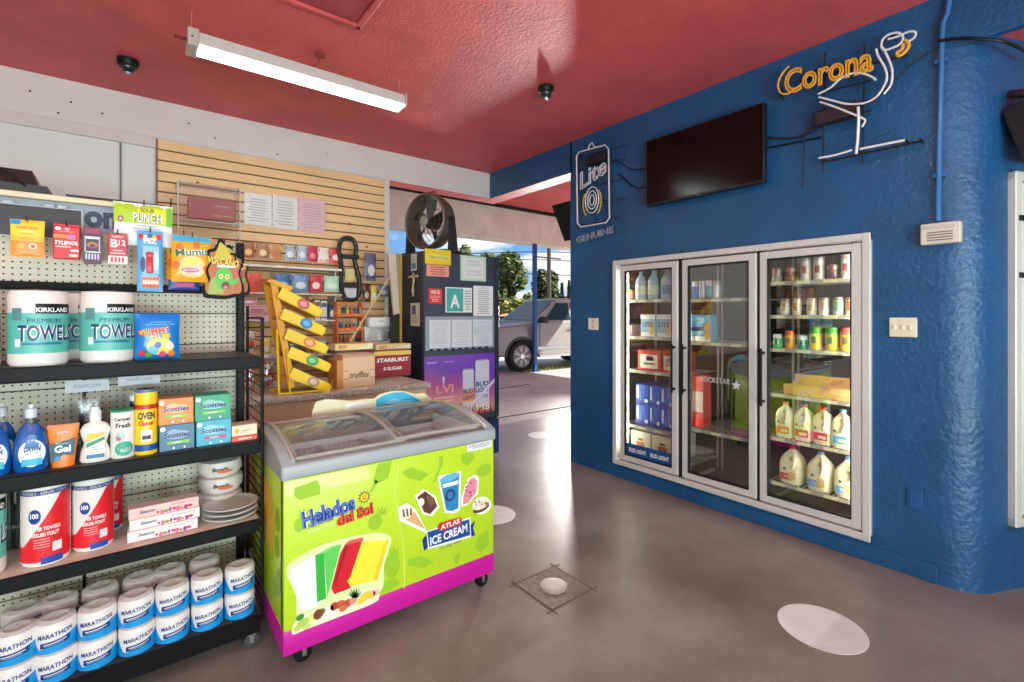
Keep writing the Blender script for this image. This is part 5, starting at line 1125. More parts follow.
for k in range(26): a_ = 2*PI*k/26; m.tube([(.05*math.cos(a_), -.095, fz+.05*math.sin(a_)), (R*.6*math.cos(a_+.15), -.098, fz+R*.6*math.sin(a_+.15)), ((R-.005)*math.cos(a_+.25), -.085, fz+(R-.005)*math.sin(a_+.25))], .0012, gry, 4)
m.build('grille', t)
m = MB(); m.tube([(R*math.cos(a_), -.09, fz+R*math.sin(a_)) for a_ in [2*PI*i/48 for i in range(48)]], .007, gry, 6, True); m.build('grille_ring', t)
m = MB(); m.lathe([(.0, -.108), (.04, -.106), (.055, -.094), (.055, -.08)], mat((150, 146, 136), .4), 24, axis='y'); m.map(0, lambda p: (p.x, p.y, p.z+fz)); m.build('hub_badge', t)
m = MB()
for k in range(5):
    a_ = 2*PI*k/5; V = []
    for (r_, da, y) in [(.04, -.2, .0), (.04, .5, -.03), (.14, -.15, .02), (.14, .42, -.04), (.235, -.05, .02), (.235, .42, -.03)]: V.append((r_*math.cos(a_+da), y, fz+r_*math.sin(a_+da)))
    m.add(V+[(x, y+.004, z) for x, y, z in V], [(0, 1, 3, 2), (2, 3, 5, 4), (8, 9, 7, 6), (10, 11, 9, 8)], mat((26, 26, 28), .4))
m.build('blade', t)
m = MB(); m.cyl((0, .0, fz), (0, .1, fz), .07, fb, n=18)
for k in range(3): a_ = 2*PI*k/3+.5; m.cyl((0, .09, fz), ((R-.02)*math.cos(a_), .09, fz+(R-.02)*math.sin(a_)), .01, fb, n=6)
for rr_ in (.1, .15, .2): m.tube([(rr_*math.cos(a_), .1, fz+rr_*math.sin(a_)) for a_ in [2*PI*i/30 for i in range(30)]], .003, fb, 4, True)
m.build('motor', t)
for s_ in (-1, 1):
    m = MB(); m.cyl((s_*(R+.012), 0, fz), (s_*(R+.05), 0, fz), .03, fb, n=16); m.build('pivot_knob', t)
m = MB()
for s_ in (-1, 1): m.add([(s_*(R+.045), -.05, .03), (s_*(R+.045), .08, .03), (s_*(R+.045), .03, fz+.02), (s_*(R+.045), -.03, fz+.02), (s_*(R+.02), -.05, .03), (s_*(R+.02), .08, .03), (s_*(R+.02), .03, fz+.02), (s_*(R+.02), -.03, fz+.02)], [(0, 1, 2, 3), (7, 6, 5, 4), (0, 4, 5, 1), (1, 5, 6, 2), (2, 6, 7, 3), (3, 7, 4, 0)], fb)
m.tube(spline([(-(R+.03), .1, .02), (-R*.7, .1, .02), (0, .1, .02), (R*.7, .1, .02), (R+.03, .1, .02)], 3), .02, fb, 8)
m.tube(spline([(-(R+.03), -.1, .02), (0, -.1, .02), (R+.03, -.1, .02)], 3), .02, fb, 8)
for s_ in (-1, 1): m.tube([(s_*(R+.033), -.1, .02), (s_*(R+.033), .1, .02)], .02, fb, 8)
m.build('stand', t)
m = MB(); m.tube(spline([(-.06, .02, fz+R+.005), (-.05, .02, fz+R+.035), (.05, .02, fz+R+.035), (.06, .02, fz+R+.005)], 4), .01, mat((150, 50, 50), .5), 8); m.build('handle', t)
m = MB(); c0 = MB(); c0.tube(spline([(onY(406, 243, 4.5).x, 4.5, onY(406, 220, 4.5).z), (onY(405, 250, 4.5).x, 4.52, onY(405, 240, 4.5).z), (onY(404, 262, 4.5).x, 4.6, FZ+.01)], 5), .004, BLACK); 
# ================================================================== ICE CREAM FREEZER
FLX, FLY = .48, 2.13; FW, FD = 1.07, .66
fz_ = thing('ice_cream_freezer', 'lime green chest freezer with curved sliding glass lids and ice cream artwork', 'freezer', (FLX, FLY, 0))
lime = mat((186, 218, 40), .38, clear=.2); mag = mat((196, 20, 150), .38); rimc = mat((160, 168, 170), .4); rimd = mat((120, 124, 130), .4)
ZR0, ZR1 = .812, .872
m = MB(); t_ = .05
m.box((0, 0, .185), (FW, t_, ZR0), lime, .008, 2); m.box((0, FD-t_, .185), (FW, FD, ZR0), lime, .008, 2); m.box((0, .01, .185), (t_, FD-.01, ZR0), lime, .006, 2); m.box((FW-t_, .01, .185), (FW, FD-.01, ZR0), lime, .006, 2)
m.build('cabinet', fz_)
m = MB(); m.box((-.002, -.002, .085), (FW+.002, FD, .188), mag, .006, 2); m.build('base_band', fz_)
m = MB(); whi = mat((214, 216, 218), .4); m.box((t_, t_, .25), (FW-t_, FD-t_, .26), whi); 
for (a_, b_) in [((t_, t_, .25), (FW-t_, t_+.01, ZR1)), ((t_, FD-t_-.01, .25), (FW-t_, FD-t_, ZR1)), ((t_, t_, .25), (t_+.01, FD-t_, ZR1)), ((FW-t_-.01, t_, .25), (FW-t_, FD-t_, ZR1))]: m.box(a_, b_, whi)
m.build('inner_tub', fz_)
m = MB(); m.box((.08, .078, .835), (FW-.08, .088, .85), mat((255, 252, 246), .5, em=9)); m.build('glow_strip', fz_)  # glowing strip added to brighten the dark inside of the tub
rp = [(0, ZR0), (0, ZR1-.008), (.008, ZR1), (.12, .912), (.3, .945), (.45, .952), (.58, .94), (.655, .925), (.66, .918), (.66, ZR0)]
def arc(y): 
    P = [(.008, ZR1), (.06, .893), (.12, .912), (.2, .930), (.3, .945), (.45, .952), (.58, .94), (.66, .925)]
    for (a, b_) in zip(P, P[1:]):
        if y <= b_[0]: return a[1]+(b_[1]-a[1])*(y-a[0])/(b_[0]-a[0])
    return P[-1][1]
for s_, x0 in ((0, -.006), (1, FW-.05)):
    m = MB(); P = [(y, z) for y, z in rp]; x1 = x0+.056
    V = [(x0, y-.004, z) for y, z in P]+[(x1, y-.004, z) for y, z in P]; n = len(P)
    m.add(V, [tuple(range(n)), tuple(range(2*n-1, n-1, -1))]+[(i, n+i, n+(i+1) % n, (i+1) % n) for i in range(n)], rimc); m.build('side_rim', fz_)
    m = MB(); m.tube([(x0+.028+(.022 if s_ == 0 else -.022), y, arc(y)+.006) for y in [.02+.6*i/14 for i in range(15)]], .007, mat((206, 204, 196), .35, .3), 8); m.build('lid_rail', fz_)
m = MB(); m.box((-.008, -.008, ZR0), (FW+.008, .075, ZR1), rimc, .012, 3); m.build('front_rim', fz_)
m = MB(); m.box((.03, FD-.08, ZR0), (FW-.03, FD, .922), rimd, .008, 2); m.build('rear_rim', fz_)
LG = glass('lid_glass', (.97, .98, .98), .05, .03, .5)
def lid(x0, x1, dz, name):
    m = MB(); ys = [.05+(.56)*i/14 for i in range(15)]; V = []
    for y in ys:
        for (x, e_) in ((x0, 0), (x1, 0), (x1, .004), (x0, .004)): V.append((x, y, arc(y)+dz-.012+e_))
    Fs = []
    for i in range(14):
        a = i*4; b_ = a+4
        for j in range(4): k = (j+1) % 4; Fs.append((a+j, b_+j, b_+k, a+k))
    m.add(V, Fs, LG); o = m.build(name, fz_, ang=1.2)
    m = MB(); fr_ = mat((184, 180, 168), .4, .3)
    for x in (x0, x1): m.tube([(x, y, arc(y)+dz-.008) for y in ys], .009, fr_, 6)
    for y in (ys[0], ys[-1]): m.tube([(x0, y, arc(y)+dz-.008), (x1, y, arc(y)+dz-.008)], .009, fr_, 6)
    m.build('lid_frame', o); return o
lid(.06, .56, 0, 'glass_lid'); lid(.52, FW-.06, .012, 'glass_lid')
# baskets inside and goods
wire = mat((196, 198, 200), .35, .5)
for bi in range(4):
    x0 = .07+bi*.24; m = MB()
    for z in (.62, .7, .78):
        m.tube([(x0, .07, z), (x0+.22, .07, z), (x0+.22, .58, z), (x0, .58, z)], .0035 if z < .78 else .005, wire, 5, True)
    for k in range(9): m.tube([(x0+.22*k/8, .07, .78), (x0+.22*k/8, .07, .62), (x0+.22*k/8, .58, .62), (x0+.22*k/8, .58, .78)], .002, wire, 4)
    for k in range(14): y = .07+.51*k/13; m.tube([(x0, y, .78), (x0, y, .62), (x0+.22, y, .62), (x0+.22, y, .78)], .002, wire, 4)
    tag(m.build('wire_basket', loc=(FLX, FLY, 0)), 'white wire basket inside the freezer, %s' % ['far left', 'left of centre', 'right of centre', 'far right'][bi], 'basket', 'wire baskets in the chest freezer')
rr = random.Random(9)
fc = [(226, 222, 210), (214, 206, 190), (226, 216, 170), (206, 196, 150), (230, 230, 230), (170, 60, 50), (60, 130, 110), (210, 170, 120), (236, 236, 232)]
for bi in range(4):
    for k in range(10):
        x = .09+bi*.24+rr.uniform(.0, .11); y = .12+.042*k+rr.uniform(-.01, .01); z = .628+rr.uniform(0, .045)
        ci = rr.choice(fc[:5]) if bi < 2 else rr.choice(fc)
        m = MB(); m.T = Matrix.Rotation(rr.uniform(-.4, .4), 4, 'Z'); m.box((-.0, -.018, 0), (.1, .018, .07+rr.uniform(0, .03)), mat(ci, .5), .006)
        tag(m.build('ice_cream_box', loc=(FLX+x, FLY+y, z)), 'ice cream carton, %s from the front in the %s freezer basket' % (['first', 'second', 'third', 'fourth', 'fifth', 'sixth', 'seventh', 'eighth', 'ninth', 'tenth'][k], ['far left', 'left of centre', 'right of centre', 'far right'][bi]), 'ice cream', 'ice cream cartons in the freezer baskets')
# casters
for (x, y) in [(.09, .06), (FW-.05, .05), (.09, FD-.07), (FW-.05, FD-.07)]:
    w = MB(); w.lathe([(.02, -.014), (.036, -.012), (.038, 0), (.036, .012), (.02, .014)], BLACK, 20, c=(x, y, 0), axis='y') ; w.map(0, lambda p: (p.x, p.y, p.z+.039))
    for v_ in w.v: pass
    wo_ = w.build('caster', fz_)
    f_ = MB(); f_.box((x-.022, y-.022, .066), (x+.022, y+.022, .086), CHROME, .003); f_.box((x-.006, y-.02, .03), (x+.012, y-.016, .07), CHROME); f_.box((x-.006, y+.016, .03), (x+.012, y+.02, .07), CHROME); f_.build('fork', wo_)
# ---- artwork on the front
A = MB(); YA = -.0012
def g(u, v): p = onY(u, v, FLY); return (p.x-FLX, p.z)
dk = mat((150, 196, 36), .45); ltl = mat((206, 232, 110), .45); wh = mat((238, 246, 226), .45)
def poly(pts, c, y=YA): A.poly([g(*p) for p in pts], y, c)
def ell(u, v, ru, rv, c, y=YA, rot=0):
    cc = g(u, v); k = g(u+ru, v)[0]-cc[0]; kz = cc[1]-g(u, v+rv)[1]; A.ell(cc[0], cc[1], k, kz, y, c, rot, 28)
# background silhouettes
for P in [[(294, 488), (317, 480), (320, 486), (320, 494), (300, 500), (294, 496)], [(378, 464), (392, 460), (388, 478), (376, 484), (373, 480)], [(402, 472), (411, 467), (429, 474), (420, 481), (407, 478)], [(439, 457), (443, 455), (443, 463), (436, 481), (433, 482), (439, 466)], [(408, 560), (420, 556), (434, 562), (424, 568), (408, 566)], [(478, 536), (488, 530), (489, 544), (480, 552), (475, 548)], [(461, 455), (472, 451), (475, 458), (467, 466), (462, 462)], [(453, 558), (460, 552), (457, 565)]]: poly(P, dk)
A.tube([], .001, dk) if False else None
poly([(375, 480), (378, 481), (372, 492), (370, 491)], dk)
for (u, v, r1, r2) in [(375, 522, 7, 8), (299, 525, 5, 7), (392, 566, 8, 12), (389, 585, 10, 6), (484, 470, 7, 6)]: ell(u, v, r1, r2, dk); 
for (u, v) in [(382, 512), (304, 515), (394, 553)]:
    for k in range(5): poly([(u-2.5, v+3), (u+2.5, v+3), (u+8*math.cos(k*.7+.2), v-8*math.sin(k*.7+.2))], dk, YA-.0001*k-.0002)
# swoosh line
P = [(398, 460), (396, 475), (395, 492), (398, 515), (402, 540), (404, 560), (404, 588)]
pp_ = spline([(g(*p)[0], YA-.0003, g(*p)[1]) for p in P], 5); A.tube(pp_, .0035, ltl, 4)
# glow behind the bars
def soft(pts, c, y): Q = spline([(g(*p)[0], y, g(*p)[1]) for p in pts], 4, True); A.poly([(q_.x, q_.z) for q_ in Q], y, c)
soft([(286, 570), (300, 556), (330, 542), (372, 533), (388, 535), (391, 542), (384, 565), (380, 592), (340, 606), (300, 618), (296, 596)], mat((222, 240, 170), .45), YA-.0004)
soft([(290, 572), (306, 560), (322, 553), (330, 560), (322, 600), (303, 610), (296, 594)], mat((236, 242, 232), .45), YA-.0006)
def bar(P4, dx, dz, cf, ct, cs):
    poly(P4, mat(cf, .4), YA-.001); (a, b_) = P4[:2]
    poly([a, b_, (b_[0]+dx, b_[1]+dz), (a[0]+dx, a[1]+dz)], mat(ct, .4), YA-.0011)
bar([(315, 555), (324, 553), (326, 598), (317, 602)], 17, -9, (50, 176, 60), (120, 210, 100), 0)
poly([(324, 553), (341, 544), (334, 572), (327, 597)], mat((96, 200, 84), .4), YA-.0012)
bar([(345, 544), (358, 541), (350, 577), (346, 572), (335, 594), (331, 588)], 0, 0, (176, 16, 30), (176, 16, 30), 0)
poly([(345, 544), (340, 553), (331, 588), (334, 594), (350, 588), (362, 556), (363, 538), (348, 541)], mat((206, 24, 40), .4), YA-.0014)
poly([(344, 545), (362, 541), (363, 537), (350, 540)], mat((226, 90, 90), .4), YA-.0018); poly([(336, 582), (348, 546), (345, 545), (333, 586)], mat((160, 10, 24), .4), YA-.0017)
poly([(362, 541), (389, 538), (376, 580), (350, 586), (347, 581), (350, 577)], mat((246, 226, 60), .4), YA-.0016)
poly([(362, 541), (368, 537), (388, 536), (389, 540)], mat((252, 246, 160), .4), YA-.002); poly([(384, 542), (389, 539), (377, 580), (373, 580)], mat((226, 206, 40), .4), YA-.002)
# fruit
soft([(292, 634), (296, 620), (315, 611), (340, 600), (360, 590), (376, 587), (379, 597), (371, 604), (340, 616), (306, 629)], mat((236, 240, 200), .45), YA-.0021)
for (u, v, r1, r2, c, rt) in [(303, 622, 6, 4, (176, 206, 90), .2), (300, 617, 4, 3, (60, 140, 50), .2), (310, 618, 6, 4, (226, 226, 130), .2), (318, 614, 5, 5, (120, 66, 40), 0), (322, 611, 3, 3, (150, 90, 60), 0), (329, 611, 4, 6, (240, 240, 236), -.5), (334, 606, 4, 4, (190, 60, 50), 0), (340, 604, 5, 4, (206, 90, 60), 0), (347, 603, 5, 4, (190, 70, 50), .2), (353, 600, 4, 4, (220, 150, 120), 0), (364, 597, 8, 4, (246, 206, 60), .5), (371, 594, 4, 4, (240, 180, 90), 0), (376, 592, 3, 3, (226, 190, 170), 0), (306, 626, 4, 3, (206, 216, 110), 0), (297, 628, 4, 3, (190, 206, 90), 0), (343, 608, 4, 3, (200, 110, 80), 0)]:
    ell(u, v, r1, r2, mat(c, .45), YA-.0023-.0001*(u % 5), rt)
for k in range(9): a_ = -.3+k*.42; poly([(353, 598), (357, 597), (355+8*math.cos(a_), 594-7*math.sin(a_))], mat((60, 130, 60) if k % 2 else (40, 100, 50), .5), YA-.0029)
# wordmark
def twords(s, u, v, u0, u1, hpx, c, y, rot=None, **kw):
    cc = g(u, v); w = g(u1, v)[0]-g(u0, v)[0]; h = g(u, v-hpx/2)[1]-g(u, v+hpx/2)[1]
    sl = .0
    A.text(s, cc[0], cc[1], h, y, c, w=w, rot=rot or 0, **kw)
RT = .115
for (off, c, b_) in ((0, mat((226, 236, 250), .4), .09), (-.0008, mat((24, 40, 110), .4), .055), (-.0016, mat((90, 120, 200), .4), .0)):
    twords('Helados', 329, 511, 303, 356, 17, c, YA-.001+off, RT, bold=b_)
for (off, c, b_) in ((0, mat((150, 20, 20), .4), .07), (-.0008, mat((236, 90, 50), .4), .0)):
    twords('del Sol', 355, 514, 336, 373, 12, c, YA-.0035+off, RT, bold=b_)
twords('PALETAS FINAS', 321, 522, 309, 334, 4, NAVY, YA-.002, RT, bold=.02); twords('premium ice bars', 322, 527, 309, 336, 3, wh, YA-.002, RT)
sc_ = g(364, 497)
for k in range(12):
    a_ = 2*PI*k/12; A.poly([(sc_[0]+.018*math.cos(a_-.16), sc_[1]+.018*math.sin(a_-.16)), (sc_[0]+.036*math.cos(a_), sc_[1]+.036*math.sin(a_)), (sc_[0]+.018*math.cos(a_+.16), sc_[1]+.018*math.sin(a_+.16))], YA-.001, mat((30, 30, 40), .5))
A.ell(sc_[0], sc_[1], .022, .022, YA-.0014, mat((40, 34, 20), .5)); A.ell(sc_[0], sc_[1], .019, .019, YA-.0018, mat((250, 200, 30), .45))
for s_ in (-1, 1): A.ell(sc_[0]+s_*.006, sc_[1]+.005, .0022, .003, YA-.0022, BLACK, n=8)
A.poly([(sc_[0]-.008, sc_[1]-.004), (sc_[0]+.008, sc_[1]-.004), (sc_[0]+.004, sc_[1]-.010), (sc_[0]-.004, sc_[1]-.010)], YA-.0022, mat((160, 60, 20), .5))
# right half: cone, bitten bar, cup, pink bar, sandwich
def halo(pts, y=YA-.0006): 
    cu = sum(p[0] for p in pts)/len(pts); cv = sum(p[1] for p in pts)/len(pts); poly([(cu+(u-cu)*1.12+(1.2 if u > cu else -1.2), cv+(v-cv)*1.1+(1.2 if v > cv else -1.2)) for u, v in pts], wh, y)
cone = [(402, 518), (414, 511), (425, 529)]; halo([(400, 509), (408, 505), (414, 511), (425, 531), (401, 519)])
poly(cone, mat((216, 170, 110), .5), YA-.001); ell(406.5, 513, 6.5, 6, mat((240, 230, 206), .45), YA-.0013, .3); 
for k in range(3): poly([(402+k*4, 509-k*.5), (403.5+k*4, 509-k*.5), (405+k*3.4, 517-k), (403+k*3.4, 517-k)], mat((100, 60, 40), .5), YA-.0017)
bar_ = [(417, 497), (425, 491), (434, 498), (437, 506), (430, 514), (424, 512)]; halo(bar_); poly(bar_, mat((90, 52, 40), .4), YA-.001); poly([(426, 497), (430, 494), (435, 503), (430, 507)], mat((130, 84, 64), .4), YA-.0014); ell(421, 502, 3, 4, mat((244, 238, 226), .4), YA-.0016, .3)
cup = [(440, 479), (459, 474.5), (458, 508), (452, 511), (446, 510)]; halo(cup); poly(cup, mat((40, 130, 176), .4), YA-.001); ell(449.5, 477.5, 9.8, 3.6, mat((100, 180, 214), .4), YA-.0012, .1); ell(450, 495, 5, 6, mat((20, 50, 110), .4), YA-.0014); ell(450, 495, 3, 4, mat((70, 120, 180), .4), YA-.0017); poly([(442, 484), (458, 480), (458, 484), (443, 488)], mat((220, 236, 240), .4), YA-.0014)
pk = [(469, 480), (474, 477), (477, 481), (476, 492), (468, 503), (463, 504), (463, 496)]; halo(pk); poly(pk, mat((226, 140, 160), .4), YA-.001)
rr = random.Random(11)
for k in range(16): ell(464+rr.uniform(1, 10), 482+rr.uniform(0, 17), .8, .8, mat((190, 60, 90), .4), YA-.0013)
soft([(472, 506), (477, 498), (486, 497), (491, 504), (487, 512), (477, 514)], wh, YA-.0006); ell(481.5, 504.5, 8, 4.5, mat((240, 222, 200), .45), YA-.001, .1); ell(481, 508, 8, 4, mat((90, 56, 44), .45), YA-.0009, .1)
for k in range(14): ell(475+rr.uniform(0, 13), 501+rr.uniform(0, 5), .9, .9, mat([(220, 60, 80), (230, 200, 60), (110, 70, 50)][k % 3], .4), YA-.0013)
# banner
nv = mat((26, 70, 150), .4)
poly([(422, 540), (428, 532), (430, 545), (424, 551)], mat((20, 50, 120), .4), YA-.0008); poly([(468, 528), (475, 520), (473, 528), (475, 535), (468, 538)], mat((20, 50, 120), .4), YA-.0008)
poly([(426, 531), (470, 517), (471, 537), (428, 549)], wh, YA-.0010); poly([(427, 532), (469, 519), (470, 535), (429, 547)], nv, YA-.0013)
twords('ICE CREAM', 449, 534, 431, 468, 8.5, WHITE, YA-.0018, .05, bold=.03); poly([(437, 527), (439, 523), (460, 517), (462, 519), (461, 524), (439, 531)], mat((206, 40, 50), .4), YA-.0016); twords('ATLAS', 450, 524, 440, 459, 5, WHITE, YA-.002, .05, bold=.03)
twords("it's way nice", 450, 545, 440, 461, 3, nv, YA-.0018, .05)
A.build('front_artwork', fz_, smooth=False)
m = MB(); a = g(466, 446); c = g(492, 441); m.rect(g(467, 445)[0], g(467, 452)[1], g(491.5, 445)[0], g(491, 440)[1]-.0, -.0022, mat((232, 232, 230), .45)); m.lines(g(468, 445)[0], g(490, 445)[0], g(467, 450)[1], g(490, 441)[1], 3, -.003, mat((90, 100, 140), .5), .35, 2); m.build('sticker', fz_)
# artwork on the left side (seen obliquely)
S = MB(); S.T = Matrix.Translation((-.0015, FD, 0)) @ Matrix.Rotation(RW, 4, 'Z')
S.poly([(.30, .74), (.42, .72), (.5, .6), (.46, .42), (.36, .46), (.28, .58)], 0, mat((240, 196, 60), .45)); S.poly([(.26, .80), (.3, .81), (.3, .42), (.24, .44)], -.0004, mat((206, 40, 50), .45))
for (x, z, a_, b_) in [(.56, .62, .04, .05), (.58, .36, .04, .06), (.5, .3, .05, .04), (.55, .5, .04, .05)]: S.ell(x, z, a_, b_, -.0002, dk)
S.build('side_artwork', fz_, smooth=False)
# cloud shaped header sign behind the freezer
m = MB(); Yh = FLY+FD+.03; q = lambda u, v: (onY(u, v, Yh).x-onY(330, 400, Yh).x, onY(u, v, Yh).z-.5)
t = thing('header_sign', 'low cloud shaped cream and sky blue sign board standing behind the freezer', 'sign', (onY(330, 400, Yh).x, Yh, .5))
top_ = [(312, 412), (316, 402), (326, 399), (340, 400), (352, 401), (364, 399), (374, 399), (380, 394), (392, 391), (404, 391), (414, 394), (424, 393), (431, 398), (434, 405)]
m.poly([(q(*p)[0], q(*p)[1]) for p in top_]+[(q(434, 405)[0], 0), (q(312, 405)[0], 0)], 0, mat((226, 222, 180), .5), .01); m.build('board', t)
m = MB(); m.poly([q(*p) for p in [(376, 408), (376, 400), (384, 395), (394, 392.5), (404, 392), (413, 396), (421, 401), (424, 408)]], -.0015, mat((60, 176, 214), .45)); m.poly([q(*p) for p in [(384, 403), (394, 398), (402, 400), (414, 400), (404, 406)]], -.003, mat((130, 210, 232), .45))
m.poly([q(*p) for p in [(344, 411), (346, 404), (360, 402), (376, 403), (376, 411)]], -.0015, mat((240, 240, 226), .45)); m.build('print', t)
m = MB(); m.box((.05, .01, -.5), (.08, .03, .4), GREY); m.box((q(420, 400)[0]-.03, .01, -.5), (q(420, 400)[0], .03, .4), GREY); m.build('support', t)
# ================================================================== GONDOLA SHELVING
GX0, GX1, GYF, GYB = -.80, .44, 2.39, 2.81
G = thing('gondola_shelving', 'black store shelving unit with cream pegboard back and wire end at the left', 'shelving', (0, 0, 0))
blk = mat((8, 9, 11), .5, spec=.18)
ZS = [.15, .58, .93, 1.31]
zbk = [(.17, .50), (.51, .86), (.87, 1.22), (1.23, 1.585), (1.63, 1.86)]
pan = [(.17, .33), (.335, .50), (.505, .67), (.675, .84), (.845, 1.01), (1.015, 1.18), (1.185, 1.35), (1.355, 1.50), (1.505, 1.60), (1.635, 1.86)]
for (a, b_) in pan: m = MB(); m.box((GX0, GYB-.008, a), (GX1-.03, GYB, b_), M_PEG, .001); m.build('pegboard_panel', G)
m = MB(); m.box((GX0, GYB, 1.8), (.12, GYB+.01, 1.99), mat((52, 50, 46), .7)); m.box((GX0, GYB, .1), (GX1-.02, GYB+.01, 1.86), mat((52, 50, 46), .7)); m.build('backing', G)
m = MB(); m.box((GX0, GYB-.02, 1.60), (GX1-.02, GYB+.0, 1.635), blk, .002); m.build('cross_rail', G)
for x in (GX1-.035, GX1-.62-.0):
    m = MB(); 
    if x > .2:
        m.box((x, GYB-.04, .06), (x+.035, GYB+.02, 1.862), blk, .003)
        for k in range(60): m.box((x+.012, GYB-.0412, .1+k*.0265), (x+.022, GYB-.04, .113+k*.0265), BLACK)
    else: m.box((x, GYB-.014, .06), (x+.012, GYB+.0, 1.30), blk, .002)
    m.build('upright', G)
for k, z in enumerate(ZS):
    m = MB(); yf = GYF; h_ = .05 if k else .075
    m.box((GX0, yf, z-h_), (GX1, yf+.012, z+.001), blk, .003); m.box((GX0, yf+.01, z-.012), (GX1, GYB-.02, z), mat((214, 196, 180), .5) if k == 1 else mat((60, 58, 56), .5), .002)
    m.box((GX0, yf+.004, z-h_-.004), (GX1, yf+.016, z-h_+.004), mat((14, 15, 17), .45, spec=.2), .002)
    m.build('shelf', G)
    if k:
        m = MB(); m.add([(GX1-.03, GYF+.02, z-.05), (GX1-.03, GYB-.03, z-.11), (GX1-.03, GYB-.03, z-.01), (GX1-.03, GYF+.02, z-.01), (GX1-.022, GYF+.02, z-.05), (GX1-.022, GYB-.03, z-.11), (GX1-.022, GYB-.03, z-.01), (GX1-.022, GYF+.02, z-.01)], [(0, 1, 2, 3), (7, 6, 5, 4), (0, 4, 5, 1), (1, 5, 6, 2), (2, 6, 7, 3), (3, 7, 4, 0)], blk); m.build('bracket', G)
# wire end panel
m = MB(); zt = onY(262, 318, GYF+.02).z
for y in (GYF+.01, GYB-.05): m.tube([(GX1+.012, y, .12), (GX1+.012, y, zt if y < 2.6 else zt+.06)], .007, blk, 6)
m.tube([(GX1+.012, GYF+.01, zt), (GX1+.012, GYB-.05, zt+.0)], .005, blk, 5)
k = 0; z = .16
while z < zt: m.tube([(GX1+.012, GYF+.01, z), (GX1+.012, GYB-.05, z)], .0025, blk, 5); z += .042
m.build('wire_end_panel', G)
# header sign and top rail
m = MB(); m.box((GX0, GYB-.05, 1.975), (.12, GYB+.03, 1.998), mat((226, 212, 176), .5), .003); m.build('top_rail', G)
def gq(u, v, Y): return onY(u, v, Y)
m = MB(); Yh = GYB-.012; m.box((GX0, Yh, 1.855), (.11, Yh+.006, 1.975), mat((150, 158, 172), .45)); 
a = gq(83, 222, Yh); m.T = Matrix.Identity(4)
p1 = gq(103, 222, Yh-.002); p2 = gq(97, 231, Yh); z_t = gq(97, 213, Yh).z; z_b = gq(97, 229.5, Yh).z
m.text('on', (gq(86, 222, Yh).x+gq(112, 222, Yh).x)/2+.008, (z_t+z_b)/2+.006, .075, Yh-.001, mat((40, 50, 70), .5), w=.115, bold=.05)
m.build('header_sign', G)
# dark sign plate
a = gq(0, 215, 2.76); c = gq(83, 232, 2.76); 
t = thing('shelf_sign', 'dark sign plate with white edge across the top left of the pegboard', 'sign', (c.x, 2.76, 0))
m = MB(); L_ = .62; m.box((-L_, .002, gq(40, 238, 2.76).z+.0), (0, .008, gq(40, 206, 2.76).z), mat((220, 220, 220), .4), .002); z0 = gq(40, 238, 2.76).z; z1 = gq(40, 206, 2.76).z
m.box((-L_, -.001, z0+.004), (-.005, .002, z1-.004), mat((40, 34, 34), .35)); m.text(')', -.395, (z0+z1)/2, .05, -.002, WHITE); m.build('plate', t)
m = MB()
for x in (-.3, -.24, -.12, -.08): m.box((x, -.004, z1-.001), (x+.03, .01, z1+.01), mat((190, 194, 200), .4), .002)
m.build('clip', t)
# casters
for x in (GX1-.03, GX1-.62):
    for y in (GYF+.03, GYB-.03):
        m = MB(); m.lathe([(.02, -.014), (.032, -.012), (.034, 0), (.032, .012), (.02, .014)], mat((60, 60, 62), .5), 18, c=(x, y, 0), axis='y'); m.map(0, lambda p: (p.x, p.y, p.z+.034)); m.box((x-.02, y-.02, .06), (x+.02, y+.02, .08), CHROME, .003); m.box((x-.008, y-.02, .03), (x+.01, y-.016, .065), CHROME); m.build('caster', G)
# ------------------------------------------------------------------ things on top of the unit
a = gq(0, 190, 2.9); c = gq(50, 193, 2.9)
t = thing('equipment_case', 'black electronics case with a loose cable on top of the shelving', 'electronics', (c.x, 2.86, 1.999))
m = MB(); m.add([(-.34, 0, 0), (0, 0, 0), (0, .22, 0), (-.34, .22, 0), (-.34, 0, .05), (-.004, 0, .05), (-.004, .22, .05), (-.34, .22, .05)], [(0, 3, 2, 1), (4, 5, 6, 7), (0, 1, 5, 4), (1, 2, 6, 5), (2, 3, 7, 6), (3, 0, 4, 7)], mat((24, 24, 26), .4)); m.text('Mac', -.2, .022, .014, -.001, mat((160, 160, 160), .5)); m.build('base', t)
m = MB(); m.add([(-.34, .01, .05), (-.03, .01, .05), (-.03, .21, .05), (-.34, .21, .05), (-.34, .03, .115), (-.055, .03, .115), (-.055, .18, .115), (-.34, .18, .115)], [(4, 5, 6, 7), (0, 1, 5, 4), (1, 2, 6, 5), (2, 3, 7, 6), (3, 0, 4, 7)], mat((44, 38, 36), .25)); m.build('cover', t)
m = MB(); m.tube(spline([(-.22, -.004, .17), (-.18, -.006, .13), (-.12, -.008, .08), (-.07, -.006, .04)], 6), .005, BLACK); m.build('cable', t)
a = gq(65, 190, 2.84); c = gq(165, 200, 2.84)
m = MB(); m.box((0, 0, 0), (c.x-a.x, .1, .026), mat((34, 30, 28), .4), .003); tag(m.build('display_tray', loc=(a.x, 2.85, 1.999)), 'long black tray lying along the top of the shelving', 'tray')
a = gq(110, 190, 2.98); c = gq(149, 200, 2.98); m = MB(); m.box((0, 0, 0), (c.x-a.x, .12, .045), mat((186, 146, 104), .8), .002); tag(m.build('cardboard_strip', loc=(a.x, 2.96, 1.999)), 'strip of brown cardboard on top of the shelving behind the black tray', 'cardboard')
m = MB(); a = gq(136, 205, 2.8); c = gq(170, 205, 2.8)
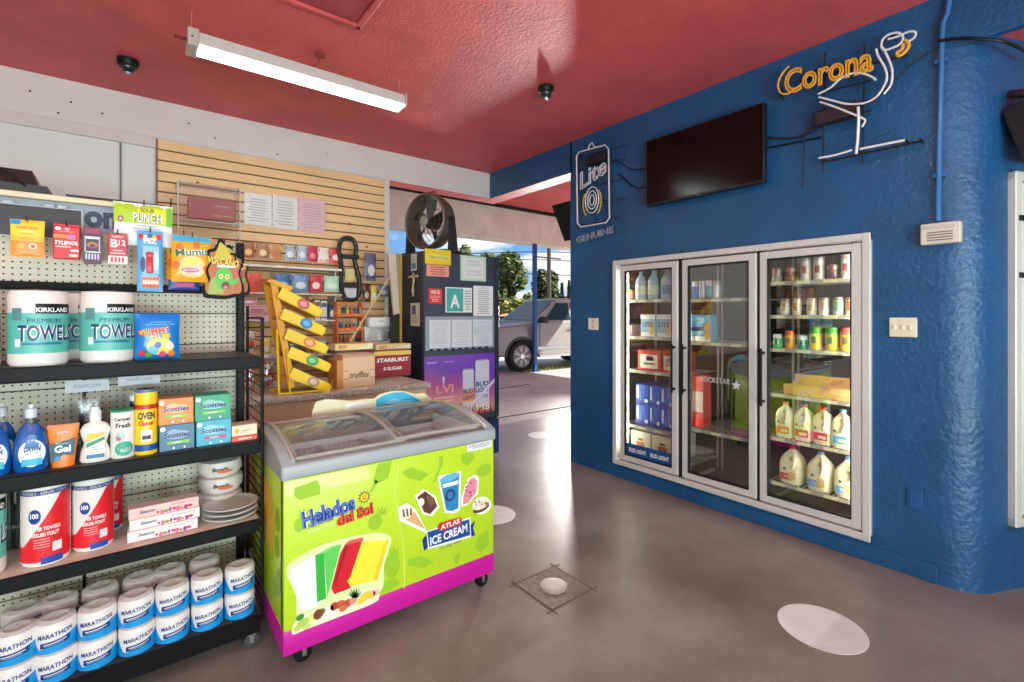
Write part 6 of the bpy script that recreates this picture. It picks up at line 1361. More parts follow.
m.tube(spline([(a.x, 2.8, 1.99), ((a.x+c.x)/2, 2.78, 1.985), (c.x, 2.8, 1.97)], 5), .012, mat((120, 100, 70), .7), 6); m.tube([(c.x+.0, 2.8, 1.96), (c.x+.005, 2.8, 2.05)], .003, BLACK); tag(m.build('twig_wreath'), 'brown twig strip hanging over the top right of the shelving', 'decoration')
# ------------------------------------------------------------------ hanging goods
YH = 2.62
def hook(t, h_, Y, w0=0, off=0):
    m = MB(); m.tube([(off, -.03, h_+.012), (off, -.028, h_-.004), (off, .0, h_-.006), (off, GYB-.01-Y, h_-.006)], .0028, mat((60, 60, 62), .35, .7), 6); m.build('peg_hook', t)
def hang(name, label, cat, u0, u1, v0, v1, Y=YH, rot=0, group=None):
    um = (u0+u1)/2; a = onY(u0, (v0+v1)/2, Y); c = onY(u1, (v0+v1)/2, Y); z1 = onY(um, v0, Y).z; z0 = onY(um, v1, Y).z
    return thing(name, label, cat, ((a.x+c.x)/2, Y, z0), rot, group), c.x-a.x, z1-z0
def onbag(m, bag, st, w, h, off=.0015):
    f_ = bag.pf; m.map(st, lambda p: (p.x, p.y+f_(p.x, p.z)-off, p.z)); return m
# orange vitamin card
t, w, h = hang('vitamin_pack', 'yellow and orange vitamin pouch hanging leftmost on the pegboard', 'medicine', 10, 45, 220, 257)
m = MB(); bag = m; m.pouch(w, h, .018, mat((246, 190, 60), .4), seed=1); m.build('pouch', t)
p = MB(); 
def grid(m, x0, z0, x1, z1, y, c): m.rect(x0, z0, x1, z1, y, c, 8, 6)
grid(p, -w*.48, h*.02, w*.48, h*.42, 0, mat((240, 140, 50), .4)); grid(p, -w*.48, h*.55, w*.48, h*.9, -.0003, mat((252, 206, 50), .4)); grid(p, -w*.48, h*.86, -w*.2, h*.99, -.0006, mat((40, 150, 206), .4))
p.text('AIRBORNE', 0, h*.78, h*.07, -.0008, mat((220, 90, 30), .4), w=w*.6, sub=.3, bold=.02); p.text('immune', 0, h*.68, h*.05, -.0008, WHITE, w=w*.35, sub=.3); p.text('support', 0, h*.61, h*.05, -.0008, mat((200, 60, 60), .4), w=w*.4, sub=.3); p.text('CITRUS', -w*.02, h*.48, h*.05, -.0008, mat((200, 80, 30), .4), w=w*.4, sub=.3)
p.ell(-w*.2, h*.28, w*.13, h*.07, -.0008, mat((250, 176, 60), .4), .3); p.ell(w*.16, h*.29, w*.12, h*.08, -.0008, mat((236, 220, 190), .4)); p.ell(w*.16, h*.29, w*.07, h*.05, -.001, mat((200, 80, 40), .4)); p.lines(-w*.4, w*.4, h*.05, h*.14, 2, -.0008, mat((250, 200, 150), .4))
onbag(p, bag, 0, w, h); p.build('print', t); hook(t, h, YH)
# red tablets packet
t, w, h = hang('medicine_packet', 'bright red Tylenol packet hanging beside the vitamin pouch', 'medicine', 53, 80, 224, 259)
m = MB(); m.box((-w/2, 0, 0), (w/2, .03, h*.93), mat((214, 24, 36), .35), .003); m.box((-w/2, .012, h*.9), (w/2, .014, h), mat((214, 24, 36), .35)); m.build('carton', t)
p = MB(); p.ell(-w*.32, h*.86, w*.12, h*.05, -.001, WHITE); p.ell(w*.02, h*.86, w*.1, h*.05, -.001, mat((240, 150, 170), .4)); p.rect(-w*.5, h*.6, w*.1, h*.69, -.001, mat((246, 140, 50), .4)); p.rect(.05*w, h*.56, w*.32, h*.7, -.0012, mat((190, 120, 170), .4))
p.text('TYLENOL', 0, h*.46, h*.11, -.0015, WHITE, w=w*.9, bold=.04, shear=.2); p.rect(-w*.4, h*.33, w*.15, h*.37, -.001, mat((250, 190, 190), .4)); p.rect(w*.15, h*.22, w*.45, h*.28, -.001, WHITE); p.rect(w*.1, h*.08, w*.4, h*.14, -.001, WHITE); p.text('extra strength', .0, h*.78, h*.04, -.001, WHITE, w=w*.5); p.build('print', t); hook(t, h, YH)
# dark lozenge pack
t, w, h = hang('lozenge_pack', 'dark purple blister pack with small white vials hanging between red packets', 'medicine', 81.5, 103, 226, 264)
m = MB(); P = [(-w*.38, 0), (w*.38, 0), (w*.5, h*.12), (w*.46, h*.75), (w*.36, h), (-w*.4, h), (-w*.5, h*.75), (-w*.48, h*.12)]; m.poly(P, 0, mat((74, 40, 60), .4), .012); m.build('card', t)
p = MB(); p.rect(-w*.36, h*.8, w*.36, h*.95, -.001, mat((150, 50, 80), .4)); p.rect(-w*.36, h*.66, w*.36, h*.72, -.001, WHITE); p.rect(-w*.36, h*.3, w*.38, h*.33, -.001, WHITE); p.rect(-w*.36, h*.3, -w*.3, h*.68, -.001, mat((180, 190, 200), .4)); p.rect(w*.3, h*.3, w*.36, h*.68, -.001, mat((180, 190, 200), .4)); p.ell(0, h*.5, w*.25, h*.08, -.0012, mat((200, 120, 60), .4)); p.ell(.0, h*.48, w*.15, h*.05, -.0014, mat((90, 50, 70), .4))
for k in range(5): p.rect(-w*.32+k*w*.14, h*.12, -w*.24+k*w*.14, h*.27, -.001, mat((206, 196, 226), .4))
p.build('print', t); hook(t, h, YH)
# B12
t, w, h = hang('vitamin_packet', 'small red B12 vitamin packet hanging left of the character candy', 'medicine', 108, 127.5, 233, 264)
m = MB(); m.box((-w/2, 0, 0), (w/2, .02, h), mat((190, 56, 66), .4), .003); m.build('carton', t)
p = MB(); p.text('B', -w*.18, h*.66, h*.26, -.001, WHITE, w=w*.36, bold=.03); p.text('12', w*.22, h*.69, h*.18, -.001, WHITE, w=w*.36, bold=.02); p.text('ENERGY', 0, h*.88, h*.07, -.001, WHITE, w=w*.6); p.lines(-w*.4, w*.4, h*.3, h*.48, 2, -.001, mat((236, 180, 180), .4), .5); p.rect(-w*.5, 0, w*.5, h*.26, -.001, mat((236, 222, 220), .4))
for k in range(4): p.rect(-w*.36+k*w*.19, h*.05, -w*.24+k*w*.19, h*.22, -.0015, mat((200, 70, 80), .4))
p.build('print', t); hook(t, h, YH)
# green top candy bag
t, w, h = hang('candy_bag', 'lime green topped Punch candy bag hanging high over the pegboard', 'candy', 113, 173, 204, 246, 2.66)
m = MB(); bag = m; m.pouch(w, h, .02, mat((226, 226, 226), .3), nx=14, seed=4); m.build('bag', t)
p = MB(); p.rect(-w*.49, h*.52, w*.49, h*.97, 0, mat((176, 206, 40), .4), 14, 6); p.rect(-w*.1, h*.55, w*.38, h*.9, -.0004, mat((226, 220, 50), .4), 10, 5); p.rect(w*.38, h*.5, w*.49, h*.95, -.0006, mat((120, 190, 60), .4), 3, 5)
for (o_, c_, b_) in ((0, mat((30, 90, 40), .4), .09), (-.0008, WHITE, .02)): p.text('PUNCH', w*.06, h*.66, h*.22, -.001+o_, c_, w=w*.48, bold=b_, sub=.3)
p.text('SOUR', w*.06, h*.84, h*.1, -.001, mat((70, 130, 50), .4), w=w*.24, bold=.03, sub=.3); p.ell(-w*.38, h*.6, w*.05, h*.07, -.001, mat((190, 50, 90), .4)); p.ell(-w*.38, h*.6, w*.02, h*.03, -.0014, WHITE)
p.lines(-w*.2, w*.3, h*.3, h*.5, 3, -.001, mat((176, 186, 190), .4)); onbag(p, bag, 0, w, h); p.build('print', t); hook(t, h, 2.66)
# candy dispenser pack (generic dispenser)
t, w, h = hang('candy_dispenser_pack', 'tall clear blue blister pack with a red candy dispenser inside', 'candy', 137, 163, 231, 291.5)
m = MB(); bag = m; m.pouch(w, h, .022, mat((96, 170, 216), .25), seed=6, nz=16); m.build('bag', t)
p = MB(); 
for k in range(5): p.ell(-w*.35+k*w*.17, h*(.9-.02*(k % 2)), w*.1, h*.05, -.0003*k, mat([(220, 50, 60), (240, 240, 240), (60, 100, 190), (240, 210, 60), (230, 60, 70)][k], .4), n=12)
p.text('PEZ', 0, h*.83, h*.09, -.002, WHITE, w=w*.5, bold=.05, sub=.3); p.rect(-w*.28, h*.3, w*.34, h*.74, -.0004, mat((150, 196, 224), .3), 5, 6)
p.ell(w*.22, h*.5, w*.12, h*.16, -.0008, mat((206, 226, 236), .3)); p.ell(-w*.28, h*.44, w*.1, h*.13, -.0008, mat((60, 60, 110), .3)); p.rect(-w*.32, h*.06, w*.36, h*.24, -.0008, mat((236, 120, 60), .4), 5, 3); p.rect(-w*.28, h*.12, w*.32, h*.18, -.0012, mat((246, 226, 190), .4), 5, 1)
for k in range(5): p.ell(-w*.24+k*w*.13, h*.21, w*.04, h*.02, -.0014, mat((200, 40, 50), .4), n=8); p.ell(-w*.24+k*w*.13, h*.09, w*.04, h*.02, -.0014, mat((200, 40, 50), .4), n=8)
onbag(p, bag, 0, w, h); p.build('print', t)
m = MB(); m.box((-.014, -.030, h*.3), (.010, -.014, h*.56), mat((210, 30, 40), .35), .004, 2); m.blob((-.002, -.022, h*.60), .014, mat((220, 120, 90), .4), 1, .05, 10, 8); m.lathe([(.014, h*.6), (.013, h*.63), (.004, h*.65)], RED, 12, c=(-.002, -.022, 0)); m.build('dispenser', t); hook(t, h, YH)
# gummy bags
for i, (u0, u1, v0, v1, Y, l_) in enumerate([(166, 200, 234, 280, 2.68, 'orange gummy bag behind, mostly covered by the one in front'), (171, 212, 236, 282, 2.60, 'orange gummy candy bag with green lettering hanging in front of its twin')]):
    t, w, h = hang('gummy_bag', l_, 'candy', u0, u1, v0, v1, Y, 0, None)
    m = MB(); bag = m; m.pouch(w, h, .035, mat((246, 166, 36), .3), nx=12, seed=7+i); m.build('bag', t)
    p = MB(); p.rect(-w*.48, h*.86, w*.46, h*.99, 0, mat((70, 176, 206), .35), 10, 2)
    for (a_, b_) in ((-.3, .72), (.35, .3), (.1, .8), (-.38, .35)): p.ell(w*a_, h*b_, w*.09, h*.09, -.0004, mat((226, 110, 30), .4), n=14)
    p.ell(-w*.0, h*.32, w*.33, h*.24, -.0004, mat((250, 206, 120), .4)); p.ell(-w*.05, h*.42, w*.1, h*.06, -.0008, mat((250, 220, 70), .4)); p.ell(w*.1, h*.25, w*.12, h*.1, -.0008, mat((236, 190, 206), .4)); p.ell(-w*.12, h*.24, w*.1, h*.07, -.001, mat((226, 150, 170), .4)); p.ell(-w*.05, h*.25, w*.22, h*.05, -.0012, mat((190, 70, 120), .4))
    for (o_, c_, b_) in ((0, WHITE, .09), (-.0008, mat((30, 110, 60), .4), .02)): p.text('Mumis', .0, h*.64, h*.15, -.0015+o_, c_, w=w*.8, bold=b_, sub=.25, rot=.1)
    p.text('gomitas', -w*.05, h*.25, h*.06, -.002, WHITE, w=w*.34, sub=.3); onbag(p, bag, 0, w, h, .003); p.build('print', t); hook(t, h, Y)
# volcano bags (irregular outline)
OUT = [(-.5, .0), (-.3, -.03), (.05, -.04), (.3, .0), (.5, .02), (.52, .2), (.42, .42), (.5, .6), (.34, .62), (.3, .78), (.1, .8), (.02, .98), (-.12, 1.02), (-.2, .9), (-.28, .84), (-.42, .8), (-.36, .62), (-.46, .45), (-.38, .25), (-.54, .18)]
for i, (u0, u1, v0, v1, Y, l_) in enumerate([(213, 249, 246, 295, 2.66, 'rear Volcano sour candy bag peeping out at the right of its twin'), (204, 243, 240.5, 297, 2.58, 'black edged Volcano sour candy bag with a green monster face')]):
    t, w, h = hang('candy_bag', l_, 'candy', u0, u1, v0, v1, Y, 0, None)
    m = MB(); sp_ = spline([(x*w, 0, z*h) for x, z in OUT], 3, True); m.poly([(q_.x, q_.z) for q_ in sp_], -.004, mat((10, 8, 8), .5, spec=.15), .012); m.build('bag', t)
    p = MB(); C_ = (0, h*.48); ins = [((q_.x-C_[0])*.87+C_[0], (q_.z-C_[1])*.87+C_[1]) for q_ in sp_]; p.poly(ins, -.0045, mat((176, 96, 20), .4)); 
    p.poly([(w*-.3, h*.6), (-w*.1, h*.97), (.05*w, h*.9), (.22*w, h*.68)], -.005, mat((196, 180, 40), .4)); p.poly([(w*-.4, h*.05), (-w*.35, h*.3), (-.1*w, h*.4), (.0*w, h*.05)], -.005, mat((150, 170, 60), .4)); p.poly([(w*.3, h*.1), (w*.42, h*.3), (.34*w, h*.5), (.25*w, h*.3)], -.005, mat((196, 60, 30), .4))
    p.ell(w*.0, h*.32, w*.22, h*.2, -.0052, mat((80, 180, 60), .4)); p.ell(w*.04, h*.2, w*.11, h*.07, -.0056, mat((110, 30, 24), .4)); p.ell(w*.04, h*.17, w*.06, h*.03, -.006, mat((220, 100, 110), .4))
    for s_ in (-1, 1): p.ell(w*.0+s_*w*.08, h*.36, w*.05, h*.045, -.0058, mat((240, 236, 120), .4), n=12); p.ell(w*.0+s_*w*.08, h*.36, w*.02, h*.02, -.0062, BLACK, n=8)
    p.poly([(w*.2, h*.28), (w*.34, h*.36), (w*.4, h*.32), (w*.36, h*.26), (w*.22, h*.2)], -.0054, mat((80, 180, 60), .4))
    for (o_, c_, b_) in ((0, mat((30, 20, 16), .4), .1), (-.0006, mat((240, 206, 60), .4), .03)): p.text('VOLCANO', -w*.02, h*.62, h*.12, -.006+o_, c_, w=w*.8, bold=b_, rot=-.12)
    p.rect(-w*.18, h*.52, w*.3, h*.56, -.0062, mat((200, 220, 230), .4)); p.build('print', t); hook(t, h*.95, Y)
t, w, h = hang('candy_bag', 'flat dark blue and magenta candy bag low behind the orange gummy bags', 'candy', 168, 200, 276, 290, 2.7)
m = MB(); m.pouch(w, h, .012, mat((50, 70, 160), .35), seed=3); m.build('bag', t); p = MB(); p.rect(-w*.3, h*.2, w*.3, h*.5, -.009, mat((180, 50, 120), .4)); p.build('print', t); hook(t, h, 2.7)
# empty hooks on the left uprights
# ------------------------------------------------------------------ shelf 1: towel rolls and blue gummy bag
teal = mat((96, 186, 172), .4); paper = mat((236, 230, 222), .6)
def towel(name, label, u0, u1, v0, z, Y, kind, group):
    um = (u0+u1)/2; a = onY(u0, v0, Y+.07); c = onY(u1, v0, Y+.07); w = (c.x-a.x)*.96; r_ = w/2; h = onY(um, v0, Y+.0).z-z
    t = thing(name, label, 'paper towels', ((a.x+c.x)/2, Y+r_, z+.001), 0, group)
    m = MB(); st = 0; m.lathe([(r_*.9, 0), (r_, .012), (r_, h*.5), (r_, h-.016), (r_*.93, h-.003), (r_*.3, h-.006)], paper, 32)
    rr = random.Random(int(u0)); m.map(0, lambda p: (p.x*(1+.01*math.sin(9*p.z/h*3+p.x*40)), p.y*(1+.01*math.sin(7*p.z/h*3+p.x*60)), p.z)); m.build('roll', t)
    p = MB(); R_ = r_*1.012
    F = -math.atan2((a.x+c.x)/2, Y)*0
    if kind == 'premium':
        p.rect(-r_*1.5, h*.17, r_*1.5, h*.70, 0, teal, 24, 1); s0 = r_*.15
        p.rect(-r_*.0, h*.69, r_*1.4, h*.82, -.0004, BLACK, 14, 1); p.text('KIRKLAND', r_*.62, h*.74, h*.06, -.001, WHITE, w=r_*1.2, bold=.03, sub=.4)
        p.rect(-r_*.85, h*.6, -r_*.45, h*.76, -.0006, mat((90, 140, 140), .4), 4, 1)
        for (o_, c_, b_) in ((0, WHITE, .07), (-.001, mat((20, 60, 110), .4), .02)): p.text('TOWELS', r_*.42, h*.435, h*.21, -.001+o_, c_, w=r_*2.0, bold=b_, sub=.25)
        p.text('PREMIUM', r_*.3, h*.595, h*.06, -.002, mat((20, 60, 110), .4), w=r_*1.1, sub=.4); p.rect(-r_*.45, h*.28, r_*.9, h*.31, -.001, mat((40, 120, 150), .4), 12, 1); p.rect(-r_*.7, h*.26, -r_*.5, h*.36, -.001, WHITE, 2, 1)
        p.wrap(0, R_)
    else:
        red = mat((226, 30, 44), .4)
        nx_ = 24; x0, x1 = -r_*1.35, r_*1.35; V = []; 
        for i in range(nx_+1):
            x = x0+(x1-x0)*i/nx_; zt = h*(.24+.62*min(1, max(0, (x/r_+.95)/1.7))**1.2); V += [(x, 0, h*.06), (x, 0, zt)]
        p.add(V, [(2*i, 2*i+2, 2*i+3, 2*i+1) for i in range(nx_)], red)
        p.rect(x0, h*.845, x1, h*.9, -.0006, mat((40, 60, 120), .4), 20, 1); p.rect(-r_*.1, h*.03, r_*.8, h*.11, -.0006, mat((30, 70, 160), .4), 8, 1)
        p.text('TOWELS - ESSUIE-TOUT', 0, h*.872, h*.03, -.001, WHITE, w=r_*2, sub=.5); p.ell(-r_*.35, h*.60, r_*.26, h*.085, -.001, mat((30, 60, 140), .4)); p.text('100', -r_*.35, h*.61, h*.06, -.002, WHITE, w=r_*.34, bold=.04, sub=.4)
        p.text('PAPER TOWELS', r_*.08, h*.45, h*.045, -.001, WHITE, w=r_*1.2, bold=.03, sub=.4); p.text('ESSUIE-TOUT', r_*.08, h*.38, h*.045, -.001, WHITE, w=r_*1.1, bold=.03, sub=.4); p.rect(r_*.35, h*.16, r_*.75, h*.27, -.001, mat((240, 226, 226), .4), 4, 1)
        for k in range(4): p.rect(-r_*.4, h*(.32-.03*k), r_*.25, h*(.327-.03*k), -.001, mat((250, 190, 190), .4), 6, 1)
        p.wrap(0, R_)
    p.build('wrapper_print', t)
    m = MB(); m.blob((0, 0, h-.004), r_*.8, glass('wrap', (.985, .985, .985), .04, .25, .3), int(u0), .2, 14, 6, (1, 1, .12)); m.build('wrap_top', t)
    return t
gp_ = 'teal banded premium paper towel rolls'
towel('paper_towel_roll', 'teal banded premium towel roll second from the left on the top shelf', 5, 70, 290, ZS[3], 2.41, 'premium', gp_)
towel('paper_towel_roll', 'teal banded premium towel roll beside the blue gummy bag', 78, 136, 291, ZS[3], 2.43, 'premium', gp_)
towel('paper_towel_roll', 'teal banded premium towel roll cut off at the left edge of the top shelf', -63, 2, 291, ZS[3], 2.42, 'premium', gp_)
towel('paper_towel_roll', 'rear teal banded towel roll seen in the gap between the two front rolls', 52, 106, 293, ZS[3], 2.60, 'premium', gp_)
t, w, h = hang('gummy_bag', 'shiny blue gummy candy bag standing right of the towel rolls', 'candy', 134.5, 180, 314, 362, 2.48)
t.location.z = ZS[3]+.002; h = onY(157, 314, 2.48).z-ZS[3]
m = MB(); bag = m; m.pouch(w, h, .05, mat((20, 120, 206), .22), nx=14, nz=14, seed=17); m.build('bag', t)
p = MB(); 
for (o_, c_, b_) in ((0, YEL, .1), (-.001, mat((220, 40, 60), .4), .02)): p.text('GUMMY', -w*.08, h*.62, h*.13, -.001+o_, c_, w=w*.7, bold=b_, sub=.3, rot=.12)
p.text('STUFF', .05*w, h*.48, h*.13, -.002, YEL, w=w*.45, bold=.05, sub=.3, rot=.1); p.ell(w*.05, h*.28, w*.3, h*.18, 0, mat((246, 220, 90), .35)); p.ell(-w*.1, h*.22, w*.12, h*.1, -.0006, mat((120, 190, 230), .35))
for (a_, b_, c_) in [(-.35, .15, (200, 60, 70)), (.3, .12, (240, 130, 40)), (-.2, .1, (90, 180, 70)), (.1, .12, (236, 90, 130)), (.25, .3, (240, 240, 240)), (0, .32, (60, 90, 180))]: p.ell(w*a_, h*b_, w*.08, h*.07, -.001, mat(c_, .35), n=14)
p.lines(-w*.3, w*.4, h*.74, h*.84, 2, -.0006, mat((90, 170, 226), .35)); onbag(p, bag, 0, w, h, .004); p.build('print', t)
# ------------------------------------------------------------------ shelf 2
Z2 = ZS[2]+.001
def onshelf(u0, u1, v0, Y, z): um = (u0+u1)/2; a = onY(u0, v0, Y); c = onY(u1, v0, Y); return (a.x+c.x)/2, c.x-a.x, onY(um, v0, Y).z-z
def dish(u0, u1, v0, Y, label):
    x, w, h = onshelf(u0, u1, v0, Y+.03, Z2); t = thing('dish_soap_bottle', label, 'dish soap', (x, Y+.03, Z2), 0, 'blue dish soap bottles')
    b_ = mat((10, 84, 160), .12, spec=.8, clear=.4); m = MB(); m.lathe([(w*.42, 0), (w*.5, .01), (w*.52, h*.25), (w*.48, h*.45), (w*.36, h*.6), (w*.2, h*.7)], b_, 28, sy=.6); m.build('bottle_body', t)
    m = MB(); m.lathe([(w*.2, h*.7), (w*.17, h*.74), (w*.13, h*.82)], glass('clearcap', (.8, .86, .9), .1, .05, .4), 20, sy=.8); m.lathe([(w*.18, h*.8), (w*.18, h*.93), (w*.1, h*.95), (w*.09, h)], mat((206, 214, 220), .25), 18); m.build('cap', t)
    p = MB(); p.ell(w*.05, h*.28, w*.38, h*.2, 0, mat((226, 238, 244), .4)); p.rect(-w*.24, h*.1, w*.34, h*.2, -.0004, mat((60, 180, 210), .4), 6, 1); p.ell(w*.05, h*.40, w*.2, h*.05, -.0003, mat((30, 110, 180), .4)); p.text('DAWN', w*.06, h*.345, h*.075, -.001, mat((14, 50, 110), .4), w=w*.46, bold=.05); p.lines(-w*.22, w*.32, h*.22, h*.29, 2, -.001, mat((90, 130, 180), .4), .3)
    p.map(0, lambda q_: (q_.x, q_.y-.6*w*.5*math.sqrt(max(.05, 1-(q_.x/(w*.53))**2))-.003+.5*max(0, q_.z-h*.3)*.25, q_.z)); p.build('label', t)
dish(13, 49, 404, 2.42, 'blue dish soap bottle between the cut-off one and the orange tube')
dish(-24, 11, 405, 2.42, 'blue dish soap bottle cut off by the left edge')
dish(14, 46, 404, 2.52, 'blue dish soap bottle directly behind the front full one'); dish(-14, 18, 403, 2.53, 'blue dish soap bottle behind, at the left edge')
# gel tube
x, w, h = onshelf(46, 79, 425, 2.43, Z2); t = thing('lotion_tube', 'orange and blue squeeze tube standing on its cap', 'tube', (x, 2.45, Z2))
m = MB(); og = mat((240, 130, 44), .35); n = 16; V = []
for (f_, wx, dy) in ((.0, .36, .022), (.12, .36, .022), (.5, .42, .018), (.85, .48, .006), (1, .5, .002)):
    for i in range(n): a_ = 2*PI*i/n; V.append((w*wx*math.cos(a_), dy*math.sin(a_), h*f_))
m.add(V, [(k*n+i, k*n+(i+1) % n, (k+1)*n+(i+1) % n, (k+1)*n+i) for k in range(4) for i in range(n)]+[tuple(range(n-1, -1, -1)), tuple(4*n+i for i in range(n))], og); m.build('tube_body', t)
p = MB(); p.poly([(-w*.42, h*.56), (w*.4, h*.66), (w*.34, h*.26), (-w*.0, h*.3), (-w*.36, h*.12)], -.0225, mat((20, 70, 90), .4)); p.text('Gel', .0, h*.44, h*.17, -.0235, WHITE, w=w*.5, bold=.04); p.text('Power', .0, h*.57, h*.06, -.0235, mat((160, 220, 230), .4), w=w*.4); p.text('style', .0, h*.82, h*.08, -.0175, WHITE, w=w*.34); p.ell(-w*.15, h*.22, w*.1, h*.05, -.0235, mat((60, 130, 200), .4)); p.build('print', t)
m = MB(); m.poly([(-w*.5, h-.012), (w*.5, h-.012), (w*.5, h), (-w*.5, h)], -.003, mat((226, 110, 40), .4), .006); m.build('crimp', t)
# white hourglass bottle
x, w, h = onshelf(79, 111, 407, 2.45, Z2); t = thing('glue_bottle', 'white waisted bottle with a yellow and green label', 'bottle', (x, 2.46, Z2)); wb = mat((232, 230, 222), .3)
m = MB(); m.lathe([(w*.44, 0), (w*.5, .008), (w*.46, h*.2), (w*.36, h*.34), (w*.46, h*.5), (w*.49, h*.58), (w*.38, h*.68), (w*.18, h*.73), (w*.16, h*.76)], wb, 28, sy=.62); m.build('bottle_body', t)
m = MB(); m.lathe([(w*.18, h*.75), (w*.2, h*.76), (w*.19, h*.92), (w*.15, h*.93), (w*.13, h*1.0), (w*.05, h*1.0)], WHITE, 18)
for k in range(5): m.lathe([(w*.205, h*(.77+.03*k)), (w*.205, h*(.778+.03*k))], mat((214, 212, 206), .4), 18)
m.build('cap', t)
p = MB(); p.rect(-w*.26, h*.08, w*.3, h*.54, 0, mat((244, 242, 230), .4), 4, 4); p.poly([(-w*.26, h*.54), (w*.3, h*.54), (w*.3, h*.48), (-w*.26, h*.38)], -.0006, mat((240, 190, 70), .4)); p.poly([(-w*.26, h*.36), (w*.3, h*.46), (w*.3, h*.40), (-w*.26, h*.28)], -.0006, mat((40, 140, 90), .4)); p.rect(-w*.26, h*.08, w*.3, h*.15, -.0006, mat((60, 120, 150), .4)); p.lines(-w*.2, w*.24, h*.17, h*.3, 3, -.001, g1, .3)
p.map(0, lambda q_: (q_.x, q_.y-.62*w*.46-.001, q_.z)); p.build('label', t)
# canisters
def canister(name, label, u0, u1, v0, Y, draw, cbody, ccap, capf):
    x, w, h = onshelf(u0, u1, v0, Y+.025, Z2); r_ = w/2; t = thing(name, label, 'canister', (x, Y+r_, Z2))
    m = MB(); m.lathe([(r_*.97, 0), (r_, .004), (r_, h*capf), (r_*.97, h*capf+.002)], cbody, 26); m.build('can_body', t)
    m = MB(); m.lathe([(r_*1.0, h*capf), (r_*1.02, h*capf+.004), (r_*1.0, h-.004), (r_*.9, h)], ccap, 26); m.build('cap', t)
    p = MB(); draw(p, r_, h); p.wrap(0, r_*1.006); p.build('label', t)
def d_cf(p, r, h):
    p.text('Carpet', -r*.02, h*.80, h*.09, -.001, mat((40, 30, 40), .4), w=r*1.3, bold=.03, sub=.4); p.text('Fresh', r*.05, h*.68, h*.1, -.001, mat((40, 30, 40), .4), w=r*1.2, bold=.03, sub=.4); p.text('No', -r*.3, h*.42, h*.1, -.001, mat((200, 40, 60), .4), w=r*.4, bold=.05, sub=.4)
    p.ell(r*.15, h*.2, r*.8, h*.15, 0, mat((60, 170, 140), .4)); p.ell(-.2*r, h*.45, r*.4, h*.12, -.0005, mat((180, 210, 200), .4)); p.text('FRESH', r*.2, h*.16, h*.06, -.001, WHITE, w=r*.8, sub=.4)
canister('carpet_powder_can', 'white and green Carpet Fresh canister left of the yellow can', 110, 135, 409, 2.43, d_cf, mat((232, 230, 222), .35), mat((40, 150, 110), .4), .95)
def d_oc(p, r, h):
    p.rect(-r*1.4, h*.70, r*1.4, h*.77, 0, mat((190, 40, 40), .4), 16, 1); p.text('OVEN', 0, h*.60, h*.11, -.001, mat((30, 30, 60), .4), w=r*1.5, bold=.04, sub=.4); p.text('Cleaner', 0, h*.49, h*.08, -.001, mat((200, 40, 40), .4), w=r*1.4, bold=.03, sub=.4, shear=.2)
    p.rect(-r*1.4, h*.06, r*1.4, h*.16, 0, mat((30, 80, 150), .4), 16, 1); p.rect(-r*.5, h*.2, r*.5, h*.38, -.0005, mat((236, 230, 226), .4), 6, 1); p.rect(-r*.36, h*.24, r*.36, h*.3, -.001, mat((60, 60, 70), .4), 5, 1)
canister('oven_cleaner_can', 'tall yellow Oven Cleaner spray can with blue cap', 134.5, 158, 389, 2.43, d_oc, mat((246, 206, 40), .3), mat((246, 206, 40), .35), .80)
o_ = [o for o in bpy.data.objects if o.name.startswith('oven_cleaner_can')][0]
m = MB(); x, w, h = onshelf(134.5, 158, 389, 2.455, Z2); m.lathe([(w*.5, h*.955), (w*.51, h*.96), (w*.5, h*.995), (w*.4, h)], mat((50, 110, 180), .4), 26); m.build('cap_band', o_)
# tissue boxes
for i, (u0, u1, vt, vb, c_, l_) in enumerate([(159, 195, 423.5, 452, (80, 124, 148), 'dusty blue Scotties tissue box at the lower left of the stack of four'), (196, 231.5, 420, 448, (80, 176, 200), 'turquoise Scotties tissue box at the lower right of the stack'), (158, 194, 394, 423, (232, 140, 70), 'orange Scotties tissue box on top left of the stack'), (194.5, 231, 391, 420, (60, 160, 120), 'green Scotties tissue box on top right of the stack')]):
    Y = 2.44; x, w, h0 = onshelf(u0, u1, 420 if i == 1 else 424, Y, Z2); h = .108; z = Z2+(.109 if i > 1 else 0)
    t = thing('tissue_box', l_, 'tissue box', (x, Y, z), 0, None)
    m = MB(); m.box((-w/2*.98, 0, 0), (w/2*.98, .11, h), mat(c_, .45), .002); m.build('box', t)
    p = MB(); lt = mat(tuple(min(255, int(v_*.6+100)) for v_ in c_), .45); p.ell(0, h*.6, w*.36, h*.17, -.0008, lt); p.ell(-w*.1, h*.66, w*.2, h*.16, -.0009, lt); p.text('Scotties', 0, h*.6, h*.19, -.0016, mat((30, 50, 120), .4), w=w*.72, bold=.03, shear=.2); p.rect(-w*.28, h*.26, w*.34, h*.36, -.001, mat((130, 206, 60) if i != 1 else (206, 60, 110), .4)); p.ell(-w*.4, h*.85, w*.07, h*.09, -.001, WHITE); p.lines(-w*.2, w*.2, h*.28, h*.34, 1, -.0016, WHITE)
    p.ell(-w*.1, h*.1, w*.03, h*.05, -.001, WHITE, n=8); p.ell(w*.2, h*.1, w*.03, h*.05, -.001, WHITE, n=8); p.build('print', t)
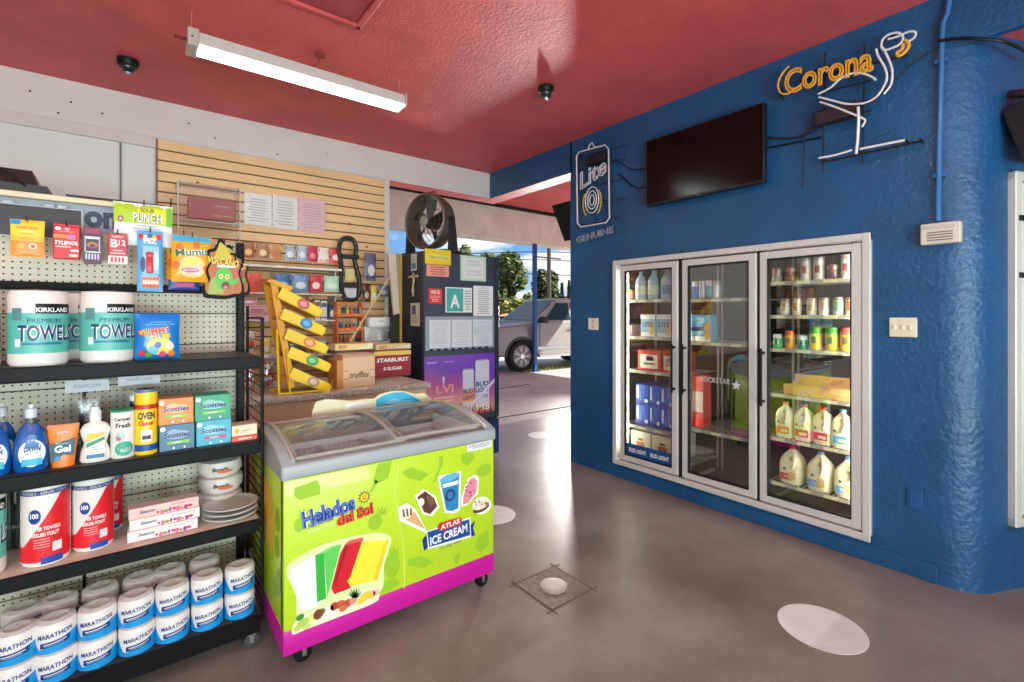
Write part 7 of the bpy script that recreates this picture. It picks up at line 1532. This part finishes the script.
for i, (vt, vb, c_, l_) in enumerate([(436, 443, (220, 90, 70), 'flat red orange box at the right end of the second shelf'), (423.5, 436, (232, 214, 186), 'cream soap box on the flat red box at the shelf end')]):
    x, w, h = onshelf(232, 257.5, 430, 2.43, Z2); t = thing('small_box', l_, 'box', (x, 2.43+.004*i, Z2+(.0235 if i else 0))); hh = .023 if i == 0 else .048
    m = MB(); m.box((-w/2, 0, 0), (w/2, .09, hh), mat(c_, .5), .002); m.build('box', t); p = MB()
    if i: p.ell(-w*.3, hh*.5, w*.08, hh*.25, -.001, mat((226, 180, 40), .4)); p.text('glow', w*.08, hh*.5, hh*.3, -.001, g1, w=w*.35, shear=.3)
    else: p.lines(-w*.4, w*.4, hh*.2, hh*.8, 1, -.001, mat((250, 220, 210), .4))
    p.build('print', t)
# bags of clear cups hanging behind
for i, (u0, u1, v0, v1, Y) in enumerate([(66, 110, 379, 452, 2.60), (118, 160, 373, 440, 2.60)]):
    t, w, h = hang('clear_cup_bag', 'clear plastic bag with silver header hanging %s' % ['behind the white bottle', 'behind the yellow can'][i], 'bag', u0, u1, v0, v1, Y)
    m = MB(); m.pouch(w*.9, h*.9, .05, glass('polybag', (.96, .96, .96), .08, .22, .3), seed=40+i); m.build('bag', t)
    m = MB(); m.poly([(-w*.5, h*.84), (w*.5, h*.84), (w*.48, h*.99), (-w*.5, h*1.0)], -.03, mat((176, 178, 184), .4), .004); m.text('PLASTIC CUPS', 0, h*.92, h*.04, -.0315, mat((90, 94, 104), .4), w=w*.6); m.build('header_card', t)
    m = MB()
    for k in range(5): m.lathe([(w*.16, h*.1+k*.012), (w*.24, h*.1+k*.012+.1), (w*.25, h*.1+k*.012+.104), (w*.235, h*.1+k*.012+.1), (w*.155, h*.1+k*.012+.003)], glass('cup', (.93, .94, .95), .10, .35, .3), 20, c=(0, 0, 0), sy=.7)
    m.build('cup_stack', t)
# ------------------------------------------------------------------ shelf 3
Z3 = ZS[1]+.001; gr_ = 'red and white budget paper towel rolls'
def towel3(label, u0, u1, v0, Y): return towel('paper_towel_roll', label, u0, u1, v0, Z3, Y, 'red', gr_)
towel3('red and white 100 sheet towel roll, largest and leftmost of its kind', 19, 72, 482, 2.42)
towel3('red and white 100 sheet towel roll, right of the largest one', 71, 115, 478, 2.46)
towel3('red and white towel roll half hidden at the right of the pair', 96, 124, 472, 2.64)
towel('paper_towel_roll', 'white and green towel roll cut off at the left edge of the third shelf', -44, 8, 487, Z3, 2.42, 'premium', None)
for i in range(3):
    x, w, h = onshelf(127, 200, 530, 2.46, Z3); t = thing('foil_box', 'long white and pink plastic wrap box, %s of the stack of three' % ['bottom', 'middle', 'top'][i], 'box', (x+(-.004, .003, 0)[i], 2.45, Z3+.0455*i), (0, 0, .02)[i])
    w -= .01; hh = .045; m = MB(); m.box((-w/2, 0, 0), (w/2, .07, hh), mat((236, 228, 224) if i < 2 else (232, 196, 186), .45), .002); m.build('box', t)
    p = MB(); rr = random.Random(i)
    p.text('Season', -w*.24, hh*.6, hh*.3, -.001, NAVY, w=w*.22, shear=.3, bold=.02); p.text('All Purpose Wrap', w*.26, hh*.75, hh*.16, -.001, mat((60, 80, 120), .4), w=w*.36); 
    for k in range(9): p.ell(-w*.1+k*w*.058, hh*(.3+.05*math.sin(k*5)), w*(.018+.012*(k % 3)), hh*(.12+.08*(k % 2)), -.001-.0001*k, mat([(206, 40, 90), (230, 110, 150), (120, 160, 60), (160, 60, 140)][k % 4], .4), n=10)
    p.rect(-w*.49, 0.001, w*.49, hh*.08, -.0012, mat((220, 120, 120), .4)); p.build('print', t)
# plates
x, w, h = onshelf(201, 257, 520, 2.53, Z3)
for i in range(3):
    r_ = w/2; t = thing('paper_plate_pack', 'shrink wrapped pack of white paper plates, %s of the stack' % ['bottom', 'middle', 'top'][i], 'plates', (x, 2.40+r_, Z3+.022*i), .3*i, None)
    m = MB(); m.lathe([(r_*.6, 0), (r_*.66, .001), (r_*.97, .014), (r_, .017), (r_*.97, .019), (r_*.64, .008), (.01, .006)], mat((226, 224, 220), .5), 36); m.build('plates', t)
    if i == 2: m = MB(); m.lathe([(r_*.99, .012), (r_*.9, .024), (r_*.4, .028), (.001, .027)], glass('wrap', (.985, .985, .985), .04, .25, .3), 24); m.build('wrap', t); m = MB(); m.T = Matrix.Translation((0, 0, .03)) @ Matrix.Rotation(-PI/2, 4, 'X'); m.poly([(-.05, -.02), (.05, -.02), (.05, .02), (-.05, .02)], 0, mat((206, 196, 176), .5)); m.build('label', t)
# bowls / cups bags tower
x, w, h = onshelf(196, 244, 458, 2.66, Z3)
for i in range(3):
    t = thing('foam_bowl_bag', 'clear bag of white foam bowls, %s of the tower behind the plates' % ['bottom', 'middle', 'top'][i], 'bowls', (x+.004*(i % 2), 2.68, Z3+h/3*i), .5*i, None); r_ = w/2*.94; k = h/3
    m = MB(); m.lathe([(r_*.8, 0), (r_*.98, k*.3), (r_, k*.6), (r_*.95, k*.9), (r_*.7, k*.98)], mat((228, 220, 212), .4, bump=.3, bs=30), 30); m.map(0, lambda p: (p.x*(1+.03*math.sin(5*math.atan2(p.y, p.x)+p.z*60)), p.y*(1+.03*math.sin(4*math.atan2(p.y, p.x)+p.z*50)), p.z)); m.build('bag', t)
    p = MB(); p.text('Bowls', -r_*.1, k*.55, k*.22, 0, mat((60, 50, 80), .4), w=r_*.7, sub=.4, shear=.2, bold=.03); p.ell(r_*.1, k*.4, r_*.35, k*.1, -.0005, mat((226, 110, 60), .4)); p.wrap(0, r_*1.05); o2 = p.build('label', t); o2.rotation_euler = (0, 0, -.5*i)
# jars behind on shelf 3 left
for i, u in enumerate((8, 20)):
    x, w, h = onshelf(u-7, u+9, 492, 2.70, Z3); m = MB(); m.lathe([(w*.5, 0), (w*.5, h*.7), (w*.3, h*.8), (w*.3, h)], mat((40, 60, 54), .4), 18); m.text('juice', 0, h*.4, .02, -w*.52, mat((150, 160, 150), .4)); tag(m.build('dark_bottle', loc=(x, 2.70, Z3)), 'dark bottle in the shade behind the towel rolls, %s' % ['left one', 'right one'][i], 'bottle')
# ------------------------------------------------------------------ bottom shelf: toilet paper
Z4 = ZS[0]+.001
tw_w = mat((232, 228, 224), .55); bl = mat((24, 150, 214), .4); nb = mat((20, 60, 130), .4)
def tproll():
    t = thing('toilet_paper_pack', 'x', 'toilet paper'); r = .0595; h = .110
    m = MB(); m.lathe([(r*.86, 0), (r*.98, .008), (r, .03), (r, h-.02), (r*.95, h-.006), (r*.6, h), (r*.2, h-.008)], tw_w, 30); m.map(0, lambda p: (p.x*(1+.012*math.sin(6*math.atan2(p.y, p.x+1e-6)+p.z*40)), p.y*(1+.012*math.sin(5*math.atan2(p.y, p.x+1e-6)+p.z*50)), p.z)); m.build('roll', t)
    p = MB(); R_ = r*1.02; n = 26; x0, x1 = -r*1.7, r*1.7; V = []
    for i in range(n+1):
        x = x0+(x1-x0)*i/n; s = x/r; zt = h*(.12+.42*(.5+.5*math.sin(s*1.25+.1))) if s > -.8 else h*(.12+.5*min(1, (-s-.8)/.6)); V += [(x, 0, .004), (x, 0, min(h*.9, zt))]
    p.add(V, [(2*i, 2*i+2, 2*i+3, 2*i+1) for i in range(n)], bl)
    pts = [(-r*.75, h*.36), (-r*.6, h*.46), (r*.55, h*.54), (r*.8, h*.5), (r*.6, h*.36), (r*.1, h*.26), (-r*.5, h*.24)]
    s0 = p.mark(); p.rect(-r*.72, h*.26, r*.72, h*.43, -.0006, nb, 12, 2); p.map(s0, lambda q_: (q_.x, q_.y, q_.z+.12*q_.x))
    s0 = p.mark(); p.text('MARATHON', 0, h*.62, h*.15, -.001, nb, w=r*1.7, bold=.02, sub=.35); p.rect(-r*.55, h*.35, r*.55, h*.375, -.0012, WHITE, 8, 1); p.rect(-r*.5, h*.30, r*.4, h*.32, -.0012, mat((150, 190, 220), .4), 8, 1); p.map(s0, lambda q_: (q_.x, q_.y, q_.z+.12*q_.x))
    p.wrap(0, R_); p.build('wrapper_print', t)
    m = MB(); m.blob((0, 0, h-.002), r*.78, glass('wrap', (.985, .985, .985), .04, .25, .3), 5, .35, 16, 6, (1, 1, .2)); m.build('wrap_top', t)
    return t
P0 = tproll(); first = True; H4 = .111
colu = [15, 56, 98, 137, 172.5, 207, 241]
ordn = ['first', 'second', 'third', 'fourth', 'fifth', 'sixth', 'seventh']
for k, u in enumerate(colu):
    for row in (0, 1):
        yy = 2.462+(.0, .004)[row]; x = onY(u, 600, 2.44).x; lab = '%s wrapped toilet roll of the front row, %s column from the left' % (['lower', 'upper'][row], ordn[k])
        loc = (x+random.uniform(-.003, .003), yy, Z4+H4*row); rz_ = random.uniform(-.1, .1)+.05
        if first: P0.location = loc; P0.rotation_euler = (0, 0, rz_); P0['label'] = lab; P0['group'] = 'wrapped toilet rolls in the front row'; first = False
        else: dup(P0, loc, rz_, lab, 'wrapped toilet rolls in the front row')
for k, u in enumerate([22, 58, 100, 140, 170, 205]):
    for row in (0, 1): dup(P0, (onY(u, 600, 2.6).x, 2.625, Z4+H4*row), random.uniform(-1, 1), '%s wrapped toilet roll of the back row, %s from the left' % (['lower', 'upper'][row], ordn[k]), 'wrapped toilet rolls in the back row')
# price tag style strip bits under the bottom shelf lip
